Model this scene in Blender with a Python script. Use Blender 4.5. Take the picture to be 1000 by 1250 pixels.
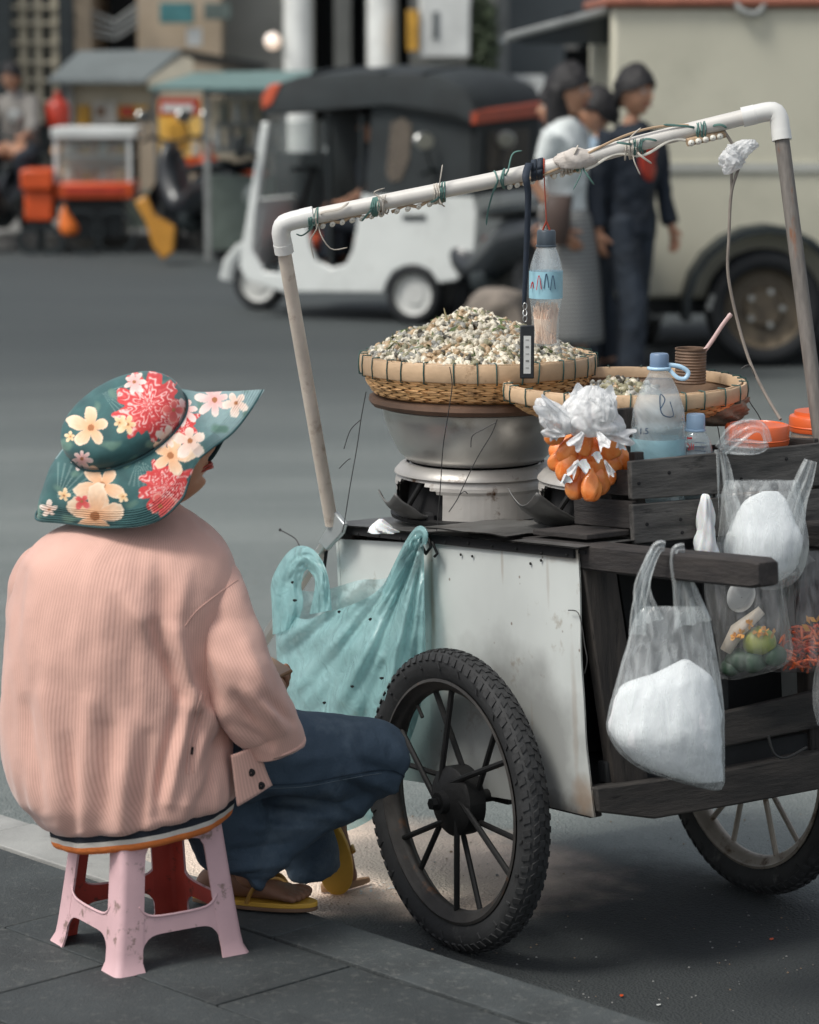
import bpy, bmesh, math, random
from mathutils import Vector as V, Matrix, noise
from math import sin, cos, pi, radians as R

random.seed(7)
S = bpy.context.scene
for o in list(bpy.data.objects): bpy.data.objects.remove(o)

# ---------------------------------------------------------------- camera, world, sun, exposure
CAM_H, PITCH, FOC = 1.83, R(9.113), 3541.0
cd = bpy.data.cameras.new('camera'); cam = bpy.data.objects.new('camera', cd); S.collection.objects.link(cam)
cam.location = (0, 0, CAM_H); cam.rotation_euler = (R(90) - PITCH, 0, 0)
cd.sensor_fit = 'HORIZONTAL'; cd.sensor_width = 24; cd.lens = FOC * 24 / 1000
cd.clip_start = .1; cd.clip_end = 400
cd.dof.use_dof = True; cd.dof.focus_distance = 5.95; cd.dof.aperture_fstop = 3.2
S.camera = cam
W = bpy.data.worlds.new('World'); S.world = W; W.use_nodes = True
wt = W.node_tree; bg = wt.nodes['Background']
sky = wt.nodes.new('ShaderNodeTexSky'); sky.sky_type = 'NISHITA'; sky.sun_disc = False
SUN_EL, SUN_AZ = 56, 238          # azimuth clockwise from +Y
sky.sun_elevation = R(SUN_EL); sky.sun_rotation = R(SUN_AZ); sky.dust_density = 3.0; sky.air_density = 1.0; sky.ozone_density = .6
hs = wt.nodes.new('ShaderNodeHueSaturation'); hs.inputs['Saturation'].default_value = .38
hs.inputs['Value'].default_value = 1.0
wt.links.new(sky.outputs[0], hs.inputs['Color']); wt.links.new(hs.outputs[0], bg.inputs[0])
bg.inputs[1].default_value = .115
sl = bpy.data.lights.new('sun', 'SUN'); sl.energy = 1.75; sl.angle = R(17); sl.color = (1, .97, .90)
so = bpy.data.objects.new('sun', sl); S.collection.objects.link(so)
sd = V((sin(R(SUN_AZ)) * cos(R(SUN_EL)), cos(R(SUN_AZ)) * cos(R(SUN_EL)), sin(R(SUN_EL))))
so.rotation_euler = sd.to_track_quat('Z', 'Y').to_euler(); so.location = sd * 20
S.view_settings.view_transform = 'Standard'; S.view_settings.look = 'None'
S.view_settings.exposure = 0.42; S.view_settings.gamma = 1; S.view_settings.use_curve_mapping = False
S.render.engine = 'CYCLES'
S.cycles.max_bounces = 8; S.cycles.transparent_max_bounces = 24; S.cycles.sample_clamp_indirect = 4

# ---------------------------------------------------------------- geometry helpers
CF = V((0, cos(PITCH), -sin(PITCH))); CU = V((0, sin(PITCH), cos(PITCH))); CR = V((1, 0, 0)); CC = V((0, 0, CAM_H))
def ray(x, y): return CF + CR * ((x - 500) / FOC) + CU * ((625 - y) / FOC)
def onz(x, y, z=0.0): r = ray(x, y); return CC + r * ((z - CAM_H) / r.z)          # where a sight line meets level z
def pd(x, y, Y): r = ray(x, y); return CC + r * (Y / r.y)                         # ... or the depth Y
def ppm(Y, z=.6): return FOC / (Y * cos(PITCH) + (CAM_H - z) * sin(PITCH))
class Frame:                                                                      # a thing's own axes: a along, b across, c up
    def __init__(s, O, a, b, c): s.O, s.a, s.b, s.c = V(O), V(a), V(b), V(c)
    def __call__(s, a, b, c): return s.O + s.a * a + s.b * b + s.c * c
    def loc(s, P): d = V(P) - s.O; return V((d.dot(s.a), d.dot(s.b), d.dot(s.c)))
    def onb(s, x, y, b): r = ray(x, y); return s.loc(CC + r * ((s.O + s.b * b - CC).dot(s.b) / r.dot(s.b)))
    def ona(s, x, y, a): r = ray(x, y); return s.loc(CC + r * ((s.O + s.a * a - CC).dot(s.a) / r.dot(s.a)))
    def onc(s, x, y, c): r = ray(x, y); return s.loc(CC + r * ((s.O + s.c * c - CC).dot(s.c) / r.dot(s.c)))
    def m(s): 
        M = Matrix.Identity(4)
        for i, q in enumerate((s.a, s.b, s.c, s.O)):
            for j in range(3): M[j][i] = q[j]
        return M
def yawframe(O, yaw, tilt=0):
    a = R(yaw); t = R(tilt); b = V((cos(a), sin(a), 0)); uh = V((sin(a), -cos(a), 0)); z = V((0, 0, 1))
    return Frame(O, uh * cos(t) + z * sin(t), b, z * cos(t) - uh * sin(t))
def cr(P, n, closed=False):                                                       # Catmull-Rom through tuples or vectors
    P = [tuple(p) for p in P]; m = len(P); out = []; seg = m if closed else m - 1
    for k in range(n):
        t = (k / n if closed else k / (n - 1)) * seg; i = min(int(t), seg - 1); t -= i
        if closed: q = [P[(i + j) % m] for j in (-1, 0, 1, 2)]
        else: q = [P[max(0, min(m - 1, i + j))] for j in (-1, 0, 1, 2)]
        out.append(tuple(.5 * (2 * b + (c - a) * t + (2 * a - 5 * b + 4 * c - d) * t * t + (3 * b - 3 * c + d - a) * t ** 3)
                         for a, b, c, d in zip(*q)))
    return out
def crv(P, n, closed=False): return [V(q) for q in cr(P, n, closed)]
def nz(p, s=1.0, o=0.0): return noise.noise(V(p) * s + V((o, o * 1.7, -o)))
MATW = {}
def wm(o): return MATW.get(o.name, Matrix.Identity(4)) if o else Matrix.Identity(4)
class MB:
    def __init__(s): s.v = []; s.f = []; s.uv = []; s.mi = []; s.col = []
    def add(s, vs, fs, uvs=None, mi=0):
        b = len(s.v); s.v += [V(q) for q in vs]; s.f += [[i + b for i in f] for f in fs]
        s.uv += list(uvs) if uvs else [(0, 0)] * len(vs); s.mi += [mi] * len(fs); return s
    def hexa(s, c8, mi=0): return s.add(c8, [(0, 3, 2, 1), (4, 5, 6, 7), (0, 1, 5, 4), (1, 2, 6, 5), (2, 3, 7, 6), (3, 0, 4, 7)], mi=mi)
    def box(s, c, d, ax=None, mi=0):
        c = V(c); ax = ax or (V((1, 0, 0)), V((0, 1, 0)), V((0, 0, 1))); x, y, z = [a * (k / 2) for a, k in zip(ax, d)]
        return s.hexa([c - x - y - z, c + x - y - z, c + x + y - z, c - x + y - z, c - x - y + z, c + x - y + z, c + x + y + z, c - x + y + z], mi)
    def fbox(s, fr, a0, a1, b0, b1, c0, c1, mi=0):
        return s.hexa([fr(a0, b0, c0), fr(a1, b0, c0), fr(a1, b1, c0), fr(a0, b1, c0), fr(a0, b0, c1), fr(a1, b0, c1), fr(a1, b1, c1), fr(a0, b1, c1)], mi)
    def pbox(s, x0, y0, x1, y1, Y, dep, mi=0):                                     # upright box whose near face spans those sight lines at depth Y
        A = pd(x0, y1, Y); B = pd(x1, y0, Y)
        return s.box(((A.x + B.x) / 2, Y + dep / 2, (A.z + B.z) / 2), (abs(B.x - A.x), dep, abs(B.z - A.z)), mi=mi)
    def beam(s, p, q, w, h, up=(0, 0, 1), mi=0):
        p, q = V(p), V(q); d = (q - p); L = d.length; d.normalize(); u = V(up); sd_ = d.cross(u).normalized(); u = sd_.cross(d).normalized()
        return s.box((p + q) / 2, (L, w, h), (d, sd_, u), mi)
    def loft(s, rings, cap0=False, cap1=False, closed=True, mi=0, ur=1.0, vr=1.0):
        n = len(rings[0]); m = len(rings); vs = []; uv = []; cols = n + 1 if closed else n
        for j, r in enumerate(rings):
            for i in range(cols): vs.append(r[i % n]); uv.append((ur * i / (cols - 1), vr * j / max(1, m - 1)))
        fs = [(j * cols + i, j * cols + i + 1, (j + 1) * cols + i + 1, (j + 1) * cols + i) for j in range(m - 1) for i in range(cols - 1)]
        b = len(vs)
        for flag, r, k in ((cap0, rings[0], 0), (cap1, rings[-1], m - 1)):
            if flag:
                c = sum((V(q) for q in r), V()) / n; vs.append(c); uv.append((0, 0)); ci = len(vs) - 1
                for i in range(cols - 1):
                    t = (k * cols + i, k * cols + i + 1, ci); fs.append(t if k else t[::-1])
        return s.add(vs, fs, uv, mi)
    def tube(s, path, r, seg=10, caps=True, mi=0, flat=1.0, up=None, ur=1.0, vr=1.0):
        path = [V(p) for p in path]; n = len(path); rr = r if isinstance(r, (list, tuple)) else [r] * n; rings = []
        t = (path[1] - path[0]).normalized(); a = V(up) if up else (V((0, 0, 1)) if abs(t.z) < .9 else V((1, 0, 0))); a = (a - t * a.dot(t)).normalized()
        for i, p in enumerate(path):
            t = (path[min(i + 1, n - 1)] - path[max(i - 1, 0)]).normalized(); a = (a - t * a.dot(t)).normalized(); b = t.cross(a)
            rings.append([p + a * (rr[i] * cos(2 * pi * k / seg)) + b * (rr[i] * flat * sin(2 * pi * k / seg)) for k in range(seg)])
        return s.loft(rings, caps, caps, mi=mi, ur=ur, vr=vr)
    def lathe(s, prof, c, seg=32, fr=None, cap0=False, cap1=False, mi=0, disp=None):
        c = V(c); x, y, z = fr or (V((1, 0, 0)), V((0, 1, 0)), V((0, 0, 1))); rings = []
        for j, (r, h) in enumerate(prof):
            rings.append([c + (x * cos(2 * pi * k / seg) + y * sin(2 * pi * k / seg)) * (r * (disp(2 * pi * k / seg, j / (len(prof) - 1)) if disp else 1)) + z * h for k in range(seg)])
        return s.loft(rings, cap0, cap1, mi=mi)
    def prism(s, pts, off, mi=0):                                                  # outline pts (world) pushed by vector off
        n = len(pts); off = V(off); vs = [V(p) for p in pts] + [V(p) + off for p in pts]
        return s.add(vs, [tuple(range(n))[::-1], tuple(range(n, 2 * n))] + [(i, (i + 1) % n, n + (i + 1) % n, n + i) for i in range(n)], mi=mi)
    def surf(s, fn, nu, nv, mi=0, ur=1, vr=1):
        vs = [fn(i / nu, j / nv) for j in range(nv + 1) for i in range(nu + 1)]; uv = [(ur * i / nu, vr * j / nv) for j in range(nv + 1) for i in range(nu + 1)]
        return s.add(vs, [(j * (nu + 1) + i, j * (nu + 1) + i + 1, (j + 1) * (nu + 1) + i + 1, (j + 1) * (nu + 1) + i) for j in range(nv) for i in range(nu)], uv, mi)
    def sil(s, lev, Y, seg=48, nl=40, disp=None, cap0=True, cap1=True, mi=0, ur=1, vr=1, front=0.0, sq=1.0):
        # body given by silhouette rows (row, left, right, half depth, depth offset)
        lev = [tuple(l) + (0,) * (5 - len(l)) for l in lev]; rows = cr(lev, nl); rings = []
        for j, (y, xl, xr, th, dY) in enumerate(rows):
            A = pd(xl, y, Y + dY); B = pd(xr, y, Y + dY); c = (A + B) / 2; a = max(.0008, (B - A).length / 2); th = max(.0008, th); ring = []
            for k in range(seg):
                q = 2 * pi * k / seg; cx, sx = cos(q), sin(q)
                if sq != 1: cx = math.copysign(abs(cx) ** sq, cx); sx = math.copysign(abs(sx) ** sq, sx)
                if front: sx *= 1 - front * max(0, cx)
                off = V((a * cx, -th * sx, 0))
                if disp: 
                    d = disp(q, j / (nl - 1)); off = off * d if isinstance(d, float) else off + d
                ring.append(c + off)
            rings.append(ring)
        s.rings = rings
        return s.loft(rings, cap0, cap1, mi=mi, ur=ur, vr=vr)
    def build(s, name, mat, parent=None, ang=40, bevel=0, bseg=2, solid=0, sub=0, label=None, kind=None, cat=None, group=None, remesh=0, smooth=0):
        if parent:
            Mi = wm(parent).inverted(); vs = [Mi @ v for v in s.v]
        else: vs = s.v
        me = bpy.data.meshes.new(name); me.from_pydata([tuple(v) for v in vs], [], s.f)
        for m_ in (mat if isinstance(mat, (list, tuple)) else [mat]): me.materials.append(m_)
        if any(s.mi): me.polygons.foreach_set('material_index', s.mi)
        uvl = me.uv_layers.new(name='UVMap'); idx = [0] * len(me.loops); me.loops.foreach_get('vertex_index', idx)
        uvl.data.foreach_set('uv', [c for i in idx for c in s.uv[i]])
        if s.col:
            ca = me.color_attributes.new('print', 'FLOAT_COLOR', 'POINT'); ca.data.foreach_set('color', [c for q in s.col for c in (q[0], q[1], q[2], 1)])
        o = bpy.data.objects.new(name, me); S.collection.objects.link(o)
        if parent: o.parent = parent; MATW[o.name] = wm(parent)
        if remesh:
            m1 = o.modifiers.new('r', 'REMESH'); m1.mode = 'VOXEL'; m1.voxel_size = remesh
            if smooth: m2 = o.modifiers.new('s', 'SMOOTH'); m2.iterations = smooth; m2.factor = .5
            bake(o)
            me = o.data
        bm_fix(me)
        if ang: me.shade_smooth(); me.set_sharp_from_angle(angle=R(ang))
        if solid: m_ = o.modifiers.new('solid', 'SOLIDIFY'); m_.thickness = solid; m_.offset = 0
        if bevel: m_ = o.modifiers.new('bevel', 'BEVEL'); m_.width = bevel; m_.segments = bseg; m_.limit_method = 'ANGLE'; m_.angle_limit = R(50); m_.harden_normals = False
        if sub: m_ = o.modifiers.new('sub', 'SUBSURF'); m_.levels = sub; m_.render_levels = sub
        if label: o['label'] = label
        if kind: o['kind'] = kind
        if cat: o['category'] = cat
        if group: o['group'] = group
        return o
def bm_fix(me):
    if len(me.vertices) > 20000: return
    b = bmesh.new(); b.from_mesh(me); bmesh.ops.recalc_face_normals(b, faces=b.faces); b.to_mesh(me); b.free()
def bake(o):
    dg = bpy.context.evaluated_depsgraph_get(); dg.update(); ev = o.evaluated_get(dg); me = bpy.data.meshes.new_from_object(ev)
    old = o.data; o.modifiers.clear(); o.data = me; me.name = o.name
    if len(me.materials) == 0 and len(old.materials): me.materials.append(old.materials[0])
def thing(name, label, cat, loc=(0, 0, 0), group=None, frame=None):
    o = bpy.data.objects.new(name, None); S.collection.objects.link(o); o.empty_display_size = .1
    M = frame.m() if frame else Matrix.Translation(V(loc)); o.matrix_world = M; MATW[o.name] = M
    if label: o['label'] = label; o['category'] = cat
    if group: o['group'] = group
    return o
def sub_empty(name, parent, frame=None):
    o = bpy.data.objects.new(name, None); S.collection.objects.link(o); o.parent = parent
    M = frame.m() if frame else wm(parent); o.matrix_local = wm(parent).inverted() @ M; MATW[o.name] = M
    return o
def tree_copy(o, parent=None):
    c = o.copy(); S.collection.objects.link(c)
    if parent: c.parent = parent; c.matrix_parent_inverse = o.matrix_parent_inverse.copy()
    for ch in list(o.children): tree_copy(ch, c)
    return c
def skin(name, pts, edges, mat, parent=None, sub=2, root=0, label=None):
    # pts: name -> (point, radius); one continuous body
    ks = list(pts); Mi = wm(parent).inverted(); me = bpy.data.meshes.new(name); b = bmesh.new(); L = b.verts.layers.skin.verify(); vv = {}
    for k in ks:
        p, r = pts[k]; v = b.verts.new(Mi @ V(p)); rx = r if isinstance(r, (tuple, list)) else (r, r); v[L].radius = rx; vv[k] = v
    for a, c in edges: b.edges.new((vv[a], vv[c]))
    vv[ks[root]][L].use_root = True; b.to_mesh(me); b.free()
    o = bpy.data.objects.new(name, me); S.collection.objects.link(o)
    if parent: o.parent = parent; MATW[o.name] = wm(parent)
    m = o.modifiers.new('skin', 'SKIN'); m.use_smooth_shade = True; m.branch_smoothing = .4
    m = o.modifiers.new('sub', 'SUBSURF'); m.levels = sub; m.render_levels = sub
    bake(o); o.data.materials.clear(); o.data.materials.append(mat); o.data.shade_smooth()
    if label: o['label'] = label
    return o
def hand_pts(pts, edges, wrist_key, wrist, tip_dir, palm_n, thumb_side, curl=.5, s=1.0, pre=''):
    # palm, four unequal fingers and a thumb, added to a skin graph
    w = V(wrist); d = V(tip_dir).normalized(); n = V(palm_n); n = (n - d * n.dot(d)).normalized(); t = d.cross(n).normalized() * thumb_side
    pc = w + d * (.045 * s); pts[pre + 'palm'] = (pc, (.026 * s, .016 * s)); edges.append((wrist_key, pre + 'palm'))
    for i, (L, off) in enumerate(((.068, .027), (.076, .009), (.07, -.009), (.055, -.026))):
        b = w + d * (.088 * s) + t * (off * s); c = curl
        p1 = b + (d * cos(c) + n * sin(c)) * (L * .45 * s); p2 = p1 + (d * cos(2 * c) + n * sin(2 * c)) * (L * .33 * s); p3 = p2 + (d * cos(2.7 * c) + n * sin(2.7 * c)) * (L * .25 * s)
        prev = pre + 'palm'
        for j, (q, r) in enumerate(((b, .010), (p1, .0088), (p2, .008), (p3, .0068))):
            k = '%sf%d%d' % (pre, i, j); pts[k] = (q, r * s); edges.append((prev, k)); prev = k
    prev = pre + 'palm'; b = w + d * (.03 * s) + t * (.03 * s)
    for j, q in enumerate((b, b + (d * .7 + t * .6 + n * .2) * (.03 * s), b + (d * .95 + t * .75 + n * .5) * (.05 * s))):
        k = '%st%d' % (pre, j); pts[k] = (q, (.012, .0105, .0085)[j] * s); edges.append((prev, k)); prev = k

# ---------------------------------------------------------------- materials
MC = {}
def mat(name, col=(.5, .5, .5), rough=.6, var=.18, sc=6.0, bump=.15, bsc=80.0, metal=0.0, col2=None, spots=None, coat=0, tr=0, sub=0, uv=False, stretch=None, spec=.5):
    if name in MC: return MC[name]
    m = bpy.data.materials.new(name); m.use_nodes = True; nt = m.node_tree; N = nt.nodes; Lk = nt.links; b = N['Principled BSDF']
    tc = N.new('ShaderNodeTexCoord'); oi = N.new('ShaderNodeObjectInfo'); mp = N.new('ShaderNodeVectorMath'); mp.operation = 'MULTIPLY_ADD'
    mp.inputs[1].default_value = stretch or (1, 1, 1); Lk.new(tc.outputs['UV' if uv else 'Object'], mp.inputs[0])
    ml = N.new('ShaderNodeMath'); ml.operation = 'MULTIPLY'; ml.inputs[1].default_value = 7.3; Lk.new(oi.outputs['Random'], ml.inputs[0]); Lk.new(ml.outputs[0], mp.inputs[2])
    def noi(s_, det=4, ro=.6):
        n = N.new('ShaderNodeTexNoise'); n.inputs['Scale'].default_value = s_; n.inputs['Detail'].default_value = det; n.inputs['Roughness'].default_value = ro; Lk.new(mp.outputs[0], n.inputs['Vector']); return n
    n1 = noi(sc); r1 = N.new('ShaderNodeValToRGB'); Lk.new(n1.outputs[0], r1.inputs[0])
    c = V(col[:3]); c2 = V(col2) if col2 else c * (1 + var); c1 = c if col2 else c * (1 - var)
    r1.color_ramp.elements[0].position = .34; r1.color_ramp.elements[1].position = .66
    r1.color_ramp.elements[0].color = (*c1, 1); r1.color_ramp.elements[1].color = (*[min(1, q) for q in c2], 1)
    out = r1.outputs[0]
    if spots:
        scol, sscale, thr, soft = spots; n2 = noi(sscale, 6, .7); mr = N.new('ShaderNodeMapRange'); mr.inputs[1].default_value = thr; mr.inputs[2].default_value = thr + soft; Lk.new(n2.outputs[0], mr.inputs[0])
        mx = N.new('ShaderNodeMix'); mx.data_type = 'RGBA'; Lk.new(mr.outputs[0], mx.inputs[0]); Lk.new(out, mx.inputs[6]); mx.inputs[7].default_value = (*scol, 1); out = mx.outputs[2]
    Lk.new(out, b.inputs['Base Color']); b.inputs['Roughness'].default_value = rough; b.inputs['Metallic'].default_value = metal; b.inputs['Specular IOR Level'].default_value = spec
    if rough > .12:
        mr = N.new('ShaderNodeMapRange'); mr.inputs[3].default_value = max(.05, rough - .1); mr.inputs[4].default_value = min(1, rough + .12); Lk.new(n1.outputs[0], mr.inputs[0]); Lk.new(mr.outputs[0], b.inputs['Roughness'])
    if coat: b.inputs['Coat Weight'].default_value = coat
    if sub: b.inputs['Subsurface Weight'].default_value = sub; b.inputs['Subsurface Radius'].default_value = (.02, .008, .004); b.inputs['Subsurface Scale'].default_value = .5
    if bump:
        n3 = noi(bsc, 5, .65); bp = N.new('ShaderNodeBump'); bp.inputs['Strength'].default_value = bump; bp.inputs['Distance'].default_value = .004; Lk.new(n3.outputs[0], bp.inputs['Height']); Lk.new(bp.outputs[0], b.inputs['Normal'])
        m['bump'] = bp.name
    MC[name] = m; return m
def film(name, col, alpha=.35, rough=.25, white=.5, crease=22, var=.22, st=(1, 1, 1), bs=.6):
    # thin plastic film: partly clear, partly scattering, with crease relief and sheen
    if name in MC: return MC[name]
    m = bpy.data.materials.new(name); m.use_nodes = True; nt = m.node_tree; N = nt.nodes; Lk = nt.links; N.remove(N['Principled BSDF']); out = N['Material Output']
    tc = N.new('ShaderNodeTexCoord'); n = N.new('ShaderNodeTexNoise'); n.inputs['Scale'].default_value = crease; n.inputs['Detail'].default_value = 5; n.inputs['Distortion'].default_value = 1.2
    mp = N.new('ShaderNodeMapping'); mp.inputs['Scale'].default_value = st; Lk.new(tc.outputs['Object'], mp.inputs[0]); Lk.new(mp.outputs[0], n.inputs['Vector']); bp = N.new('ShaderNodeBump'); bp.inputs['Strength'].default_value = bs; bp.inputs['Distance'].default_value = .008; Lk.new(n.outputs[0], bp.inputs['Height'])
    df = N.new('ShaderNodeBsdfDiffuse'); df.inputs[0].default_value = (*col, 1); Lk.new(bp.outputs[0], df.inputs['Normal'])
    tl = N.new('ShaderNodeBsdfTranslucent'); tl.inputs[0].default_value = (*col, 1); Lk.new(bp.outputs[0], tl.inputs['Normal'])
    a1 = N.new('ShaderNodeMixShader'); a1.inputs[0].default_value = .28; Lk.new(df.outputs[0], a1.inputs[1]); Lk.new(tl.outputs[0], a1.inputs[2])
    tp = N.new('ShaderNodeBsdfTransparent'); tint = [1 - (1 - c) * .3 for c in col]; tp.inputs[0].default_value = (*tint, 1)
    mr = N.new('ShaderNodeMapRange'); mr.inputs[1].default_value = .3; mr.inputs[2].default_value = .7; mr.inputs[3].default_value = max(0, white - var); mr.inputs[4].default_value = min(1, white + var); Lk.new(n.outputs[0], mr.inputs[0])
    a2 = N.new('ShaderNodeMixShader'); Lk.new(mr.outputs[0], a2.inputs[0]); Lk.new(tp.outputs[0], a2.inputs[1]); Lk.new(a1.outputs[0], a2.inputs[2])
    gl = N.new('ShaderNodeBsdfGlossy'); gl.inputs['Roughness'].default_value = rough; Lk.new(bp.outputs[0], gl.inputs['Normal'])
    lw = N.new('ShaderNodeLayerWeight'); lw.inputs[0].default_value = .5; Lk.new(bp.outputs[0], lw.inputs['Normal']); pw = N.new('ShaderNodeMath'); pw.operation = 'POWER'; pw.inputs[1].default_value = 4; Lk.new(lw.outputs['Facing'], pw.inputs[0]); fr = N.new('ShaderNodeMath'); fr.operation = 'MULTIPLY_ADD'; fr.inputs[1].default_value = .5; fr.inputs[2].default_value = .04; Lk.new(pw.outputs[0], fr.inputs[0])
    a3 = N.new('ShaderNodeMixShader'); Lk.new(fr.outputs[0], a3.inputs[0]); Lk.new(a2.outputs[0], a3.inputs[1]); Lk.new(gl.outputs[0], a3.inputs[2]); Lk.new(a3.outputs[0], out.inputs[0])
    MC[name] = m; return m
# ---------------------------------------------------------------- ground, kerb, paving
def asphalt_mat():
    m = bpy.data.materials.new('asphalt'); m.use_nodes = True; nt = m.node_tree; N = nt.nodes; L = nt.links; b = N['Principled BSDF']
    tc = N.new('ShaderNodeTexCoord')
    def noi(s, d=4, r=.6, w=None):
        n = N.new('ShaderNodeTexNoise'); n.inputs['Scale'].default_value = s; n.inputs['Detail'].default_value = d; n.inputs['Roughness'].default_value = r; L.new(w or tc.outputs['Object'], n.inputs['Vector']); return n.outputs[0]
    def mrg(x, a, b_, c=0, d=1):
        n = N.new('ShaderNodeMapRange'); n.interpolation_type = 'SMOOTHSTEP'
        for i, q in enumerate((a, b_, c, d)): n.inputs[i + 1].default_value = q
        L.new(x, n.inputs[0]); return n.outputs[0]
    def mx(f, a, c):
        n = N.new('ShaderNodeMix'); n.data_type = 'RGBA'; L.new(f, n.inputs[0])
        for i, q in ((6, a), (7, c)):
            if isinstance(q, tuple): n.inputs[i].default_value = (*q, 1)
            else: L.new(q, n.inputs[i])
        return n.outputs[2]
    st = N.new('ShaderNodeMapping'); st.inputs['Scale'].default_value = (.35, 1.3, 1); L.new(tc.outputs['Object'], st.inputs[0])
    c = mx(mrg(noi(1.1, 5, .6, st.outputs[0]), .35, .68), (.150, .172, .166), (.195, .218, .208))
    c = mx(mrg(noi(26, 4, .7), .55, .75), c, (.22, .235, .226))
    vo = N.new('ShaderNodeTexVoronoi'); vo.inputs['Scale'].default_value = 160; L.new(tc.outputs['Object'], vo.inputs['Vector'])
    c = mx(mrg(vo.outputs['Distance'], .0, .35, .45, 0), c, (.04, .045, .046))
    v2 = N.new('ShaderNodeTexVoronoi'); v2.inputs['Scale'].default_value = 38; L.new(tc.outputs['Object'], v2.inputs['Vector'])
    c = mx(mrg(v2.outputs['Distance'], .03, .10, .55, 0), c, (.38, .38, .36))
    # road colour darkens towards the far side
    sp = N.new('ShaderNodeSeparateXYZ'); L.new(tc.outputs['Object'], sp.inputs[0])
    wob = N.new('ShaderNodeMath'); wob.operation = 'MULTIPLY_ADD'; wob.inputs[1].default_value = 3; L.new(noi(.25), wob.inputs[0]); L.new(sp.outputs[1], wob.inputs[2])
    c = mx(mrg(wob.outputs[0], 12.0, 20.0, 0, .80), c, (.025, .032, .036))
    # shade painted dark beside the kerb, and sunlight painted pale under the cart
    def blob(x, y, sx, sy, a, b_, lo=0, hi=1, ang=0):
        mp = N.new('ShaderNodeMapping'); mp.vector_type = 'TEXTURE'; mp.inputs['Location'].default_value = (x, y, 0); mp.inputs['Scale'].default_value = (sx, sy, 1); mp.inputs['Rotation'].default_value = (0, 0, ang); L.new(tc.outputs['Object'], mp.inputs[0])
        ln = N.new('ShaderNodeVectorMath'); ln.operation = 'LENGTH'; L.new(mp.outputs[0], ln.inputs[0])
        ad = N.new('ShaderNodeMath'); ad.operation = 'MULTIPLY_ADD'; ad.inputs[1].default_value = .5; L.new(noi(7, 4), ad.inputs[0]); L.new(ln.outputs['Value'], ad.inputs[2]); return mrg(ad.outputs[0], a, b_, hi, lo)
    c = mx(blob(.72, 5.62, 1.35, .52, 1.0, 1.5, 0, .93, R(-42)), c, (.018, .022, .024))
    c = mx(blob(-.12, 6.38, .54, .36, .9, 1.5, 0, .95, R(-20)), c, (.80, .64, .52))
    L.new(c, b.inputs['Base Color']); b.inputs['Roughness'].default_value = .82
    bp = N.new('ShaderNodeBump'); bp.inputs['Strength'].default_value = .8; bp.inputs['Distance'].default_value = .006; L.new(vo.outputs['Distance'], bp.inputs['Height'])
    bp2 = N.new('ShaderNodeBump'); bp2.inputs['Strength'].default_value = .4; bp2.inputs['Distance'].default_value = .01; L.new(noi(14, 6), bp2.inputs['Height']); L.new(bp.outputs[0], bp2.inputs['Normal']); L.new(bp2.outputs[0], b.inputs['Normal'])
    return m
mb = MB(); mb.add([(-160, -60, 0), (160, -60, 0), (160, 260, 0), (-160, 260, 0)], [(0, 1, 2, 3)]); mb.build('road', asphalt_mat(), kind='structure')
KP = onz(390, 1118, .12); KD = (onz(800, 1250, .12) - KP).normalized(); KN = V((KD.y, -KD.x, 0)); KN = KN if KN.y < 0 else -KN
KF = Frame((KP.x, KP.y, 0), KD, KN, (0, 0, 1))
m_slab = mat('slab_dark', (.036, .043, .045), .78, .28, 4, 1.0, 150, spots=((.085, .09, .086), 55, .54, .16))
m_slab2 = mat('slab_mid', (.045, .052, .053), .76, .26, 5, 1.0, 150, spots=((.10, .105, .10), 50, .55, .15))
m_joint = mat('joint_dirt', (.015, .017, .018), .95, .3, 20, .4)
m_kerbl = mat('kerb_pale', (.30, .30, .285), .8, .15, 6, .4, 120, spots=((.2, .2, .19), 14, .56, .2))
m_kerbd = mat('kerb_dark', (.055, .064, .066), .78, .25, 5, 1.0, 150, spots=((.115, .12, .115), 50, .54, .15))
pave = MB(); pave.fbox(KF, -7, 6, .012, 8, -.2, .108); sidewalk = pave.build('sidewalk', m_joint, kind='structure')
rnd = random.Random(3)
kerb = MB(); kerb.fbox(KF, -30, -7, .0, .16, -.1, .12); kerb.fbox(KF, 6, 20, .0, .16, -.1, .12); kerb = kerb.build('kerb', m_kerbl, kind='structure', bevel=.006)
def slab(a0, a1, b0, b1, name, mt, par, z1=.12):
    g = .0022; dz = rnd.uniform(-.0012, .0012); dd = [rnd.uniform(-.0008, .0008) for _ in range(4)]
    q = MB(); q.hexa([KF(a0 + g, b0 + g, .02), KF(a1 - g, b0 + g, .02), KF(a1 - g, b1 - g, .02), KF(a0 + g, b1 - g, .02), KF(a0 + g, b0 + g, z1 + dz + dd[0]), KF(a1 - g, b0 + g, z1 + dz + dd[1]), KF(a1 - g, b1 - g, z1 + dz + dd[2]), KF(a0 + g, b1 - g, z1 + dz + dd[3])])
    return q.build(name, mt, par, bevel=.0025, ang=30)
for k in range(-7, 6):
    a0 = .04 + k * 1.0
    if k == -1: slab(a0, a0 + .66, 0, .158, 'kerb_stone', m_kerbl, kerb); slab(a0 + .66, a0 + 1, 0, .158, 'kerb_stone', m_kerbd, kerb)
    else: slab(a0, a0 + 1, 0, .158, 'kerb_stone', m_kerbl if k < 0 else m_kerbd, kerb)
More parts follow.
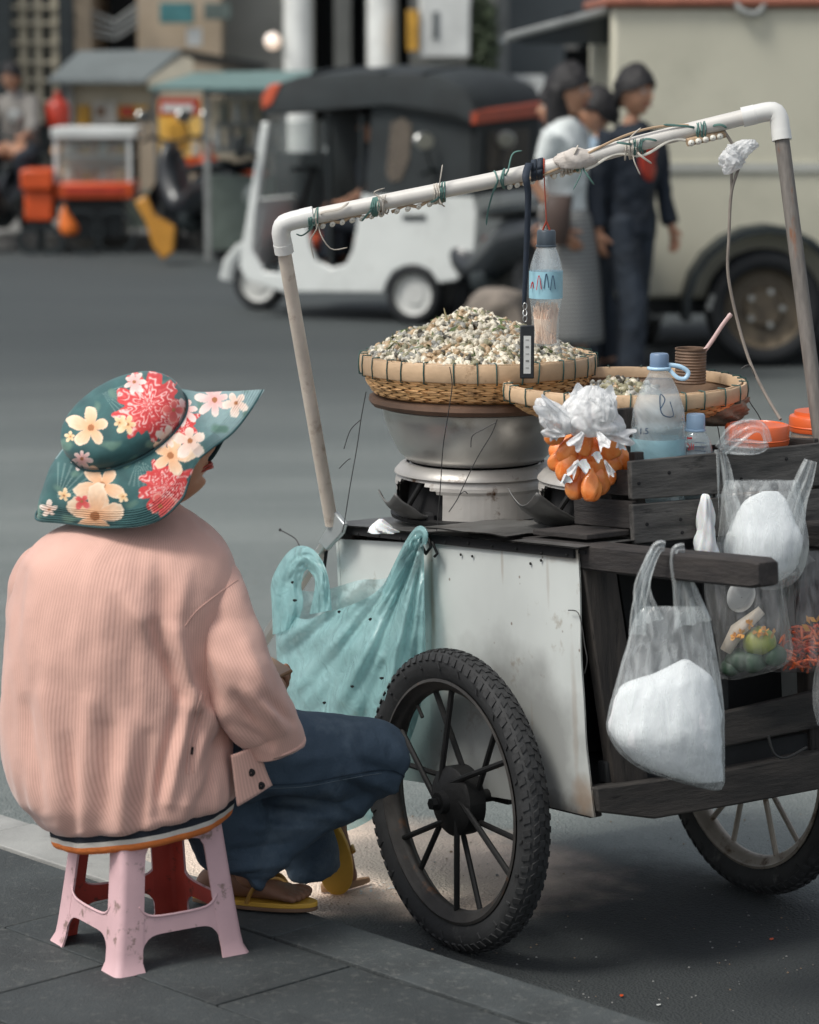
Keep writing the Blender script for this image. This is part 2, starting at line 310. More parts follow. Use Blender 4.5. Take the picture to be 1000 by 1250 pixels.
for r in range(12):
    b0 = .168 + r * .332; off = .279 + (.325 if r % 2 else 0)
    for k in range(-7, 6):
        a0 = off + k * .65; c = KF(a0 + .33, b0 + .17, .12)
        d = c - CC; zc = d.dot(CF); px = 500 + FOC * d.x / zc; py = 625 - FOC * d.dot(CU) / zc
        if -260 < px < 1200 and py < 1420 and zc > 0: slab(a0, a0 + .65, b0, b0 + .332, 'paving_slab', m_slab if rnd.random() < .6 else m_slab2, sidewalk)
# far pavement under the stalls
q = MB(); q.box((-9.5, 36.2, .06), (40, 19.0, .12)); q.build('far_pavement', mat('far_paving', (.17, .17, .16), .85, .2, 2), kind='structure')

# ---------------------------------------------------------------- buildings across the street
m_beige = mat('beige_render', (.42, .34, .25), .85, .12, 2); m_grey = mat('grey_render', (.215, .22, .205), .85, .12, 1.5); m_dgrey = mat('slate_grey', (.105, .12, .125), .8, .1, 1.5)
m_dark = mat('dark_paint', (.012, .018, .02), .5, .3, 4); m_white = mat('white_paint', (.62, .64, .62), .6, .1, 3); m_cream = mat('cream_paint', (.47, .43, .33), .7, .1, 3)
m_teal = mat('teal_paint', (.05, .17, .18), .5, .15, 5); m_signgrey = mat('grey_green_paint', (.09, .12, .11), .6); m_dull = mat('dull_metal', (.24, .25, .24), .5, .2, 6)
m_brown = mat('brown_wood_far', (.16, .09, .05), .7); m_yel = mat('yellow_paint', (.55, .30, .04), .5)
m_glow = bpy.data.materials.new('lamp_glow'); m_glow.use_nodes = True; m_glow.node_tree.nodes['Principled BSDF'].inputs['Emission Color'].default_value = (1, .72, .5, 1); m_glow.node_tree.nodes['Principled BSDF'].inputs['Emission Strength'].default_value = .6
def wall_with_openings(name, x0, x1, Y, dep, height, openings, mt, par):
    # openings in sight-line columns (x0, x1, sill height, head height)
    q = MB(); cur = pd(x0, 30, Y).x; end = pd(x1, 30, Y).x
    for a, b, z0, z1 in sorted(openings):
        xa, xb = pd(a, 30, Y).x, pd(b, 30, Y).x
        if xa > cur: q.box(((cur + xa) / 2, Y + dep / 2, height / 2), (xa - cur, dep, height))
        q.box(((xa + xb) / 2, Y + dep / 2, (z1 + height) / 2), (xb - xa, dep, height - z1))
        if z0 > .01: q.box(((xa + xb) / 2, Y + dep / 2, z0 / 2), (xb - xa, dep, z0))
        cur = xb
    if end > cur: q.box(((cur + end) / 2, Y + dep / 2, height / 2), (end - cur, dep, height))
    return q.build(name, mt, par)
def simple_box(name, x0, y0, x1, y1, Y, dep, mt, par=None, bevel=0, **k): q = MB(); q.pbox(x0, y0, x1, y1, Y, dep); return q.build(name, mt, par, bevel=bevel, **k)
# dark gated house with pale lattice
t = thing('gated_house', 'dark house front behind a pale lattice grille at the far left', 'building', pd(40, 300, 31))
simple_box('wall', -330, -60, 86, 300, 31.6, 4, m_dark, t)
for x in (6, 26, 44, 64): simple_box('lattice_bar', x, -60, x + 5, 150, 31.3, .06, m_cream, t)
for y in (-20, 6, 26, 50, 74, 96, 122): simple_box('lattice_bar', -330, y, 88, y + 4, 31.24, .05, m_cream, t)
simple_box('gate_post', 0, -60, 12, 300, 31.0, .12, m_dark, t); simple_box('gate_post', 76, -60, 88, 300, 31.0, .15, m_dark, t)
# beige shop house
t = thing('beige_shophouse', 'beige rendered shophouse with a dark doorway above the grey stall roof', 'building', pd(200, 300, 31.5))
wall_with_openings('wall', 88, 270, 31.5, 5, 5.5, [(113, 167, .12, 4.2)], m_beige, t)
simple_box('doorway_back', 108, -120, 172, 300, 33.2, .2, m_dark, t)
for k in range(4): q = MB(); q.tube([pd(112, 14 + k * 9, 31.35), pd(140, 26 + k * 7, 31.3), pd(168, 6 + k * 8, 31.35)], .02, 6); q.build('cable', m_dull, t)
simple_box('pilaster', 88, -120, 108, 300, 31.3, .2, m_beige, t)
simple_box('shop_sign', 195, 3, 236, 28, 31.1, .12, m_teal, t, .01); simple_box('shop_sign', 249, 3, 282, 24, 31.1, .12, m_signgrey, t, .01)
simple_box('signboard', 228, 34, 246, 56, 31.2, .1, m_white, t, .01)
# grey and white colonnade house
t = thing('colonnade_house', 'grey house with white columns and dark tall doors behind the tuk-tuk', 'building', pd(440, 300, 32))
wall_with_openings('wall', 271, 606, 32, 5, 5.5, [(383, 409, .12, 4.5), (428, 446, .12, 4.5), (486, 500, .12, 4.5), (548, 560, .12, 4.5)], m_grey, t)
simple_box('doorway_back', 375, -120, 602, 300, 33.5, .2, m_dark, t)
for a, b in ((346, 381), (448, 482)):
    xa, xb = pd(a, 40, 31.4).x, pd(b, 40, 31.4).x; q = MB(); q.lathe([((xb - xa) / 2 * 1.2, .12), ((xb - xa) / 2 * 1.2, .4), ((xb - xa) / 2, .45), ((xb - xa) / 2 * .96, 5)], ((xa + xb) / 2, 31.4, 0), 20, cap1=True); q.build('column', m_white, t)
simple_box('pilaster', 409, -120, 428, 300, 31.8, .2, m_grey, t)
p = pd(333, 50, 30.6); q = MB(); q.lathe([(.001, .09), (.06, .07), (.09, 0), (.06, -.07), (.001, -.09)], p, 16)
lp = thing('globe_lamp', 'round glowing globe lamp on a bracket beside the white column', 'lamp', p); q.build('globe', m_glow, lp); q = MB(); q.tube([p + V((0, .08, 0)), p + V((0, .7, .1)), p + V((0, 1.45, .1))], .02, 8); q.build('bracket', m_dark, lp)
t = thing('light_sign_box', 'pale sign box with a yellow stripe hung on the grey house', 'sign', pd(545, 70, 31))
simple_box('box', 512, -10, 574, 70, 31.0, .3, m_white, t, .02); simple_box('stripe', 497, 12, 511, 62, 30.95, .25, m_yel, t, .01); simple_box('bracket', 525, 70, 560, 96, 31.2, .6, m_dull, t); simple_box('lettering', 528, 14, 536, 48, 30.985, .012, m_dgrey, t)
t = thing('slate_building', 'plain slate grey building front behind the cream food truck', 'building', pd(800, 300, 33))
wall_with_openings('wall', 606, 1300, 33, 6, 5.5, [(690, 742, .12, 2.2)], m_dgrey, t); simple_box('doorway_back', 680, 60, 750, 300, 34.6, .2, m_dark, t); simple_box('corner_post', 606, -120, 622, 300, 32.8, .3, m_dull, t)
t = thing('air_conditioner', 'small white box unit low on the slate building beside the truck', 'air conditioner', pd(642, 112, 32))
simple_box('case', 618, 92, 666, 134, 32.3, .5, m_white, t, .03); simple_box('grille', 624, 98, 646, 128, 32.28, .03, m_dull, t)
for i, (x, y, r_) in enumerate(((588, 20, 15), (583, 55, 17), (592, 92, 14))):
    pass
def leafcloud(c, rad, n, seed, name, mt, par, s=.09):
    rn = random.Random(seed); q = MB()
    for _ in range(n):
        d = V((rn.gauss(0, 1), rn.gauss(0, 1), rn.gauss(0, 1))).normalized() * rn.random() ** .4; p = V(c) + V((d.x * rad[0], d.y * rad[1], d.z * rad[2])); a = V((rn.uniform(-1, 1), rn.uniform(-1, 1), rn.uniform(-1, 1))).normalized(); b = a.orthogonal().normalized() * s * .4; a = a * s
        q.add([p - a, p + b, p + a, p - b], [(0, 1, 2, 3)])
    return q.build(name, mt, par, ang=0)
m_leaf = mat('dull_leaf', (.055, .075, .04), .6, .5, 9, 0)
t = thing('potted_shrub', 'dark leafy climbing shrub against the grey house edge', 'plant', pd(590, 300, 31.2))
leafcloud(pd(589, 50, 31.2), (.17, .18, .55), 900, 1, 'foliage', m_leaf, t, .06); q = MB(); q.tube([pd(590, 255, 31.2), pd(587, 160, 31.2), pd(589, 60, 31.2)], [.05, .04, .02], 8); q.build('trunk', m_brown, t)
q = MB(); q.lathe([(.18, .12), (.26, .5), (.24, .5), (.2, .46)], (pd(590, 250, 31.2).x, 31.2, 0), 16, cap0=True, cap1=True); q.build('pot', m_dark, t)

# ---------------------------------------------------------------- food stall with gable roof, left
m_roof = mat('grey_sheet_roof', (.13, .15, .15), .6, .12, 3); m_red = mat('red_paint', (.42, .035, .015), .45, .15, 5); m_orange = mat('orange_paint', (.62, .085, .015), .4, .12, 5); m_food = mat('fried_food', (.42, .24, .12), .7, .4, 12); m_greencab = mat('cabinet_green', (.12, .15, .13), .4)
m_glass = film('case_glass', (.8, .86, .85), rough=.08, white=.10, crease=2, var=.05, bs=.1); m_cloth = mat('pale_vinyl', (.5, .48, .42), .6)
t = thing('gable_roof_stall', 'street food stall with grey sheet gable roof and cream picture panel', 'stall', pd(170, 305, 27.5))
Yr = 27.2
A = pd(58, 96, Yr); B = pd(178, 96, Yr); Cc = pd(222, 60, Yr + .6); D = pd(88, 62, Yr + .6); E_ = pd(325, 82, Yr + 1.3)
q = MB(); q.prism([pd(58, 97, Yr), pd(176, 98, Yr), pd(222, 60, Yr + .9), pd(96, 62, Yr + .9)], (0, 0, -.035)); q.build('roof_panel', m_roof, t)
q = MB(); q.prism([pd(222, 60, Yr + .9), pd(326, 78, Yr + 1.2), pd(300, 84, Yr + 2.2), pd(176, 60, Yr + 2)], (0, 0, -.035)); q.build('roof_panel', m_dark, t)
q = MB(); q.prism([pd(180, 98, Yr + .05), pd(222, 66, Yr + .9), pd(236, 72, Yr + .95), pd(236, 104, Yr + .6), pd(182, 108, Yr + .1)], (0, .04, 0)); q.build('gable_end', m_cream, t)
simple_box('wall_panel', 86, 102, 190, 150, Yr + .3, .06, m_cream, t)
rn = random.Random(5)
for x0, y0, x1, y1, mt_ in ((95, 128, 110, 154, m_yel), (114, 124, 142, 152, m_cloth), (144, 128, 180, 144, m_yel), (147, 130, 164, 142, m_red), (166, 132, 178, 139, m_red), (118, 130, 128, 142, m_brown)):
    simple_box('picture_panel', x0, y0, x1, y1, Yr + .24 - rn.uniform(0, .02), .03, mt_, t)
for x in (84, 190): simple_box('post', x, 100, x + 5, 308, Yr + .25, .06, m_dull, t)
simple_box('counter', 90, 236, 196, 306, Yr + .5, .7, m_greencab, t)
# banner
t = thing('vertical_banner', 'tall yellow banner with a red heading beside the gabled stall', 'banner', pd(218, 250, 26.6))
def printed(name, boxes, Y, par):
    for i, (x0, y0, x1, y1, mt_) in enumerate(boxes): simple_box(name if i else 'panel', x0, y0, x1, y1, Y - .004 * i, .03, mt_, par)
m_banner = mat('banner_yellow', (.80, .45, .06), .5, .3, 4, col2=(.85, .60, .20))
printed('printed_patch', [(194, 120, 246, 207, m_banner), (194, 120, 244, 141, m_red), (198, 127, 236, 136, m_white), (204, 192, 246, 207, m_orange), (234, 172, 244, 190, m_cloth), (206, 150, 226, 180, m_yel)], 26.6, t)
simple_box('pole', 216, 207, 220, 306, 26.62, .05, m_dull, t)
# teal awning stall
t = thing('teal_awning_stall', 'stall with long faded teal awning behind the white tuk-tuk cab', 'stall', pd(300, 300, 25))
q = MB(); q.prism([pd(182, 106, 24.2), pd(520, 108, 24.2), pd(520, 84, 26.3), pd(238, 88, 26.3)], (0, 0, -.03)); q.build('awning', mat('faded_teal_tarp', (.13, .21, .20), .7, .12, 2), t)
simple_box('valance', 250, 108, 520, 116, 24.2, .03, m_dark, t)
for x in (250, 345, 516): simple_box('post', x, 108, x + 5, 318, 24.3, .06, m_dull, t)
simple_box('shelf', 262, 150, 340, 156, 25, .5, m_dull, t); simple_box('shelf', 262, 180, 340, 186, 25, .5, m_dull, t); simple_box('counter', 258, 214, 345, 305, 24.9, .7, m_greencab, t)
rn = random.Random(8)
for k in range(9):
    x = 266 + k * 8; y = 150 if k % 2 else 180; q = MB(); p = pd(x, y, 25.1); q.lathe([(.03, 0), (.035, .1), (.02, .15), (.015, .19)], p, 10, cap0=True, cap1=True); o = q.build('jar', [m_white, m_greencab, m_dull][k % 3], kind='thing', cat='jar', label='small jar on the shelves of the teal awning stall', group='jars on the teal awning stall')
q = MB(); q.pbox(258, 120, 322, 212, 26.1, .05); o = q.build('back_cloth', m_cream, t)
# snack cabinet cart
t = thing('snack_cart', 'white topped glass snack cabinet on an orange tray cart', 'food cart', pd(115, 300, 26.2)); Yc_ = 26.0
simple_box('top', 62, 156, 166, 169, Yc_, .7, m_white, t, .01)
for x in (66, 156): simple_box('post', x, 168, x + 4, 224, Yc_ + .02, .05, m_white, t); simple_box('post', x, 168, x + 4, 224, Yc_ + .6, .05, m_white, t)
simple_box('shelf', 68, 190, 160, 193, Yc_ + .05, .55, m_dull, t); simple_box('back_board', 68, 168, 160, 224, Yc_ + .62, .02, m_cream, t)
simple_box('glass', 70, 169, 156, 224, Yc_ + .03, .006, m_glass, t)
simple_box('tray', 68, 223, 162, 243, Yc_ - .04, .75, m_orange, t, .02); simple_box('lettering', 80, 228, 152, 236, Yc_ - .052, .01, m_red, t)
simple_box('cabinet_base', 82, 243, 150, 290, Yc_ + .1, .5, m_dark, t)
for x in (100, 140):
    q = MB(); c = pd(x, 288, Yc_); c.z = .28; q.lathe([(.17, -.02), (.2, -.02), (.2, .02), (.17, .02), (.17, -.02)], (c.x, Yc_ - .02, .2), 24, (V((1, 0, 0)), V((0, 0, 1)), V((0, -1, 0)))); q.build('wheel', m_dark, t)
rn = random.Random(2)
for k in range(16):
    x = 74 + (k % 8) * 10.5; y = 189 if k < 8 else 221; p = pd(x, y, Yc_ + .3); q = MB(); r_ = .05 + rn.random() * .03
    q.lathe([(r_, 0), (r_ * 1.1, r_ * .5), (r_ * .7, r_ * 1.3), (.001, r_ * 1.7)], p + V((0, 0, .005)), 9, cap0=True)
    q.build('fried_snack', [m_food, m_cloth, m_food, m_yel][k % 4], cat='snack', kind='thing', label='fried snack piled inside the glass cabinet of the orange cart', group='snacks in the glass cabinet')
# orange bin cart and friends
t = thing('orange_crate_cart', 'upright orange box cart at the left of the snack cabinet', 'cart', pd(45, 300, 26)); 
simple_box('upper_box', 25, 207, 64, 232, 25.9, .5, m_orange, t, .02); simple_box('lower_box', 30, 233, 64, 270, 25.95, .42, m_orange, t, .02)
for x in (38, 62): q = MB(); c = pd(x, 290, 25.9); q.lathe([(.08, -.03), (.13, -.03), (.13, .03), (.08, .03), (.08, -.03)], (c.x, 25.9, .13), 20, (V((1, 0, 0)), V((0, 0, 1)), V((0, -1, 0)))); q.build('wheel', m_dark, t)
q = MB(); q.pbox(34, 270, 60, 282, 26, .3); q.build('frame', m_dark, t)
q = MB(); q.sil([(250, 78, 80, .02), (262, 73, 86, .07), (278, 72, 97, .1), (286, 76, 94, .08)], 25.6, 16, 10); q.build('orange_bag', mat('orange_cloth', (.7, .16, .02), .6, .2, 5), cat='bag', kind='thing', label='bright orange cloth bag hung below the snack cart tray')
q = MB(); q.lathe([(.09, 0), (.11, .05), (.11, .2), (.07, .25), (.03, .27), (.03, .33)], pd(71, 156, 26.8), 16, cap0=True, cap1=True); q.build('red_canister', m_red, cat='canister', kind='thing', label='red canister standing behind the snack cabinet top')
# ---------------------------------------------------------------- people: shared builders
m_skin = mat('brown_skin', (.40, .21, .13), .5, .08, 8, .08, 200, sub=.12); m_hair = mat('black_hair', (.009, .008, .009), .62, .4, 30, .5, 150, stretch=(1, 1, .15)); m_eye = mat('eye_white', (.6, .58, .55), .3, 0, 1, 0); m_iris = mat('iris', (.02, .012, .01), .2, 0, 1, 0)
m_lip = mat('painted_lips', (.42, .055, .03), .32, .1, 30, .05)
def head(par, c, fwd, up=(0, 0, 1), s=1.0, skinm=None, hair='short', lips=None):
    c = V(c); f = V(fwd).normalized(); u = V(up); u = (u - f * u.dot(f)).normalized(); l = u.cross(f); skinm = skinm or m_skin
    def P(a, b):                       # a azimuth (0 = front), b polar
        df, dl, du = sin(b) * cos(a), sin(b) * sin(a), cos(b); rf, rl, ru = .096, .074, .118
        if du < 0: rl *= 1 - .22 * (-du) ** 1.2; rf *= 1 - .05 * -du
        x, y, z = df * rf, dl * rl, du * ru
        g = lambda a0, z0, wa, wz: math.exp(-((y - a0) / wa) ** 2 - ((z - z0) / wz) ** 2) if df > 0 else 0
        x += .020 * g(0, -.022, .012, .017) + .012 * g(0, -.004, .009, .02) - .009 * (g(.03, .012, .017, .011) + g(-.03, .012, .017, .011)) + .007 * g(0, .034, .05, .012)
        x += .009 * g(0, -.054, .022, .008) - .004 * g(0, -.055, .02, .002) + .007 * g(0, -.064, .018, .006) - .005 * g(0, -.074, .03, .006) + .016 * g(0, -.094, .024, .016) + .004 * (g(.04, -.03, .02, .02) + g(-.04, -.03, .02, .02))
        if z < -.06 and df < 0: x *= .75
        return c + (f * x + l * y + u * z) * s
    q = MB(); q.surf(lambda i, j: P(2 * pi * i, .02 + (pi - .04) * j), 72, 64); q.build('head', skinm, par, ang=180)
    for sg in (1, -1):
        q = MB(); q.lathe([(.001, .011)] + [(.0115 * sin(k * pi / 8), .0115 * cos(k * pi / 8)) for k in range(1, 8)], c + (f * .078 + l * .03 * sg + u * .012) * s, 12); o = q.build('eye', m_eye, par, ang=180)
        q = MB(); q.lathe([(.001, .0035), (.005, .002), (.0055, 0)], c + (f * .0885 + l * .031 * sg + u * .012) * s, 10, (l, u, f)); q.build('iris', m_iris, o)
        q = MB(); q.lathe([(.004, .006), (.012, .011), (.019, .006), (.016, -.004), (.006, -.006)], c + (l * .071 * sg - f * .006 - u * .008) * s, 14, (f, u * 1.5, l * sg), cap0=True, cap1=True); q.build('ear', skinm, par)
    if lips:
        for z0, r_, xx in ((-.0545, .0040, .0985), (-.0612, .0046, .0975)):
            q = MB(); pts = crv([c + (f * (xx - .016 - .012) + l * .028 + u * (z0 + .001)) * s * 1, c + (f * (xx - .004) + l * .014 + u * (z0 + .0015)) * s, c + (f * xx + u * z0) * s, c + (f * (xx - .004) - l * .014 + u * (z0 + .0015)) * s, c + (f * (xx - .028) - l * .028 + u * (z0 + .001)) * s], 13)
            q.tube(pts, [r_ * s * (.25 + .75 * sin(pi * k / 12)) for k in range(13)], 8); q.build('lip', lips, par, ang=180)
    q = MB()
    def H(a, b):
        k = 1.17 + .16 * nz((cos(a) * 3, sin(a) * 3, b * 4), 2.2) + .05 * nz((cos(a) * 9, sin(a) * 9, b * 9), 2); df, dl, du = sin(b) * cos(a), sin(b) * sin(a), cos(b)
        return c + (f * (df * .104 * k - .004) + l * dl * .080 * k + u * (du * .124 * k + .004)) * s
    if hair: q.surf(lambda i, j: H(2 * pi * i, .02 + (1.52 - .30 * max(0, cos(2 * pi * i)) ** 2 + .62 * max(0, -cos(2 * pi * i)) ** .6) * j), 40, 14)
    if hair == 'long':
        rings = []
        for j in range(9):
            t = j / 8; cc = c + (-f * (.035 + .02 * sin(t * 3)) + u * (.05 - .40 * t)) * s; rings.append([cc + (f * cos(k * pi / 8) * (.072 - .02 * t) + l * sin(k * pi / 8) * (.108 - .02 * t) * (1 + .1 * sin(k * 2 + j))) * s for k in range(16)])
        q.loft(rings, True, True)
    if hair: q.build('hair', m_hair, par, ang=180, solid=.004)
def dress(par, name, parts, mt, vox=.012, sm=6):
    q = MB()
    for path, r, fl in parts: q.tube(crv(path, 14), [x[0] for x in cr([(k,) for k in r], 14)], 14, flat=fl)
    return q.build(name, mt, par, remesh=vox, smooth=sm, ang=180)
def rumple(o, amp=.012, fr=7.0, sd=1, zs=.5):
    Mw = wm(o); ns_ = [v_.normal.copy() for v_ in o.data.vertices]
    for v_, n_ in zip(o.data.vertices, ns_):
        p = Mw @ v_.co; v_.co = v_.co + n_ * (amp * nz(V((p.x, p.y, p.z * zs)), fr, sd) + amp * .6 * (abs(nz(V((p.x, p.y, p.z * .8)), fr * 2.1, sd + 3)) - .2))
    return o
def bez(*p): return [V(x) for x in p]
def pedestrian(label, x, Y, h, ang, top, bottom, hair='short', group=None, stride=.1, arms=None, skirt=None, sleeve=1.0, kind_top='shirt', kind_bot='trousers', extra=None):
    s = h / 1.7; O = V((x, Y, 0)); f = V((cos(ang), sin(ang), 0)); l = V((-sin(ang), cos(ang), 0)); u = V((0, 0, 1)); t = thing('person', label, 'person', O, group)
    P = lambda a, b, c: O + (f * a + l * b + u * c) * s
    J = {'pelvis': (P(0, 0, .93), (.12 * s, .09 * s)), 'belly': (P(.01, 0, 1.08), (.11 * s, .085 * s)), 'chest': (P(0, 0, 1.28), (.14 * s, .09 * s)), 'neck0': (P(-.01, 0, 1.42), .052 * s), 'neck1': (P(.01, 0, 1.5), .048 * s)}
    E = [('pelvis', 'belly'), ('belly', 'chest'), ('chest', 'neck0'), ('neck0', 'neck1')]; pos = {}
    for sg, k in ((1, 'L'), (-1, 'R')):
        st = stride * sg; a = (arms or {}).get(k, ((.02, .23, 1.12), (.08, .25, .90)))
        sh = P(0, .18 * sg, 1.38); el = P(a[0][0], a[0][1] * sg, a[0][2]); wr = P(a[1][0], a[1][1] * sg, a[1][2]); hp = P(0, .09 * sg, .88); kn = P(st * .6 + .02, .095 * sg, .48); an = P(st, .1 * sg, .08)
        pos[k] = (sh, el, wr, hp, kn, an)
        J.update({k + 'sh': (sh - u * .02 * s, .042 * s), k + 'el': (el, .034 * s), k + 'wr': (wr, .028 * s), k + 'hp': (hp, .085 * s), k + 'kn': (kn, .058 * s), k + 'an': (an, .04 * s), k + 'ft': (P(st + .1, .105 * sg, .035), (.045 * s, .03 * s)), k + 'toe': (P(st + .18, .11 * sg, .025), (.04 * s, .022 * s)), k + 'he': (P(st - .05, .1 * sg, .03), .032 * s)})
        E += [('chest', k + 'sh'), (k + 'sh', k + 'el'), (k + 'el', k + 'wr'), ('pelvis', k + 'hp'), (k + 'hp', k + 'kn'), (k + 'kn', k + 'an'), (k + 'an', k + 'ft'), (k + 'ft', k + 'toe'), (k + 'an', k + 'he')]
        d = (wr - el).normalized(); hand_pts(J, E, k + 'wr', wr, d, l * -sg, -sg if True else sg, .35, 1.0 * s, k)
    skin('body', J, E, m_skin, t)
    head(t, P(.02, 0, 1.60), f, s=s * 1.06, hair=hair, lips=mat('plain_lips', (.28, .09, .06), .5, .05))
    g = [([P(0, 0, .86), P(.0, 0, 1.05), P(0, 0, 1.25), P(0, 0, 1.4)], [.15 * s, .15 * s, .165 * s, .10 * s], 1)]
    q = MB(); rings = []
    for z, a, b in cr([(.84, .115, .175), (1.0, .12, .165), (1.2, .13, .185), (1.34, .12, .20), (1.41, .09, .13), (1.45, .06, .07)], 18): rings.append([P(a * cos(k * pi / 14) + .008 * sin(z * 40 + k), b * sin(k * pi / 14), z) for k in range(28)])
    q.loft(rings, True, True)
    for k in 'LR':
        sh, el, wr = pos[k][:3]; e = el.lerp(wr, .93) if sleeve > .9 else sh.lerp(el, sleeve * 1.2); q.tube(crv([sh + u * .01 * s, sh.lerp(el, .5), el, e] if sleeve > .9 else [sh, sh.lerp(e, .5), e], 10), [(.068 - .022 * i / 9) * s for i in range(10)], 14)
    rumple(q.build(kind_top, top, t, remesh=.012, smooth=5, ang=180), .022, 9)
    q = MB()
    if skirt:
        rings = []
        for z, a in cr([(.97, .12), (.9, .16), (.6, .2), (.25, .23)], 16): rings.append([P(a * .8 * cos(k * pi / 20) * (1 + .04 * sin(k * 3 + z * 4)) + .03, a * sin(k * pi / 20) * (1 + .04 * sin(k * 3)), z) for k in range(40)])
        q.loft(rings, True, True); q.build('skirt', skirt, t, ang=180)
    else:
        rings = [[P(.115 * cos(k * pi / 12), .16 * sin(k * pi / 12), z) for k in range(24)] for z in (.82, .9, .98)]; q.loft(rings, True, True)
        for k in 'LR':
            hp, kn, an = pos[k][3:]; q.tube(crv([hp + u * .04 * s, hp.lerp(kn, .5), kn, kn.lerp(an, .5), an], 14), [(.1 - .033 * i / 13) * s for i in range(14)], 14)
        rumple(q.build(kind_bot, bottom, t, remesh=.012, smooth=4, ang=180), .02, 8)
    for k, sg in (('L', 1), ('R', -1)):
        an = pos[k][5]; q = MB(); q.sil; rings = []
        for a, w_, h_ in ((-.09, .02, .05), (-.07, .038, .075), (0, .045, .085), (.08, .05, .06), (.15, .05, .045), (.2, .03, .03)): rings.append([an + f * a * s + l * w_ * s * cos(j * pi / 7) + u * ((-.08 + h_ * (.5 + .5 * sin(j * pi / 7)))) * s for j in range(14)])
        q.loft(rings, True, True); q.build('shoe', m_dark, t, ang=180)
    return t, P, pos
m_navy = mat('navy_cotton', (.012, .018, .028), .85, .25, 8); m_blouse = mat('white_cotton', (.60, .64, .63), .8, .06, 8); m_jeansd = mat('dark_denim', (.02, .028, .04), .85, .3, 6); m_pblue = mat('pale_blue_cotton', (.22, .30, .38), .8, .1, 6); m_gshirt = mat('grey_cotton', (.20, .19, .175), .85, .15, 6)
m_stripe = bpy.data.materials.new('striped_skirt'); m_stripe.use_nodes = True
_n = m_stripe.node_tree; _w = _n.nodes.new('ShaderNodeTexWave'); _w.bands_direction = 'Z'; _w.inputs['Scale'].default_value = 14; _w.inputs['Distortion'].default_value = .8; _r = _n.nodes.new('ShaderNodeValToRGB'); _t = _n.nodes.new('ShaderNodeTexCoord')
_n.links.new(_t.outputs['Object'], _w.inputs[0]); _n.links.new(_w.outputs[0], _r.inputs[0]); _n.links.new(_r.outputs[0], _n.nodes['Principled BSDF'].inputs['Base Color']); _r.color_ramp.elements[0].color = (.11, .11, .11, 1); _r.color_ramp.elements[1].color = (.27, .28, .27, 1)
_n.nodes['Principled BSDF'].inputs['Roughness'].default_value = .85
YP = 15.75
def gx(px, Y, py=250): return pd(px, py, Y).x
# woman in white blouse, long hair
t, P, pos = pedestrian('woman with long black hair in white blouse and grey striped skirt', gx(690, YP), YP, 1.69, R(-22), m_blouse, None, 'long', 'pedestrians crossing in front of the food truck', .06, {'R': ((-.10, .24, 1.13), (.06, .20, .88)), 'L': ((.06, .2, 1.14), (.2, .16, 1.0))}, m_stripe, .55, 'blouse')
wr = pos['R'][2]; q = MB(); q.tube([wr + V((-.01, 0, .05)), wr + V((0, 0, .02))], .04, 16); q.build('bracelet', m_white, t)
q = MB(); q.sil([(238, 668, 700, .02), (256, 662, 698, .05), (282, 664, 696, .05), (300, 668, 690, .02)], YP - .24, 16, 10); o = q.build('brown_shoulder_bag', mat('dark_brown_leather', (.06, .038, .03), .6, .2, 8), cat='bag', kind='thing', label='soft dark brown bag at the white bloused woman\'s hip')
# man in navy jumper
t, P, pos = pedestrian('young man in navy jumper with red print and dark jeans', gx(772, YP), YP + .1, 1.68, R(-42), m_navy, m_jeansd, 'short', 'pedestrians crossing in front of the food truck', -.1, {'R': ((-.06, .24, 1.12), (-.05, .22, .86)), 'L': ((.03, .24, 1.12), (.1, .24, .87))}, None, 1.0, 'jumper', 'jeans')
q = MB()
def emb(i, j): a = 2 * pi * i; r_ = .02 + .98 * j; return P(.136 + .002 - .03 * (r_ * cos(a) * .09 / .12) ** 2, r_ * cos(a) * .075 - .01, 1.24 + r_ * sin(a) * .115)
q.surf(emb, 24, 4); q.build('chest_print', m_red, t, solid=.006)
pedestrian('person in pale blue shirt half hidden behind the navy jumper man', gx(733, 16.35), 16.38, 1.56, R(170), m_pblue, m_jeansd, 'short', 'pedestrians crossing in front of the food truck', .05)
pedestrian('dark haired person half hidden behind the white bloused woman', gx(684, 16.4), 16.45, 1.58, R(180), m_gshirt, m_jeansd, 'short', 'pedestrians crossing in front of the food truck', .05)

# ---------------------------------------------------------------- tuk-tuk
m_tw = mat('tuk_white', (.66, .69, .67), .28, .05, 3, .02, coat=.5, spots=((.45, .45, .42), 5, .62, .2)); m_canv = mat('black_canvas', (.022, .028, .03), .75, .25, 5, .3); m_tyre = mat('tyre_rubber_far', (.012, .014, .016), .8, .3, 9); m_rimw = mat('rim_white', (.55, .56, .54), .4, .1, 8)
m_clear = film('clear_vinyl', (.26, .22, .18), rough=.12, white=.5, crease=3); m_oran = mat('orange_vinyl', (.50, .085, .035), .5, .1, 5)
G0 = onz(505, 396); ya = R(25); TF = Frame(G0, (-cos(ya), sin(ya), 0), (sin(ya), cos(ya), 0), (0, 0, 1))
tk = thing('tuk_tuk', 'white three wheeled tuk-tuk with black canvas roof and orange corners', 'tuk-tuk', frame=TF)
def tpoly(pts, b): return [TF(*((lambda L: (L.x, b, L.z))(TF.onb(x, y, b)))) for x, y in pts]
def tz(pts, b, b0): return [TF(L.x, b, L.z) for L in (TF.onb(x, y, b0) for x, y in pts)]
Wd = 1.08
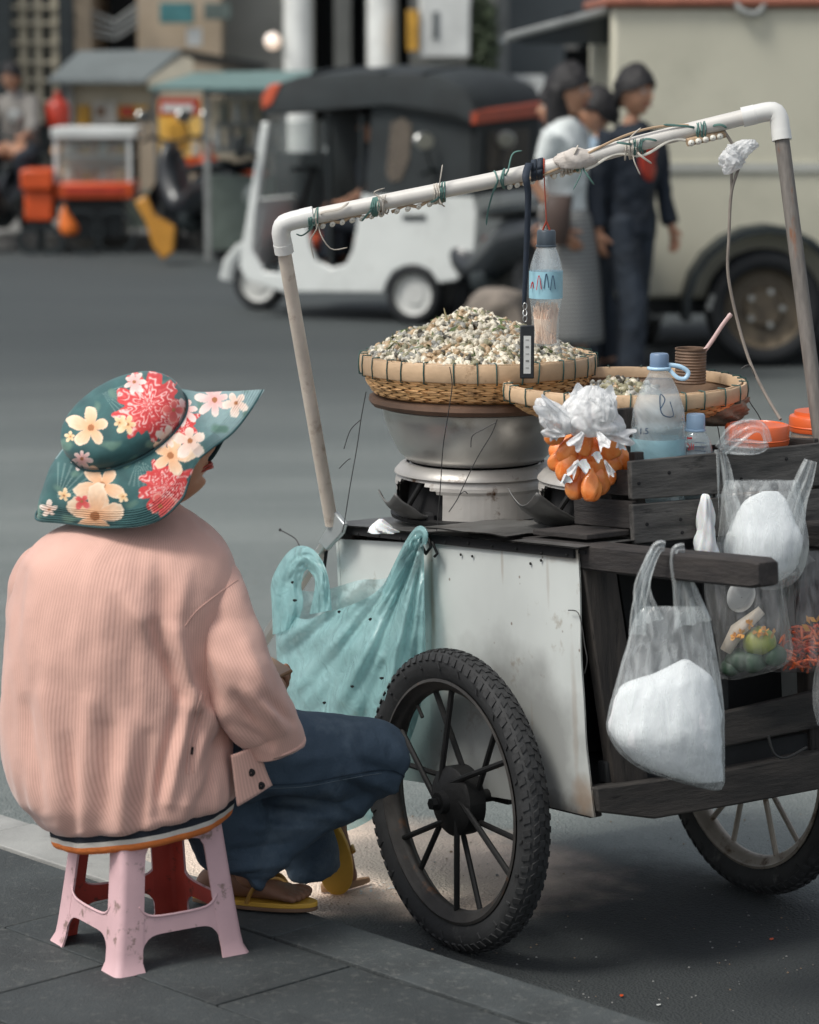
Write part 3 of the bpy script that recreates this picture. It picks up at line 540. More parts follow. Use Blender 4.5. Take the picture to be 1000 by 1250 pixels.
body = [(292, 326), (300, 342), (345, 357), (468, 358), (472, 345), (480, 332), (494, 325), (508, 324), (524, 330), (534, 346), (556, 343), (574, 330), (580, 300), (582, 262), (577, 238), (442, 236), (436, 270), (430, 305), (422, 322), (405, 327), (385, 318), (378, 300), (374, 272), (346, 270), (342, 334), (322, 332), (308, 305), (312, 260), (328, 150), (319, 148), (300, 270), (294, 300)]
for b0 in (0, Wd - .05): q = MB(); q.prism(tz(body, b0, 0), TF.b * .05); q.build('side_panel', m_tw, tk, bevel=.012)
L = lambda x, y: TF.onb(x, y, 0)
ar = L(580, 300).x; af = L(296, 300).x; zt = L(577, 238).z; zb = L(560, 345).z
q = MB(); q.fbox(TF, ar, ar + .05, .05, Wd - .05, zb, zt); q.build('rear_panel', m_tw, tk, bevel=.02)
q = MB(); q.fbox(TF, ar - .06, ar, .05, Wd - .05, zb - .02, zb + .1); q.build('rear_bumper', m_dark, tk, bevel=.02)
for b0 in (.12, Wd - .22): q = MB(); q.fbox(TF, ar - .02, ar, b0, b0 + .1, zb + .16, zb + .3); q.build('tail_light', m_red, tk, bevel=.01)
q = MB(); q.fbox(TF, ar + .05, af - .1, .05, Wd - .05, zb + .02, zb + .06); q.build('floor_pan', m_dark, tk)
q = MB(); q.prism(tz([(294, 300), (300, 270), (308, 240), (314, 262), (306, 330), (294, 322)], .06, 0), TF.b * (Wd - .12)); q.build('front_cowl', m_tw, tk, bevel=.03)
q = MB(); q.prism(tz([(309, 238), (322, 150), (325, 150), (313, 240)], .08, 0), TF.b * (Wd - .16)); q.build('windscreen', m_glass, tk)
roof = [(326, 140), (326, 118), (336, 104), (370, 93), (450, 88), (540, 92), (572, 108), (585, 135), (580, 150), (560, 138), (470, 128), (400, 133), (350, 137)]
q = MB(); rings = []
for b0, sc_ in ((-.05, .97), (-.04, 1), (.2, 1.02), (.55, 1.035), (.9, 1.02), (Wd + .04, 1), (Wd + .05, .97)): rings.append([TF(P_.x, 0, P_.z if P_.z < 1.45 else 1.45 + (P_.z - 1.45) * (1 + (sc_ - 1) * 6)) + TF.b * b0 for P_ in (TF.onb(x, y, 0) for x, y in roof)])
q.loft(rings, True, True); q.build('canvas_roof', m_canv, tk, ang=50)
q = MB(); rings = []
for b0 in (0, .03): rings.append([TF(P_.x, b0, P_.z) for P_ in (TF.onb(x, y, 0) for x, y in ((455, 120), (585, 130), (582, 240), (446, 238)))])
q.loft(rings, True, True); q.build('side_curtain', m_canv, tk)
q = MB(); q.prism(tz([(478, 150), (492, 143), (503, 152), (500, 195), (490, 220), (477, 222), (472, 210)], -.008, 0), TF.b * .006); q.build('side_window', m_clear, tk)
q = MB(); q.fbox(TF, ar + .0, ar + .03, 0, Wd, zt, 1.42); q.build('rear_curtain', m_canv, tk)
q = MB(); q.fbox(TF, ar - .012, ar, .2, Wd - .2, zt + .1, 1.28); q.build('rear_window', m_clear, tk)
a_, z_ = ar, L(585, 130).z
q = MB(); q.hexa([TF(ar - .03, -.05, 1.33), TF(ar - .03, Wd + .05, 1.36), TF(ar + .02, Wd + .05, 1.36), TF(ar + .02, -.05, 1.33), TF(ar - .03, -.05, 1.42), TF(ar - .03, Wd + .05, 1.46), TF(ar + .02, Wd + .05, 1.46), TF(ar + .02, -.05, 1.42)]); q.build('rear_trim', m_oran, tk, bevel=.01)
q = MB(); q.prism(tz([(324, 134), (324, 117), (334, 103), (348, 101), (336, 128)], -.06, 0), TF.b * .1); q.build('roof_corner', m_oran, tk, bevel=.01)
for x in (398, 440): A, B = L(x, 140), L(x + (4 if x == 398 else 0), 240 if x > 400 else 330); q = MB(); q.tube([TF(A.x, .03, A.z), TF(B.x, .03, B.z)], .02, 8); q.build('roof_post', m_dark, tk)
def wheel(name, par, fr, c, axis, R_, w, mt, mr, hub=.35, spokes=0):
    x = V(axis).orthogonal().normalized(); ax = V(axis).normalized(); y = ax.cross(x); h = w / 2
    e = sub_empty(name, par, Frame(c, x, y, ax))
    q = MB(); q.lathe([(R_ * .68, -h * .7), (R_ * .8, -h), (R_ * .93, -h * .9), (R_, -h * .45), (R_, h * .45), (R_ * .93, h * .9), (R_ * .8, h), (R_ * .68, h * .7), (R_ * .68, -h * .7)], c, 36, (x, y, ax)); q.build('tyre', mt, e, ang=60)
    q = MB(); q.lathe([(.001, -h * .35), (R_ * hub, -h * .35), (R_ * hub * 1.15, -h * .1), (R_ * .6, -h * .15), (R_ * .69, -h * .75), (R_ * .69, h * .75), (R_ * .6, h * .15), (R_ * hub, h * .3), (.001, h * .3)], c, 32, (x, y, ax)); q.build('rim', mr, e, ang=40)
    return e
wheel('wheel', tk, TF, TF(0, .03, .2), TF.b, .2, .13, m_tyre, m_rimw); wheel('wheel', tk, TF, TF(0, Wd - .08, .2), TF.b, .2, .13, m_tyre, m_rimw); wheel('wheel', tk, TF, TF(TF.onb(318, 360, Wd / 2).x, Wd / 2, .2), TF.b, .2, .12, m_tyre, m_rimw)
q = MB(); c_ = TF.onb(318, 342, Wd / 2); q.tube([TF(c_.x + .26 * cos(k), Wd / 2, .2 + .26 * sin(k)) for k in (0, .5, 1, 1.6, 2.1, 2.7)], .06, 8, flat=.3); q.build('front_mudguard', m_tw, tk)
q = MB(); A = L(442, 300); q.fbox(TF, A.x - .25, A.x + .1, .15, Wd - .15, .5, .58); q.build('passenger_seat', m_oran, tk, bevel=.03); q = MB(); q.fbox(TF, A.x - .05, A.x + .03, .2, Wd - .15, .95, 1.25); q.build('seat_back', m_oran, tk, bevel=.02)
q = MB(); A = L(350, 300); q.fbox(TF, A.x - .12, A.x + .2, .2, Wd - .2, .45, .55); q.build('driver_seat', m_oran, tk, bevel=.03)
q = MB(); hb = TF(af - .25, Wd / 2, 1.0); q.tube([TF(af - .1, Wd / 2, .5), hb], .03, 8); q.tube([hb - TF.b * .3, hb, hb + TF.b * .3], .018, 8); q.build('handlebar', m_dark, tk)
q = MB(); q.lathe([(.001, .05), (.06, .045), (.085, .0), (.07, -.05), (.001, -.07)], TF(af + .03, .22, .82), 18, (TF.b, V((0, 0, 1)), TF.a)); q.build('headlight', m_glass, tk)
for b0 in (-.10,): q = MB(); q.tube([TF(af - .12, .02, 1.1), TF(af - .06, b0, 1.14)], .012, 8); q.build('mirror_arm', m_dark, tk); q = MB(); q.box(TF(af - .06, b0 - .03, 1.16), (.04, .1, .14), (TF.a, TF.b, V((0, 0, 1)))); q.build('mirror', m_dark, tk, bevel=.015)
q = MB(); q.prism(tz([(492, 262), (520, 262), (520, 268), (492, 268)], -.012, 0), TF.b * .012); q.build('door_handle', m_dark, tk)
q = MB(); q.fbox(TF, ar - .03, ar, .38, .70, zb + .12, zb + .24); q.build('number_plate', m_white, tk, bevel=.005)
for x in (385, 470, 520): A = TF.onb(x, 92, 0); q = MB(); q.tube([TF(A.x, b_, A.z + .012 + .035 * sin(pi * (b_ + .05) / 1.2)) for b_ in (-.05, .2, .5, .8, 1.1)] , .014, 6); q.build('canvas_rib', m_canv, tk)
q = MB(); q.prism(tz([(336, 186), (396, 186), (398, 325), (340, 325)], .62, .62), TF.b * .03); q.build('cab_shade_panel', m_dark, tk)  # dark sheet added so the front of the cab looks shaded inside
q = MB(); q.prism(tz([(398, 128), (452, 128), (452, 325), (398, 325)], .92, .92), TF.b * .03); q.build('far_shade_panel', m_canv, tk)  # dark sheet added across the doorway to stand for interior shade
# passenger inside, dark clothes
PS = TF(L(415, 300).x, .42, 0)
t = thing('person', 'seated passenger in dark clothes inside the tuk-tuk doorway', 'person', PS)
fa, fb, fc = TF.a, TF.b, V((0, 0, 1)); S_ = lambda a, b, c: PS + fa * a + fb * b + fc * c
J = {'pelvis': (S_(-.12, 0, .66), .11), 'chest': (S_(-.1, 0, 1.0), (.13, .1)), 'neck': (S_(-.08, 0, 1.18), .05)}; E = [('pelvis', 'chest'), ('chest', 'neck')]
for k, sg in (('L', 1), ('R', -1)):
    J.update({k + 'sh': (S_(-.1, .17 * sg, 1.1), .05), k + 'el': (S_(-.1, .24 * sg, .86), .04), k + 'wr': (S_(.08, .2 * sg, .78), .028), k + 'kn': (S_(.22, .12 * sg, .66), .06), k + 'an': (S_(.24, .12 * sg, .36), .04)}); E += [('chest', k + 'sh'), (k + 'sh', k + 'el'), (k + 'el', k + 'wr'), ('pelvis', k + 'kn'), (k + 'kn', k + 'an')]
    hand_pts(J, E, k + 'wr', J[k + 'wr'][0], fa, -fc, -sg, .4, 1, k)
skin('body', J, E, m_skin, t); head(t, S_(-.05, 0, 1.3), fa, hair='short')
q = MB(); q.tube([S_(-.13, 0, .58), S_(-.12, 0, .8), S_(-.1, 0, 1.05), S_(-.09, 0, 1.16)], [.16, .16, .17, .08], 16, flat=1.15, up=fa)
for sg in (1, -1): q.tube([S_(-.1, .15 * sg, 1.1), S_(-.1, .23 * sg, .9)], [.075, .06], 12); q.tube([S_(-.1, .08 * sg, .62), S_(.22, .12 * sg, .66), S_(.24, .12 * sg, .4)], [.1, .08, .07], 12)
q.build('dark_clothes', m_navy, t, remesh=.014, smooth=4, ang=180)

# ---------------------------------------------------------------- motorbikes
m_chrome = mat('dull_chrome', (.45, .46, .45), .3, .1, 8, .05, metal=.9)
m_bikerim = mat('grey_bike_rim', (.06, .065, .07), .4, .2, 8, .1)
def motorbike(label, O, ang, paint, group='motorbikes parked across the road', mirrors=True, lean=0.0):
    f = V((cos(ang), sin(ang), 0)); l = V((-sin(ang), cos(ang), 0)); u = V((0, 0, 1)); u = (u + l * lean).normalized(); FR = Frame(O, f, l, u); t = thing('motorbike', label, 'motorbike', frame=FR, group=group)
    wheel('wheel', t, FR, FR(.62, 0, .29), l, .29, .09, m_tyre, m_bikerim, .2); wheel('wheel', t, FR, FR(-.6, 0, .29), l, .29, .1, m_tyre, m_bikerim, .25)
    q = MB(); rings = []
    for a, w_, z0, z1 in cr([(-.85, .04, .72, .78), (-.6, .11, .52, .80), (-.25, .13, .42, .76), (.0, .12, .30, .62), (.2, .12, .28, .50), (.38, .15, .30, .72), (.48, .16, .38, .95), (.55, .10, .6, 1.0)], 22): rings.append([FR(a, w_ * cos(k * pi / 10), (z0 + z1) / 2 + (z1 - z0) / 2 * sin(k * pi / 10)) for k in range(20)])
    q.loft(rings, True, True); q.build('bodywork', paint, t, ang=180)
    q = MB(); rings = [[FR(a, w_ * cos(k * pi / 8), z + h_ * sin(k * pi / 8)) for k in range(16)] for a, w_, z, h_ in ((-.78, .08, .82, .02), (-.6, .13, .82, .05), (-.3, .14, .79, .05), (0, .11, .76, .04), (.08, .05, .74, .02))]; q.loft(rings, True, True); q.build('seat', m_dark, t, ang=180)
    q = MB(); q.tube([FR(.62, .06, .29), FR(.47, .05, .85)], .025, 8); q.tube([FR(.62, -.06, .29), FR(.47, -.05, .85)], .025, 8); q.build('fork', m_chrome, t)
    q = MB(); q.tube(crv([FR(.36, .34, 1.0), FR(.42, .2, 1.03), FR(.46, 0, .98), FR(.42, -.2, 1.03), FR(.36, -.34, 1.0)], 14), .016, 8); q.build('handlebar', m_dark, t)
    q = MB(); q.lathe([(.001, .06), (.06, .05), (.085, 0), (.07, -.06), (.001, -.08)], FR(.54, 0, .93), 16, (l, u, f)); q.build('headlight', m_glass, t)
    q = MB(); q.tube([FR(.1, -.16, .22), FR(-.4, -.17, .26), FR(-.85, -.18, .36)], [.03, .045, .05], 10); q.build('exhaust', m_chrome, t)
    q = MB(); q.tube([FR(.1, 0, .3), FR(-.05, -.02, .35)], .13, 12); q.build('engine', m_dark, t)
    q = MB(); q.tube([FR(.62 + .33 * cos(k), 0, .29 + .33 * sin(k)) for k in (.2, .7, 1.2, 1.7, 2.2)], .06, 8, flat=.25); q.build('mudguard', paint, t)
    if mirrors:
        for sg in (1, -1):
            q = MB(); q.tube([FR(.4, .24 * sg, 1.02), FR(.38, .3 * sg, 1.18)], .008, 6); o = q.build('mirror_stalk', m_dark, t); q = MB(); q.lathe([(.001, .012), (.05, .01), (.058, 0), (.05, -.012), (.001, -.014)], FR(.38, .31 * sg, 1.22), 16, (l * 1.3, u, f)); q.build('mirror', m_chrome, t)
    return t
m_yelp = mat('yellow_plastic', (.60, .28, .04), .35, .1, 5, coat=.3); m_blk = mat('black_plastic', (.014, .018, .022), .35, .2, 5, coat=.3)
tb_ = motorbike('black motorbike with yellow leg shield parked beside the snack cabinet', onz(232, 318) + V((0, .6, 0)), R(118), m_blk)
q = MB(); q.prism([pd(164, 246, 24.6), pd(178, 238, 24.6), pd(188, 262, 24.6), pd(214, 278, 24.6), pd(212, 308, 24.6), pd(198, 318, 24.6), pd(186, 300, 24.6), pd(178, 272, 24.6)], (0, .16, 0)); q.build('leg_shield', m_yelp, tb_, bevel=.02)
motorbike('dark motorbike with an orange flank behind the tuk-tuk cab', onz(276, 322) + V((0, .9, 0)), R(112), m_orange)
motorbike('black motorbike standing just behind the tuk-tuk tail', onz(602, 402), R(118), m_blk)
motorbike('black motorbike at far left with round mirrors and a rider', onz(8, 303), R(250), m_blk)
motorbike('black motorbike in front of the truck behind the navy jumper man', onz(752, 438) + V((.1, .25, 0)), R(75), m_blk)
# rider at far left
O = onz(18, 303); t = thing('person', 'rider in grey shirt sitting on the motorbike at far left', 'person', O); FR = Frame(O, V((cos(R(250)), sin(R(250)), 0)), V((-sin(R(250)), cos(R(250)), 0)), (0, 0, 1))
J = {'pelvis': (FR(-.2, 0, .92), .12), 'chest': (FR(-.1, 0, 1.25), (.14, .1)), 'neck': (FR(-.05, 0, 1.43), .05)}; E = [('pelvis', 'chest'), ('chest', 'neck')]
for k, sg in (('L', 1), ('R', -1)):
    J.update({k + 'sh': (FR(-.08, .18 * sg, 1.36), .05), k + 'el': (FR(.1, .26 * sg, 1.12), .04), k + 'wr': (FR(.32, .3 * sg, 1.04), .03), k + 'kn': (FR(.2, .2 * sg, .82), .07), k + 'an': (FR(.1, .24 * sg, .38), .04), k + 'ft': (FR(.25, .24 * sg, .33), .035)}); E += [('chest', k + 'sh'), (k + 'sh', k + 'el'), (k + 'el', k + 'wr'), ('pelvis', k + 'kn'), (k + 'kn', k + 'an'), (k + 'an', k + 'ft')]
    hand_pts(J, E, k + 'wr', J[k + 'wr'][0], FR.a, -FR.c, -sg, .6, 1, k)
skin('body', J, E, m_skin, t); head(t, FR(0, 0, 1.55), FR.a, hair='short')
q = MB(); q.tube([FR(-.2, 0, .85), FR(-.15, 0, 1.05), FR(-.1, 0, 1.3), FR(-.06, 0, 1.42)], [.17, .17, .17, .08], 16)
for sg in (1, -1): q.tube([FR(-.08, .16 * sg, 1.36), FR(.1, .26 * sg, 1.12), FR(.26, .29 * sg, 1.06)], [.08, .065, .05], 12)
q.build('shirt', m_gshirt, t, remesh=.015, smooth=4, ang=180)
q = MB()
for sg in (1, -1): q.tube([FR(-.2, .07 * sg, .88), FR(.2, .2 * sg, .82), FR(.1, .24 * sg, .42)], [.12, .09, .07], 12)
q.build('trousers', m_jeansd, t, remesh=.015, smooth=4, ang=180)

# ---------------------------------------------------------------- cream food truck
m_truck = mat('cream_truck', (.56, .54, .43), .5, .05, 1.2, .03, spots=((.43, .42, .33), 1.4, .5, .3)); m_trim = mat('silver_trim', (.55, .55, .50), .35, .1, 4, metal=.4); m_rust = mat('rust_red', (.30, .11, .07), .7, .2, 6)
Yt = 16.9; t = thing('food_truck', 'cream panelled food truck with silver trim and open awning flap', 'truck', (3.6, Yt, 0)); x0 = pd(745, 200, Yt).x; zt_ = pd(800, 8, Yt).z; zb_ = pd(800, 365, Yt).z
q = MB(); q.box((x0 + 2.1, Yt + 1.05, (zt_ + zb_) / 2), (4.2, 2.1, zt_ - zb_)); q.build('body', m_truck, t, bevel=.03)
q = MB(); q.box((x0 + 2.1, Yt + 1.05, zt_ + .03), (4.28, 2.2, .06)); q.build('roof_rail', m_rust, t, bevel=.02)
q = MB(); q.box((x0 + 2.1, Yt - .008, pd(800, 204, Yt).z), (4.15, .016, .05)); q.build('trim_strip', m_trim, t)
q = MB(); q.box((x0 + 2.1, Yt + 1.05, zb_ - .05), (4.1, 1.8, .1)); q.build('chassis', m_dark, t)
for dx in (1.35, 2.75): q = MB(); q.box((x0 + dx, Yt - .004, (zt_ + zb_) / 2), (.012, .01, zt_ - zb_ - .1)); q.build('panel_seam', m_cream, t)
q = MB(); q.prism([pd(745, 14, Yt + .2), pd(620, 46, Yt - .1), pd(620, 52, Yt - .1), pd(745, 22, Yt + .2)], (0, 1.7, 0)); q.build('awning_flap', m_dgrey, t)
q = MB(); q.prism([pd(624, 48, Yt - .1), pd(745, 20, Yt + .18), pd(745, 54, Yt + .18), pd(640, 54, Yt - .08)], (0, .03, 0)); q.build('awning_cheek', m_dark, t)
q = MB(); q.tube([pd(745, 12, Yt + .15), pd(618, 46, Yt - .12)], .025, 8); q.build('awning_edge', m_dull, t)
wc = pd(932, 398, Yt - .12); wc.z = .34
e = wheel('wheel', t, None, wc, (0, 1, 0), .34, .22, m_tyre, mat('rim_brown', (.10, .08, .055), .6, .3, 8), .3); wc2 = wc + V((1.9, 0, 0)); wheel('wheel', t, None, wc2, (0, 1, 0), .34, .22, m_tyre, MC['rim_brown'], .3)
q = MB(); rings = []
for k in range(13):
    a = -.15 + (pi + .3) * k / 12; rings.append([wc + V((cos(a) * r_, dy, sin(a) * r_)) for r_, dy in ((.44, -.16), (.48, -.16), (.48, .14), (.44, .14))])
q.loft(rings, True, True); q.build('mudguard', m_dark, t)
for k in range(5): 
    a = 2 * pi * k / 5; q = MB(); q.lathe([(.018, 0), (.018, -.03)], wc + V((cos(a) * .1, -.06, sin(a) * .1)), 6, (V((1, 0, 0)), V((0, 0, 1)), V((0, 1, 0))), True, True); q.build('wheel_nut', m_dull, t)
q = MB(); q.tube(crv([pd(895, -4, Yt - .02), pd(905, 12, Yt - .05), pd(925, 16, Yt - .05), pd(938, -4, Yt - .02)], 12), .018, 8); q.build('cable_loop', m_dull, t)
q = MB(); q.tube([pd(865, 378, Yt - .2), pd(872, 360, Yt - .2)], .025, 8); q.build('mudguard_bracket', m_dull, t)
# pale sack by the tuk-tuk tail
q = MB(); q.sil([(352, 590, 622, .1, 0), (362, 574, 640, .2, 0), (385, 566, 650, .25, 0), (430, 560, 655, .28), (474, 566, 650, .25)], 15.4, 24, 12, disp=lambda a, t_: 1 + .16 * sin(a * 5 + t_ * 6) + .2 * nz((cos(a) * 2, sin(a) * 2, t_ * 3), 1.5, 4)); q.build('cloth_sack', mat('pale_sacking', (.17, .145, .12), .9, .3, 8), cat='sack', kind='thing', label='pale brown cloth sack on the road behind the snail basket')
# ---------------------------------------------------------------- the vendor's cart
O_ = onz(572, 1163); O_.z = .31
K = yawframe(O_, 32, 5)
def kb(x, y, v): L = K.onb(x, y, v); return L
def kw(x, y, v): L = K.onb(x, y, v); return K(*L)          # world point on the lengthwise plane v
def kua(x, y, u): L = K.ona(x, y, u); return K(*L)         # world point on the crosswise plane u
def panel_mat():
    m = mat('dirty_white_sheet', (.56, .59, .57), .5, .07, 2.5, .10, 14, spots=((.30, .26, .20), 9, .60, .12)); nt = m.node_tree; N = nt.nodes; L = nt.links; b = N['Principled BSDF']
    src = b.inputs['Base Color'].links[0].from_socket; tc = N.new('ShaderNodeTexCoord')
    def ring(loc, sc, a, b_, col, src, nsc=9, amt=.85):
        mp = N.new('ShaderNodeMapping'); mp.vector_type = 'TEXTURE'; mp.inputs['Location'].default_value = loc; mp.inputs['Scale'].default_value = sc; L.new(tc.outputs['Object'], mp.inputs[0])
        ln = N.new('ShaderNodeVectorMath'); ln.operation = 'LENGTH'; L.new(mp.outputs[0], ln.inputs[0]); no = N.new('ShaderNodeTexNoise'); no.inputs['Scale'].default_value = nsc; no.inputs['Detail'].default_value = 6; L.new(tc.outputs['Object'], no.inputs[0])
        ad = N.new('ShaderNodeMath'); ad.operation = 'MULTIPLY_ADD'; ad.inputs[1].default_value = .7; L.new(no.outputs[0], ad.inputs[0]); L.new(ln.outputs['Value'], ad.inputs[2])
        mr = N.new('ShaderNodeMapRange'); mr.inputs[1].default_value = a; mr.inputs[2].default_value = b_; mr.inputs[3].default_value = amt; mr.inputs[4].default_value = 0; L.new(ad.outputs[0], mr.inputs[0])
        mx = N.new('ShaderNodeMix'); mx.data_type = 'RGBA'; L.new(mr.outputs[0], mx.inputs[0]); L.new(src, mx.inputs[6]); mx.inputs[7].default_value = (*col, 1); return mx.outputs[2]
    s = ring((.03, .08, -.02), (.36, 1, .36), 1.08, 1.42, (.11, .105, .10), src, 8, .6)          # darker ring around the wheel, broken up by noise
    s = ring((.25, .08, -.02), (.18, 1, .07), .8, 1.4, (.05, .045, .04), s, 30, .85)
    s = ring((.30, .08, .53), (.25, 1, .03), .8, 1.3, (.22, .15, .09), s, 25, .6)
    s = ring((-.24, .08, .45), (.02, 1, .25), .8, 1.4, (.22, .17, .11), s, 20, .5)
    for lx, lz, sx_, sz_, am in ((-.235, .42, .010, .12, .4), (.04, .49, .006, .05, .35), (.20, .47, .006, .07, .25), (.275, .20, .012, .16, .3), (.12, .18, .004, .05, .2), (.30, .05, .05, .05, .6)): s = ring((lx, .08, lz), (sx_, 1, sz_), .75, 1.35, (.24, .16, .10), s, 34, am)
    v = N.new('ShaderNodeTexVoronoi'); v.inputs['Scale'].default_value = 22; L.new(tc.outputs['Object'], v.inputs[0]); mr = N.new('ShaderNodeMapRange'); mr.inputs[1].default_value = .05; mr.inputs[2].default_value = .09; mr.inputs[3].default_value = .8; mr.inputs[4].default_value = 0; L.new(v.outputs[0], mr.inputs[0])
    mx = N.new('ShaderNodeMix'); mx.data_type = 'RGBA'; L.new(mr.outputs[0], mx.inputs[0]); L.new(s, mx.inputs[6]); mx.inputs[7].default_value = (.16, .11, .08, 1); L.new(mx.outputs[2], b.inputs['Base Color'])
    return m
m_panel = panel_mat()
def wood(name, c, c2, st): return mat(name, c, .8, .3, 3.2, .8, 12, col2=c2, stretch=st, spots=((c[0] * .4, c[1] * .4, c[2] * .4), 4.5, .58, .1))
w_v = wood('weathered_wood_cross', (.035, .034, .032), (.115, .108, .10), (14, 1.6, 9)); w_u = wood('weathered_wood_long', (.016, .014, .014), (.042, .036, .033), (1.6, 14, 9)); w_w = wood('weathered_wood_upright', (.016, .014, .013), (.050, .042, .036), (12, 12, 1.5))
w_c = wood('dark_wood_cross', (.018, .017, .016), (.055, .048, .042), (14, 1.6, 9)); w_dark = mat('blackened_wood', (.012, .013, .014), .85, .4, 8, .5, 30); m_sheet = mat('grimy_tin', (.15, .15, .145), .45, .35, 7, .3, 40, metal=.55, spots=((.05, .035, .025), 10, .56, .1))
m_steel = mat('brushed_aluminium', (.62, .61, .58), .34, .07, 4, .10, 30, metal=.80, spots=((.34, .30, .25), 7, .58, .2)); m_sootin = mat('sooty_tin', (.48, .46, .43), .42, .22, 6, .4, 18, metal=.35, spots=((.11, .055, .025), 12, .56, .10))
m_soot = mat('soot', (.008, .008, .009), .9, .3, 9); m_pvc = mat('white_pvc', (.62, .60, .56), .38, .06, 8, .05, spots=((.30, .19, .12), 13, .63, .1)); m_oldpipe = mat('peeling_pipe', (.60, .53, .45), .6, .1, 12, .4, 60, spots=((.24, .15, .10), 20, .55, .22))
m_polew = mat('worn_grey_pole', (.16, .145, .13), .6, .2, 20, .3, 40, stretch=(6, 6, 1), spots=((.20, .085, .04), 6, .58, .1)); m_rubber = mat('dusty_rubber', (.022, .023, .024), .72, .3, 14, .4, 60, spots=((.10, .10, .095), 20, .60, .15)); m_tread = mat('tread_rubber', (.022, .023, .024), .75, .4, 30, .3)
m_rim = mat('rusty_rim', (.05, .047, .044), .55, .3, 14, .3, 50, metal=.3, spots=((.13, .07, .04), 20, .58, .1)); m_rim2 = mat('pale_rim', (.36, .32, .27), .45, .2, 10, .2, metal=.4, spots=((.12, .08, .05), 16, .55, .1)); m_iron = mat('dark_iron', (.015, .015, .015), .6, .3, 12, .3, metal=.4)
m_wire = mat('dark_wire', (.03, .03, .03), .5, .1, 5, 0)
cart = thing('street_cart', 'white sheet sided two wheeled cart with pipe arch and dark wooden handles', 'food cart', frame=K)
def kprism(name, pts, v, th, mt, **k): q = MB(); q.prism([kw(x, y, v) for x, y in pts], K.b * th); return q.build(name, mt, cart, **k)
def kubox(name, pts, u, th, mt, **k): q = MB(); q.prism([kua(x, y, u) for x, y in pts], K.a * -th); return q.build(name, mt, cart, **k)
# near side: two sheets with a lapped seam; slightly warped edges
def sheet(pts_top, pts_bot, v, th, n=24, nr=14, warp=.004, sd=1):
    q = MB(); top = cr(pts_top, n + 1); bot = cr(pts_bot, n + 1)
    def P(i, j, dv):
        a, b = top[round(i * n)], bot[round(i * n)]; x = a[0] + (b[0] - a[0]) * j; y = a[1] + (b[1] - a[1]) * j; w_ = kw(x, y, v)
        return w_ + K.b * (dv + warp * nz(w_, 4, sd) + warp * 1.2 * nz(w_, 11, sd) * (max(0, abs(i - .5) * 2 - .6)))
    q.surf(lambda i, j: P(i, j, 0), n, nr); q.surf(lambda i, j: P(i, j, th), n, nr); return q
q = sheet([(413, 658), (470, 661), (530, 664)], [(413, 940), (470, 948), (530, 958)], .088, .003, sd=3); q.build('side_sheet', m_panel, cart)
q = sheet([(526, 662), (600, 668), (660, 671), (705, 671)], [(526, 958), (600, 972), (672, 985), (727, 998)], .08, .003, n=44, nr=30, warp=.005)
for i, p in enumerate(q.v):   # the free right edge bows in at the top
    L = K.loc(p)
    if L.z < .46 and L.x > .24: q.v[i] = p - K.a * (.012 * math.sin(min(1, max(0, L.z / .46)) * pi) * (L.x - .24) / .07)
q.build('side_sheet', m_panel, cart)
q = MB(); q.fbox(K, -.62, .33, .69, .70, .0, .53); q.build('far_side_sheet', m_panel, cart)
q = MB(); q.fbox(K, -.63, -.62, .085, .70, .0, .53); q.build('nose_sheet', m_panel, cart)
q = MB(); q.fbox(K, -.61, .30, .10, .685, .03, .045); q.build('floor_board', w_dark, cart)
q = MB(); q.fbox(K, -.12, -.10, .10, .685, .05, .52); q.build('inner_board', w_dark, cart)
for u_ in (-.61, .10): q = MB(); q.fbox(K, u_, u_ + .04, .092, .13, .0, .525); q.build('frame_post', w_w, cart, bevel=.003); q = MB(); q.fbox(K, u_, u_ + .04, .65, .688, .0, .525); q.build('frame_post', w_w, cart, bevel=.003)
for v_ in (.095, .655): q = MB(); q.fbox(K, -.6, .29, v_, v_ + .03, .0, .029); q.build('frame_rail', w_u, cart, bevel=.003)
# open rear frame of dark boards
kubox('rear_post', [(712, 690), (752, 690), (795, 968), (752, 968)], .31, .03, w_w, bevel=.004)
q = MB(); q.fbox(K, .27, .31, .64, .69, .03, .52); q.build('rear_post', w_w, cart, bevel=.004)
kubox('bottom_beam', [(728, 962), (860, 945), (1010, 916), (1022, 960), (905, 982), (800, 1000), (732, 992)], .335, .04, w_c, bevel=.004)
kubox('bottom_beam', [(740, 930), (860, 915), (1015, 890), (1020, 912), (860, 942), (742, 958)], .300, .03, w_dark, bevel=.004)
kubox('middle_plank', [(790, 893), (886, 869), (1018, 838), (1020, 884), (886, 912), (792, 935)], .325, .018, w_c, bevel=.004)
kubox('upper_rail', [(716, 672), (1010, 640), (1012, 672), (718, 700)], .305, .03, w_dark, bevel=.004)
kubox('inner_panel', [(755, 700), (1010, 668), (1012, 880), (790, 920)], .16, .015, w_dark)
kubox('slat', [(860, 700), (885, 697), (892, 900), (868, 905)], .295, .012, w_dark, bevel=.003)
# push handles
for v_, e_ in ((.088, .845), (.60, .86)):
    q = MB(); rings = []
    for u_ in (-.10, .1, .3, .5, .7, e_ - .02, e_):
        k = .8 if u_ == e_ else 1; cw = .518; rings.append([K(u_, v_ + .029 + .029 * k * a, cw + .026 * k * b + .003 * nz((u_ * 9, v_, 0))) for a, b in ((-1, -.8), (-.8, -1), (.8, -1), (1, -.8), (1, .8), (.8, 1), (-.8, 1), (-1, .8))])
    q.loft(rings, True, True); q.build('push_handle', w_u, cart, ang=30, bevel=.002)
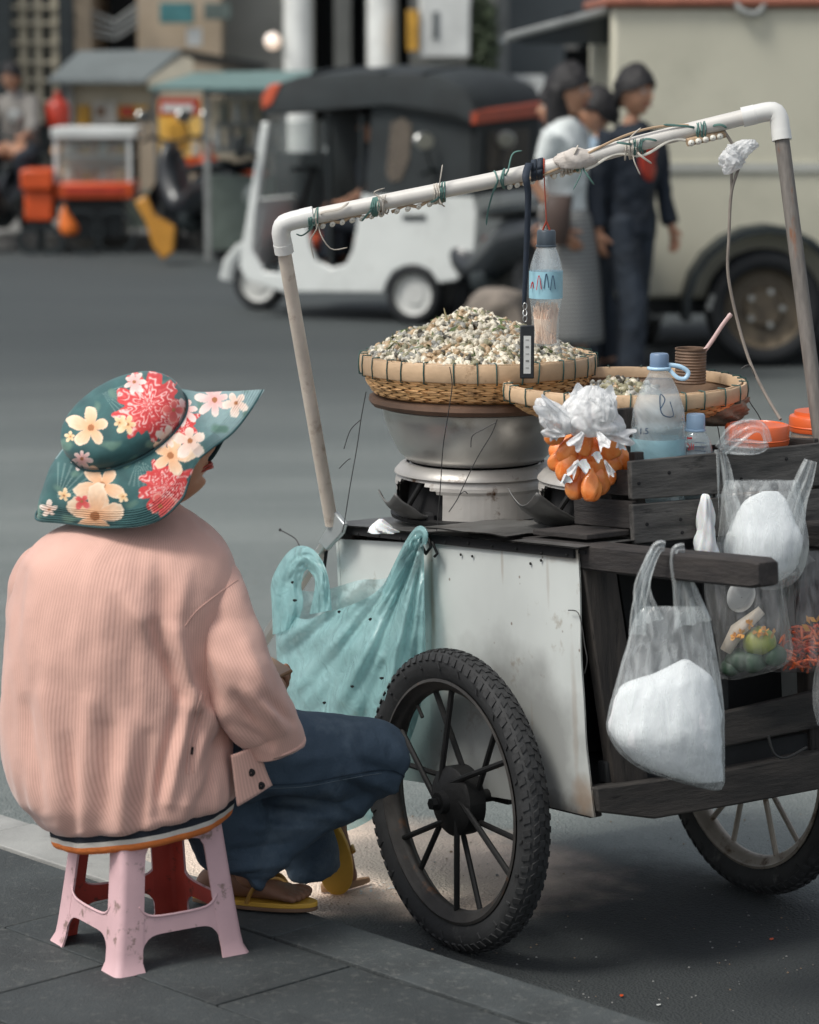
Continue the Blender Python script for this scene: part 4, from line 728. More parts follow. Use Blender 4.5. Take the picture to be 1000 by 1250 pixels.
# axle
q = MB(); q.tube([K(-.048, -.05, .0042), K(-.048, .83, .0042)], .014, 12); q.build('axle', m_iron, cart)
for v_ in (.095, .655): q = MB(); q.fbox(K, -.10, .0, v_, v_ + .025, -.012, .12); q.build('axle_bracket', m_iron, cart)
# top plate, dark strips for the gap shade and bent tin
def topsheet(u0, u1, v0, v1, w0, amp, seed, name='top_sheet', mt=None):
    q = MB(); f = lambda i, j, d=0: K(u0 + (u1 - u0) * i, v0 + (v1 - v0) * j, w0 + d + amp * (nz((i * 2.2, j * 2.2, seed)) + .6 * max(0, abs(i - .5) * 2 - .75) * nz((i * 6, j * 7, seed)) * 2))
    q.surf(f, 22, 16); q.surf(lambda i, j: f(i, j, -.0025), 22, 16); return q.build(name, mt or m_sheet, cart)
q = MB(); q.fbox(K, -.625, .325, .084, .705, .525, .532); q.build('top_board', w_dark, cart)
topsheet(-.63, -.24, .066, .70, .538, .004, 1); topsheet(-.26, .335, .060, .71, .541, .005, 2); topsheet(-.22, .10, .052, .26, .5515, .006, 5)
for a, b in ((-.625, -.30), (-.26, .30)): q = MB(); q.fbox(K, a, b, .074, .079, .516, .535); q.build('gap_shade_strip', m_soot, cart)  # dark strip put in for the shade of the gap under the tin
rn = random.Random(4)
for k in range(11):
    p = K(-.6 + k * .088, .0735, .522 + rn.uniform(-.004, .003)); q = MB(); q.lathe([(.0035, 0), (.003, .002), (.001, .003)], p, 8, (K.a, K.c, -K.b), True, True); q.build('nail', m_iron, cart)
for x, y in ((563, 677), (577, 679), (648, 688), (661, 684)):
    p = kw(x, y, .0775); q = MB(); q.lathe([(.003, 0), (.0028, .002), (.001, .003)], p, 8, (K.a, K.c, -K.b), True, True); q.build('nail', m_iron, cart)
q = MB(); q.tube([kw(523, 655, .07), kw(526, 668, .06), kw(520, 676, .055), kw(516, 668, .06)], .0035, 6); q.tube([kw(528, 662, .07), kw(534, 676, .06), kw(530, 680, .055)], .003, 6); q.build('hook', m_iron, cart)
# wheels
def cart_wheel(v0, mr, seed, pump):
    c = K(-.048, v0, .0042); x, y, ax = K.a, K.c, K.b; e = sub_empty('wheel', cart, Frame(c, x, y, ax)); Rr, h = .31, .030
    prof = [(.252, -.020), (.262, -.025), (.277, -h), (.291, -.030), (.302, -.024), (.308, -.013), (.310, 0), (.308, .013), (.302, .024), (.291, .030), (.277, h), (.262, .025), (.252, .020), (.252, -.020)]
    q = MB(); q.lathe(prof, c, 96, (x, y, ax)); q.build('tyre', m_rubber, e, ang=70)
    q = MB(); rn = random.Random(seed)
    def knob(t, r0, s0, r1, s1, dt, tw):
        cr_ = [c + (x * cos(a) + y * sin(a)) * r + ax * s_ for a, r, s_ in ((t, r0, s0), (t + dt, r0, s0), (t + dt + tw, r1, s1), (t + tw, r1, s1))]
        ctr = (cr_[0] + cr_[2]) / 2; n = (ctr - c); n = (n - ax * n.dot(ax)).normalized() * .6 + ax * (.8 * (1 if s0 > 0 else -1) if abs(s0) > .02 else 0); n.normalize(); q.hexa([p - n * .002 for p in cr_] + [p + n * .0024 for p in cr_])
    M_ = 74
    for k in range(M_):
        t = 2 * pi * k / M_
        for sg in (1, -1):
            knob(t, .3035, .0225 * sg, .291, .0315 * sg, .040, -.018); knob(t + .018, .3070, .0175 * sg, .3090, .007 * sg, .042, .028)
        knob(t, .3098, .006, .3098, -.006, .045, .0)
        if k % 3 == 0:
            for sg in (1, -1): knob(t + .02, .286, .0306 * sg, .274, .0303 * sg, .02, -.02)
    q.build('tread', m_tread, e, ang=0, kind='stuff')
    q = MB(); q.lathe([(.253, -.024), (.247, -.026), (.243, -.018), (.232, -.012), (.226, -.004), (.226, .004), (.232, .012), (.243, .018), (.247, .026), (.253, .024)], c, 72, (x, y, ax)); q.build('rim', mr, e, ang=50)
    q = MB(); q.lathe([(.001, -.045), (.022, -.045), (.024, -.030), (.066, -.018), (.072, -.012), (.072, .026), (.060, .03), (.024, .034), (.022, .05), (.001, .05)], c, 32, (x, y, ax)); q.build('hub', m_iron, e, ang=40)
    q = MB(); q.lathe([(.001, -.062), (.012, -.062), (.013, -.045), (.001, -.045)], c, 6, (x, y, ax)); q.build('axle_nut', m_iron, e)
    for k in range(6):
        a = 2 * pi * k / 6 + .3 + seed * .35
        for sg in (1, -1):
            b = a + sg * .17; p0 = c + (x * cos(a + sg * -.55) + y * sin(a + sg * -.55)) * .045 + ax * (.018 * sg); p1 = c + (x * cos(b) + y * sin(b)) * .232 + ax * (.004 * sg); q = MB(); q.tube([p0, p1], .0062, 8); q.build('spoke', m_iron if mr is m_rim else m_rim2, e)
    q = MB(); rv = c + (x * cos(2.2) + y * sin(2.2)) * .226; q.tube([rv, rv - (x * cos(2.2) + y * sin(2.2)) * .03], .004, 8); q.build('valve', m_iron, e)
cart_wheel(0, m_rim, 1, True); cart_wheel(.775, m_rim2, 2, False)
# prop strut and bracket at the nose corner
q = MB(); B, C3 = kw(404, 655, .095), kw(320, 786, .11); q.beam(B, C3, .020, .020); q.build('nose_strut', m_steel, cart, bevel=.003)
q = MB(); q.prism([kw(396, 628, .045), kw(408, 625, .045), kw(420, 640, .045), kw(416, 652, .045), kw(398, 672, .045), kw(388, 662, .045), kw(400, 642, .045)], K.b * .012); q.build('corner_bracket', mat('pale_galvanised', (.50, .54, .54), .35, .1, 9, .1, metal=.6), cart, bevel=.003)
q = MB(); q.tube([kw(400, 660, .1), kw(395, 700, .1), kw(402, 775, .1)], .004, 8); q.build('edge_wire', m_iron, cart)
# pipe arch
PL = kw(341, 273, -.14); PR = kw(950, 133, .70); BL = kw(405, 640, .05); BR = kw(1001, 530, .70); BRb = BR + (BR - PR).normalized() * .22
fr_ = sub_empty('pipe_arch', cart); dd = (PR - PL).normalized()
def pipe(name, pts, r, mt, n=14, **k): q = MB(); q.tube(pts, r, 20, **k); return q.build(name, mt, fr_, ang=60)
m0 = PL.lerp(PR, .5) - V((0, 0, .012))
pipe('top_pipe', crv([PL + dd * .02, PL.lerp(PR, .25) - V((0, 0, .006)), m0, PL.lerp(PR, .75) - V((0, 0, .004)), PR - dd * .02], 30), .0165, m_pvc)
pipe('left_pipe', [PL.lerp(BL, .04), BL], .0148, m_oldpipe); pipe('right_pole', [PR.lerp(BRb, .05), BRb], .0155, m_polew)
for P0, Q0, s_ in ((PL, BL, 1), (PR, BRb, -1)):
    dn = (Q0 - P0).normalized(); q = MB(); q.tube([P0 + dd * s_ * .075, P0 + dd * s_ * .048, P0 + dd * s_ * .0478] + crv([P0 + dd * s_ * .03, P0 + dd * s_ * .008 + dn * .004, P0 + dn * .022], 8) + [P0 + dn * .045, P0 + dn * .0452, P0 + dn * .065], [.0205, .0205, .0198] + [.0198] * 8 + [.0198, .0205, .0205], 20); q.build('elbow', mat('clean_white_pvc', (.70, .70, .67), .3, .04, 8, .03), fr_, ang=60)
def onbar(px, off=0.0):                                   # point of the bar under that column
    lo, hi = 0.0, 1.0
    for _ in range(24):
        m_ = (lo + hi) / 2; P_ = PL.lerp(PR, m_); d = P_ - CC
        if 500 + FOC * d.x / d.dot(CF) < px: lo = m_
        else: hi = m_
    return PL.lerp(PR, lo) - V((0, 0, .012 * 4 * lo * (1 - lo) * .9 + off))
m_tie = mat('green_twine', (.08, .17, .15), .7, .2, 9, .2); m_tiew = mat('pale_twine', (.50, .46, .40), .7, .1, 9, .2); m_led = mat('lens_white', (.72, .70, .62), .25, .05, 5, 0); m_cord = mat('tan_cord', (.42, .30, .19), .6, .2, 12, .1)
# light string under the bar
for x0_, x1_, nb in ((388, 472, 7), (478, 545, 5), (618, 655, 4), (672, 722, 5)):
    q = MB(); q.tube([onbar(x, .0175 + .004 * sin(x * .2)) for x in range(x0_, x1_ + 1, 6)], .0035, 6); q.build('light_wire', m_cord, fr_)
    for k in range(nb):
        p = onbar(x0_ + (x1_ - x0_) * (k + .5) / nb, .022); q = MB(); q.lathe([(.001, -.006), (.006, -.005), (.0065, 0), (.0045, .005), (.001, .006)], p, 10, (dd, V((0, 0, 1)), dd.cross(V((0, 0, 1))))); q.build('light_bulb', m_led, fr_, ang=80)
q = MB(); p0 = onbar(838, .018) - V((0, .02, 0)); p1 = pd(885, 163, p0.y + .02); q.tube([p0, p0.lerp(p1, .5), p1], .0085, 8); q.build('light_string_end', m_cord, fr_)
for k in range(5): q = MB(); p = p0.lerp(p1, .1 + k * .19) + V((0, -.009, -.003)); q.lathe([(.001, .005), (.006, .004), (.007, 0), (.001, -.002)], p, 10, (V((1, 0, 0)), V((0, 0, 1)), V((0, -1, 0)))); q.build('light_bulb', m_led, fr_, ang=80)
q = MB(); q.tube([onbar(x, .014 + .008 * sin(x * .09)) - V((0, .012, 0)) for x in range(712, 842, 5)], .003, 6); q.build('light_wire', m_led, fr_)
q = MB(); q.tube([onbar(x, -.008 + .022 * sin(x * .022)) - V((0, .014, 0)) for x in range(640, 842, 5)], .0028, 6); q.build('light_wire', m_cord, fr_)
rn = random.Random(12)
def tie(px, mt, n=4, tails=()):
    q = MB(); c = onbar(px); s_ = dd.cross(V((0, 0, 1))).normalized(); up = V((0, 0, 1))
    for k in range(n):
        o = c + dd * ((k - n / 2) * .0042 + rn.uniform(-.002, .002)); tw = rn.uniform(-.012, .012)
        q.tube([o + (s_ * cos(a) + up * (sin(a) - .15)) * .0205 + dd * (tw * sin(a / 2)) for a in [2 * pi * j / 12 for j in range(13)]], .0019, 5)
    for t_ in tails: q.tube(crv([c] + [c + s_ * -.02 * (1 if s_.y > 0 else -1) + V((a / 600, -.004, -b / 600)) for a, b in t_], 12), [.0026] * 11 + [.001], 5, flat=.5)
    q.build('twine_tie', mt, fr_, ang=80)
tie(384, m_tie, 5, (((-2, 12), (-14, 22), (-22, 20)),)); tie(388, m_tiew, 2, (((8, -6), (28, -10), (40, -18)), ((0, 14), (-8, 30), (-4, 52)), ((4, 20), (18, 40), (38, 38)))); tie(460, m_tie, 5, (((-8, 8), (-18, 20)),)); tie(467, m_tiew, 4, (((6, -4), (-10, -14), (4, -20)),))
tie(536, m_tiew, 3, (((2, -14), (5, -34)), ((2, 12), (8, 18)))); tie(542, m_tie, 3, (((-8, 10), (-16, 14)),)); tie(612, m_tie, 3, (((8, -8), (14, -30), (26, -34)), ((-8, 12), (-16, 40), (-18, 58)))); tie(694, m_tiew, 5, (((6, -10), (12, -22)),)); tie(706, m_tie, 2, (((4, 14), (-6, 36)), ((10, 16), (20, 30))))
tie(772, m_tiew, 6, (((2, 16), (10, 34)), ((-4, -10), (10, -24)), ((10, 10), (24, 20)))); tie(780, m_tie, 4, (((-14, -2), (-28, -4)), ((8, -8), (22, -6)))); tie(857, m_tie, 5, (((-20, -4), (-48, -6)), ((20, -6), (30, -2))))
q = MB(); q.sil([(180, 700, 708, .006), (188, 684, 724, .014), (197, 680, 726, .016), (206, 684, 715, .01)], onbar(705).y - .012, 20, 10, disp=lambda a, t: 1 + .25 * sin(a * 5 + t * 9)); q.build('cotton_wrap', mat('dirty_cotton', (.60, .55, .50), .9, .1, 20, .4), fr_, ang=180)
# lamp bulb wrapped in white plastic with its stiff wire
m_wplas = mat('white_plastic_film', (.76, .78, .78), .7, .03, 20, .3, 40, sub=.3, spec=.2)
yl = onbar(885).y
wp = thing('wire_with_white_bow', 'stiff grey wire topped by a white plastic bow, hanging from the arch', 'wire', pd(902, 190, yl))
q = MB(); q.tube(crv([pd(884, 160, yl), pd(892, 172, yl), pd(899, 184, yl), pd(903, 200, yl), pd(893, 235, yl), pd(890, 290, yl), pd(889, 335, yl), pd(900, 390, yl), pd(915, 440, yl - .02), pd(934, 480, yl - .05), pd(953, 512, yl - .1)], 44), .0033, 8); q.tube(crv([pd(902, 196, yl), pd(894, 208, yl), pd(893, 232, yl)], 10), .0028, 8); q.build('stiff_wire', mat('grey_flex', (.24, .21, .18), .5, .15, 20, .1), wp)
m_ragf = film('thin_white_film', (.95, .96, .96), rough=.3, white=.72, crease=30, var=.2, bs=.7)
for sd_, lv in enumerate(([(170, 906, 921, .004), (178, 893, 924, .012), (188, 893, 916, .012), (197, 898, 908, .004)], [(183, 884, 900, .004), (192, 878, 907, .013), (203, 881, 906, .012), (213, 884, 890, .003)], [(176, 888, 896, .003), (186, 886, 902, .008), (196, 890, 904, .006)])):
    q = MB(); q.sil(lv, yl - .006 - .004 * sd_, 60, 30, disp=lambda a, t: 1 + .5 * (abs(nz((cos(a) * 1.6, sin(a) * 1.6, t * 2.5), 1.7, sd_)) - .25) + .25 * (abs(nz((cos(a) * 2, sin(a) * 2, t * 3), 4.5, sd_)) - .2) + .1 * sin(a * 3 + t * 6)); q.build('plastic_bow', m_ragf, wp, ang=180)
# loose tie wires dangling from the baskets
# ---------------------------------------------------------------- stoves, pots, baskets
ZT = .546
def topat(x, y): L = K.onc(x, y, ZT); p = K(L.x, L.y, ZT); return p
S1 = topat(580, 628); S2 = topat(750, 635)
def stove(label, c, R0, hgt, open_a, open_w, seed, flap):
    t = thing('charcoal_stove', label, 'stove', c, 'tin charcoal stoves on the cart'); c = V(c); nA, nH = 72, 16
    def P(a, h, off=0): 
        r = R0 * (1 - .015 * sin(h * pi)) if h < .62 else R0 * (1 - .16 * ((h - .62) / .38) ** 2)
        r = r * (1 + .008 * nz((cos(a) * 2, sin(a) * 2, h * 3), 1, seed)) - off
        return c + V((cos(a) * r, sin(a) * r, hgt * h * 1.0))
    q = MB(); 
    for off in (0, .006):
        for j in range(nH):
            for i in range(nA):
                a0, a1, h0, h1 = 2 * pi * i / nA, 2 * pi * (i + 1) / nA, j / nH, (j + 1) / nH; am = (a0 + a1) / 2; da = (am - open_a + pi) % (2 * pi) - pi
                if abs(da) < open_w and h1 < .80 - .30 * (abs(da) / open_w) ** 3 and h0 > .04: continue
                q.add([P(a0, h0, off), P(a1, h0, off), P(a1, h1, off), P(a0, h1, off)], [(0, 1, 2, 3)])
    q.build('drum', m_sootin, t, ang=60)
    q = MB(); q.lathe([(R0 * .86, .004), (R0 * .80, hgt * .95), (.001, hgt * .9)], c, 32); q.add([c + V((cos(k * pi / 16) * R0 * .86, sin(k * pi / 16) * R0 * .86, .006)) for k in range(32)], [tuple(range(32))]); 
    q.build('fire_bowl', m_soot, t)
    q = MB(); q.lathe([(R0 * .98, hgt * .80), (R0 * 1.012, hgt * .82), (R0 * 1.005, hgt * .86), (R0 * .94, hgt * .97), (R0 * .86, hgt * 1.01)], c, 64); q.build('shoulder_ring', m_sootin, t, ang=60)
    q = MB(); q.lathe([(R0 * 1.05, 0), (R0 * 1.06, .008), (R0 * 1.0, .012)], c, 64, cap0=True); q.build('base_ring', m_iron, t)
    q = MB(); d = V((cos(open_a), sin(open_a), 0)); s_ = V((-d.y, d.x, 0))
    L_, up_, wd = flap
    q.surf(lambda i, j: c + d * (R0 * .93 + L_ * j) + s_ * ((i - .5) * wd * (1 - .45 * j ** 2)) + V((0, 0, .006 + up_ * j ** 1.8 + .25 * wd * (2 * i - 1) ** 2 * (.4 + .4 * j) + .006 * nz((i * 3, j * 3, seed)))), 14, 12); q.build('ash_flap', m_sheet, t, solid=.003, ang=80)
    q = MB(); q.tube([c + d * R0 * .9 + s_ * .02 + V((0, 0, hgt * .75)), c + d * R0 * 1.02 - s_ * .015 + V((0, 0, .02))], .006, 8); q.build('grate_bar', m_iron, t)
    for k in range(5):
        q = MB(); p = c + d * (R0 * (.8 + .1 * k % .3)) + s_ * ((k - 2) * .025) + V((0, 0, .012)); q.lathe([(.001, -.01), (.014, -.004), (.012, .008), (.001, .014)], p, 6); q.build('charcoal', m_soot, t, ang=0)
    return t
ST1, ST2 = .118, .108
stove('sooty round tin stove with dark mouth under the wide aluminium basin', S1, .175, ST1, R(216), .52, 1, (.075, .045, .11))
stove('sooty round tin stove with large bent ash flap beside the wooden crate', S2, .160, ST2, R(222), .62, 4, (.12, .055, .15))
def pot(label, c, prof, seg=64):
    q = MB(); q.lathe(prof, c, seg, cap0=True); return q.build('basin', m_steel, ang=60, cat='basin', kind='thing', label=label)
z1 = S1 + V((0, 0, ST1)); hp = .118
pot('wide aluminium basin on the left stove under the big snail basket', z1, [(.12, .001), (.148, .006), (.166, .022), (.186, .06), (.199, .095), (.203, hp), (.210, hp + .004), (.207, hp + .007), (.198, hp + .002), (.18, .06), (.14, .012), (.001, .008)])
z2 = S2 + V((0, 0, ST2)) + V((.0, 0, 0))
pot('smaller aluminium bowl on the right stove under the winnowing tray', z2, [(.06, .001), (.09, .006), (.125, .03), (.15, .07), (.162, .108), (.168, .112), (.165, .115), (.155, .108), (.11, .03), (.001, .01)])
m_bam = mat('bamboo_split', (.80, .47, .20), .55, .22, 9, .35, 60, spots=((.23, .12, .055), 12, .60, .1)); m_bam2 = mat('bamboo_rim', (.56, .39, .24), .5, .18, 10, .35, 50, spots=((.24, .14, .07), 11, .60, .1)); m_bamd = mat('dark_bamboo', (.13, .075, .04), .7, .3, 10, .4, 40); m_green = mat('green_binding', (.03, .085, .075), .6, .2, 8, 0)
q = MB(); zc_ = z1 + V((0, 0, hp + .007)); q.lathe([(.205, 0), (.226, .001), (.232, .010), (.230, .020), (.212, .025), (.001, .025)], zc_, 64, cap0=True, disp=lambda a, t_: 1 + .012 * sin(3 * a) + .006 * sin(17 * a)); q.build('steamer_lid', mat('brown_steamer', (.12, .07, .045), .75, .3, 9, .6, 30), cat='lid', kind='thing', label='flat dark brown wooden ring between basin and big basket')
def basket(label, c, Rr, hgt, Rb, ntie, tilt=(0, 0), rimh=.034, seed=1, wov=36):
    z = V((tilt[0], tilt[1], 1)).normalized(); x = V((1, 0, 0)); x = (x - z * x.dot(z)).normalized(); y = z.cross(x); t = thing('bamboo_basket', label, 'basket', frame=Frame(c, x, y, z)); c = V(c)
    P = lambda r, a, h: c + (x * cos(a) + y * sin(a)) * r + z * h
    rn = random.Random(seed); wob = lambda a: 1 + .012 * sin(2 * a + seed) + .006 * sin(5 * a + 2 * seed)
    hr = hgt - rimh
    def wall(h): s = h / hr; return Rb + (Rr * .965 - Rb) * (s ** .55 if s > 0 else 0)
    q = MB(); q.lathe([(.001, .004)] + [(wall(hr * k / 8) - .004, hr * k / 8 + .002) for k in range(9)] + [(Rr * .955, hgt)], c, 64, (x, y, z)); q.build('lining', m_bamd, t, ang=80)
    q = MB(); wd = 2 * pi / wov * .80; seg = 12; tw = 4.5 * 2 * pi / wov
    for fam in (1, -1):
        for k in range(wov):
            a0 = 2 * pi * k / wov + (0 if fam > 0 else pi / wov); w_ = wd * rn.uniform(.8, 1.1); vs = []
            for j in range(seg + 1):
                s_ = j / seg; h = hr * s_ * 1.02; a = a0 + fam * tw * s_; off = .0022 * sin((s_ * 9 + k * .0) * pi + (0 if fam > 0 else pi)) + .0032
                r = wall(h) * wob(a)
                vs += [P(r + off, a - w_ / 2, h), P(r + off + .0008, a, h), P(r + off, a + w_ / 2, h)]
            q.add(vs, [(j * 3 + i, j * 3 + i + 1, j * 3 + i + 4, j * 3 + i + 3) for j in range(seg) for i in range(2)])
    q.build('woven_wall', m_bam, t, ang=30, kind='stuff')
    nseg = 96
    for ro, ri, h0, h1, nm in ((1.0, .968, hr - .003, hgt, 'rim_hoop'), (.962, .935, hr + .004, hgt + .002, 'inner_hoop')):
        q = MB(); rings = []
        for k in range(nseg):
            a = 2 * pi * k / nseg; w_ = wob(a); g = .0012 * nz((cos(a) * 6, sin(a) * 6, seed)) ; b = .0018
            rings.append([P(Rr * ri * w_, a, h0 + b), P(Rr * ri * w_ + b, a, h0 + g), P(Rr * ro * w_ - b, a, h0 + g), P(Rr * ro * w_, a, h0 + b * 2), P(Rr * ro * w_ + .0012, a, (h0 + h1) / 2), P(Rr * ro * w_, a, h1 - b * 2 + g), P(Rr * ro * w_ - b, a, h1 + g), P(Rr * ri * w_ + b, a, h1 + g), P(Rr * ri * w_, a, h1 - b)])
        q.loft(rings + [rings[0]], closed=True); q.build(nm, m_bam2, t, ang=50)
    for k in range(ntie):
        a = 2 * pi * (k + rn.uniform(-.2, .2)) / ntie; w_ = wob(a); q = MB(); sl = rn.uniform(-.012, .012)
        pth = [P(Rr * .93 * w_, a, hgt + .004), P(Rr * 1.003 * w_, a, hgt + .0035), P(Rr * 1.0095 * w_, a + sl * .5, hgt - rimh * .5), P(Rr * 1.003 * w_, a + sl, hr - .006), P(Rr * .96 * w_, a + sl, hr - .008)]
        q.tube(pth, .0015, 6); q.build('binding', m_green, t, ang=80)
    return t, P, z
B1 = zc_ + V((.004, 0, .025)); bk1, PB1, _z = basket('large deep bamboo basket heaped with snails on the left stove', B1, .255, .086, .209, 31, seed=1)
B2 = z2 + V((.022, .035, .116)); bk2, PB2, zB2 = basket('shallow bamboo winnowing tray with few snails, cup and spoon', B2, .257, .064, .185, 27, tilt=(-.01, -.008), rimh=.026, seed=5)
# snails
def snail_mesh(seed):
    rn = random.Random(seed); q = MB(); rings = []
    for j in range(6):
        t_ = j / 5; r = (.0015, .0058, .0075, .0070, .0045, .001)[j]; z = -.006 + .0135 * t_
        rings.append([V((r * cos(k * pi / 3.5) * 1.08 + .0012 * t_, r * sin(k * pi / 3.5), z + .0012 * sin(k * pi / 3.5))) for k in range(7)])
    q.loft(rings, True, True); q.tube([V((.004, 0, .001)), V((.0085, .001, -.002)), V((.0095, .004, -.004))], [.004, .0038, .002], 6); return q
m_sn = [mat('snail_' + n_, c, .38, .22, 160, .25, 200, spots=((c[0] * .35, c[1] * .33, c[2] * .28), 200, .56, .1)) for n_, c in (('ivory', (.72, .66, .53)), ('olive', (.30, .28, .18)), ('tan', (.46, .33, .20)), ('grey', (.36, .35, .31)), ('dark', (.10, .09, .07)))]
SNM = []
for i, m_ in enumerate(m_sn):
    o = snail_mesh(i).build('snail', m_, ang=60); SNM.append(o.data); bpy.data.objects.remove(o)
def rot(rn): return Matrix.Rotation(rn.uniform(0, 6.28), 3, 'Z') @ Matrix.Rotation(rn.uniform(0, 3.14), 3, 'X') @ Matrix.Rotation(rn.uniform(0, 6.28), 3, 'Z')
def heap(rn, P, z, topf, Rmax, h0, n_ind, n_stuff, label, group, pile, wts, cx=0, cy=0, facing=True, k=1.0):
    base = [snail_mesh(0) for _ in range(1)][0]
    q = MB(); cnt = 0
    allp = []
    for _ in range(n_ind + n_stuff):
        r = Rmax * math.sqrt(rn.random()); a = rn.uniform(0, 2 * pi); x, y = r * cos(a) + cx, r * sin(a) + cy; hh = topf(x, y); allp.append((x, y, hh))
    # those on the near face become single snails
    allp.sort(key=lambda p: (p[1] - 2.2 * p[2]) if facing else -p[2])
    for idx, (x, y, hh) in enumerate(allp):
        rr = math.hypot(x, y); aa = math.atan2(y, x); p = P(rr, aa, h0 + hh + rn.uniform(-.004, .004)); ch = rn.choices(range(5), wts)[0]; M3 = rot(rn); s_ = rn.uniform(.8, 1.25) * k
        if idx < n_ind:
            o = bpy.data.objects.new('snail', SNM[ch]); S.collection.objects.link(o); o.matrix_world = Matrix.Translation(p) @ M3.to_4x4() @ Matrix.Scale(s_, 4); o['label'] = label; o['category'] = 'snail'; o['group'] = group
        else: q.add([p + M3 @ v * s_ for v in base.v], base.f, mi=ch)
    q.build(pile, m_sn, ang=60, kind='stuff', label=label.replace('small', 'mass of small'), cat='snails')
rn = random.Random(21)
def top1(x, y): r = math.hypot(x + .012, y) / .238; lump = .008 * nz((x * 22, y * 22, 3)); return max(-.01, .098 * (1 - r ** 1.15) * (1 + .12 * nz((x * 9, y * 9, 1))) + lump)
q = MB(); q.surf(lambda i, j: PB1(.236 * j, 2 * pi * i, .078 + top1(.236 * j * cos(2 * pi * i), .236 * j * sin(2 * pi * i)) - .008 if j < 1 else .05), 40, 14); q.build('snail_bed', m_sn[2], ang=180, kind='stuff')
heap(rn, PB1, None, top1, .236, .078, 290, 2300, 'small pale snail in the heap on the large bamboo basket', 'snails heaped on the large basket', 'snail_heap', (44, 16, 18, 16, 6), k=1.15)
def top2(x, y): r = math.hypot(x, y) / .085; return .030 * max(0, 1 - r ** 1.6)
def top2b(x, y): return top2(x + .005, y - .03)
heap(rn, PB2, None, top2b, .078, .030, 70, 120, 'small grey green snail in the winnowing tray beside the cup', 'snails in the winnowing tray', 'snail_handful', (12, 30, 10, 40, 8), cx=.0 - .005, cy=.03, k=1.3)
# herb sprigs and lemongrass among the snails
m_herb = mat('herb_green', (.11, .15, .05), .6, .3, 30, 0); m_lemon = mat('lemongrass', (.42, .36, .20), .6, .2, 20, .1)
rn = random.Random(5); q = MB()
for _ in range(170):
    r = .23 * math.sqrt(rn.random()); a = rn.uniform(0, 2 * pi); p = PB1(r, a, .088 + top1(r * cos(a), r * sin(a))); d = V((rn.gauss(0, 1), rn.gauss(0, 1), rn.gauss(0, .5))).normalized(); L_ = rn.uniform(.007, .02); s_ = d.orthogonal().normalized() * L_ * .18; q.add([p - d * L_, p + s_ * 1 + V((0, 0, .002)), p + d * L_, p - s_], [(0, 1, 2, 3)])
q.build('herb_shreds', m_herb, ang=0, kind='stuff', label='green herb shreds scattered over the snail heap', cat='herbs')
for px, py, dx, dy in ((548, 400, -6, -24), (556, 402, 3, -22), (500, 424, -22, -8), (560, 398, 12, -14)):
    q = MB(); p = pd(px, py, B1.y - .05); e = pd(px + dx, py + dy, B1.y - .05); q.tube([p, p.lerp(e, .5), e], [.003, .0024, .001], 6); q.build('lemongrass_stalk', m_lemon, cat='lemongrass', kind='thing', label='thin lemongrass stalk poking from the snail heap', group='lemongrass stalks in the heap')
# cup and spoon on the tray
cp = PB2(.145, R(28), .012); cupc = pd(843, 462, cp.y)
q = MB()
for k in range(11): z0 = .003 + k * .0062; q.lathe([(.0315, z0 - .0034), (.0335, z0), (.0315, z0 + .0034)], cupc - V((0, 0, .010)), 40)
q.lathe([(.03, 0), (.031, .074), (.0335, .075), (.0335, .072)], cupc - V((0, 0, .010)), 40, cap0=True); q.lathe([(.0292, .074), (.0285, .02), (.001, .018)], cupc - V((0, 0, .010)), 30); q.build('woven_cup', mat('coiled_cane', (.16, .10, .065), .7, .25, 30, .4), ang=50, cat='cup', kind='thing', label='brown ribbed cane cup standing in the winnowing tray')
q = MB(); a, b = cupc + V((0, 0, .03)), pd(893, 383, cupc.y); q.tube(crv([a, a.lerp(b, .35) + V((.004, 0, -.003)), a.lerp(b, .8), b], 12), [.0045] * 10 + [.0055, .004], 10, flat=.7); q.build('spoon_handle', mat('pink_plastic', (.62, .45, .43), .4, .05, 8, .05), cat='spoon', kind='thing', label='pale pink spoon handle leaning out of the cane cup')
# folded sacking under the tray
q = MB(); yb = B2.y - .06; q.sil([(484, 850, 912, .05), (492, 822, 912, .07), (502, 800, 908, .07), (512, 812, 905, .05), (519, 850, 898, .02)], yb, 44, 18, disp=lambda a, t_: 1 + .09 * sin(a * 7 + t_ * 14) + .05 * sin(a * 13 - t_ * 20)); q.build('folded_sacking', mat('jute_cloth', (.30, .23, .17), .9, .2, 14, .8, 90), ang=60, cat='cloth', kind='thing', label='folded tan sackcloth wedged under the winnowing tray')
# loose binding wires
yb1 = B1.y - .275
def wires(name, label, sets, r=.0011):
    q = MB()
    for Y_, pts in sets: q.tube(crv([pd(x, y, Y_) for x, y in pts], 26), r, 5)
    q.build(name, m_wire, ang=80, cat='wire', kind='thing', label=label)
wires('hanging_wire', 'thin dark wire dangling from the left rim of the large basket', [(yb1 + .12, [(447, 478), (441, 510), (436, 545), (428, 590), (420, 640), (418, 650)]), (yb1 + .12, [(441, 512), (428, 525), (420, 548)]), (yb1 + .12, [(414, 572), (424, 562), (428, 560)])])
wires('hanging_wire', 'thin straight wire running from the basket rim to the sheet seam', [(yb1, [(549, 448), (552, 470), (548, 500), (541, 545), (538, 590), (534, 640), (531, 662)])])
wires('hanging_wire', 'thin curled wire hanging in front of the wide basin', [(yb1, [(607, 512), (600, 530), (582, 560), (565, 595), (558, 610), (548, 625)]), (yb1, [(605, 516), (590, 524), (577, 532), (575, 546)]), (yb1, [(560, 605), (567, 600), (571, 603)])])
wires('hanging_wire', 'thin pale wire hanging from the orange bag bundle', [(5.78, [(705, 595), (712, 605), (714, 620), (707, 650), (706, 672)])])
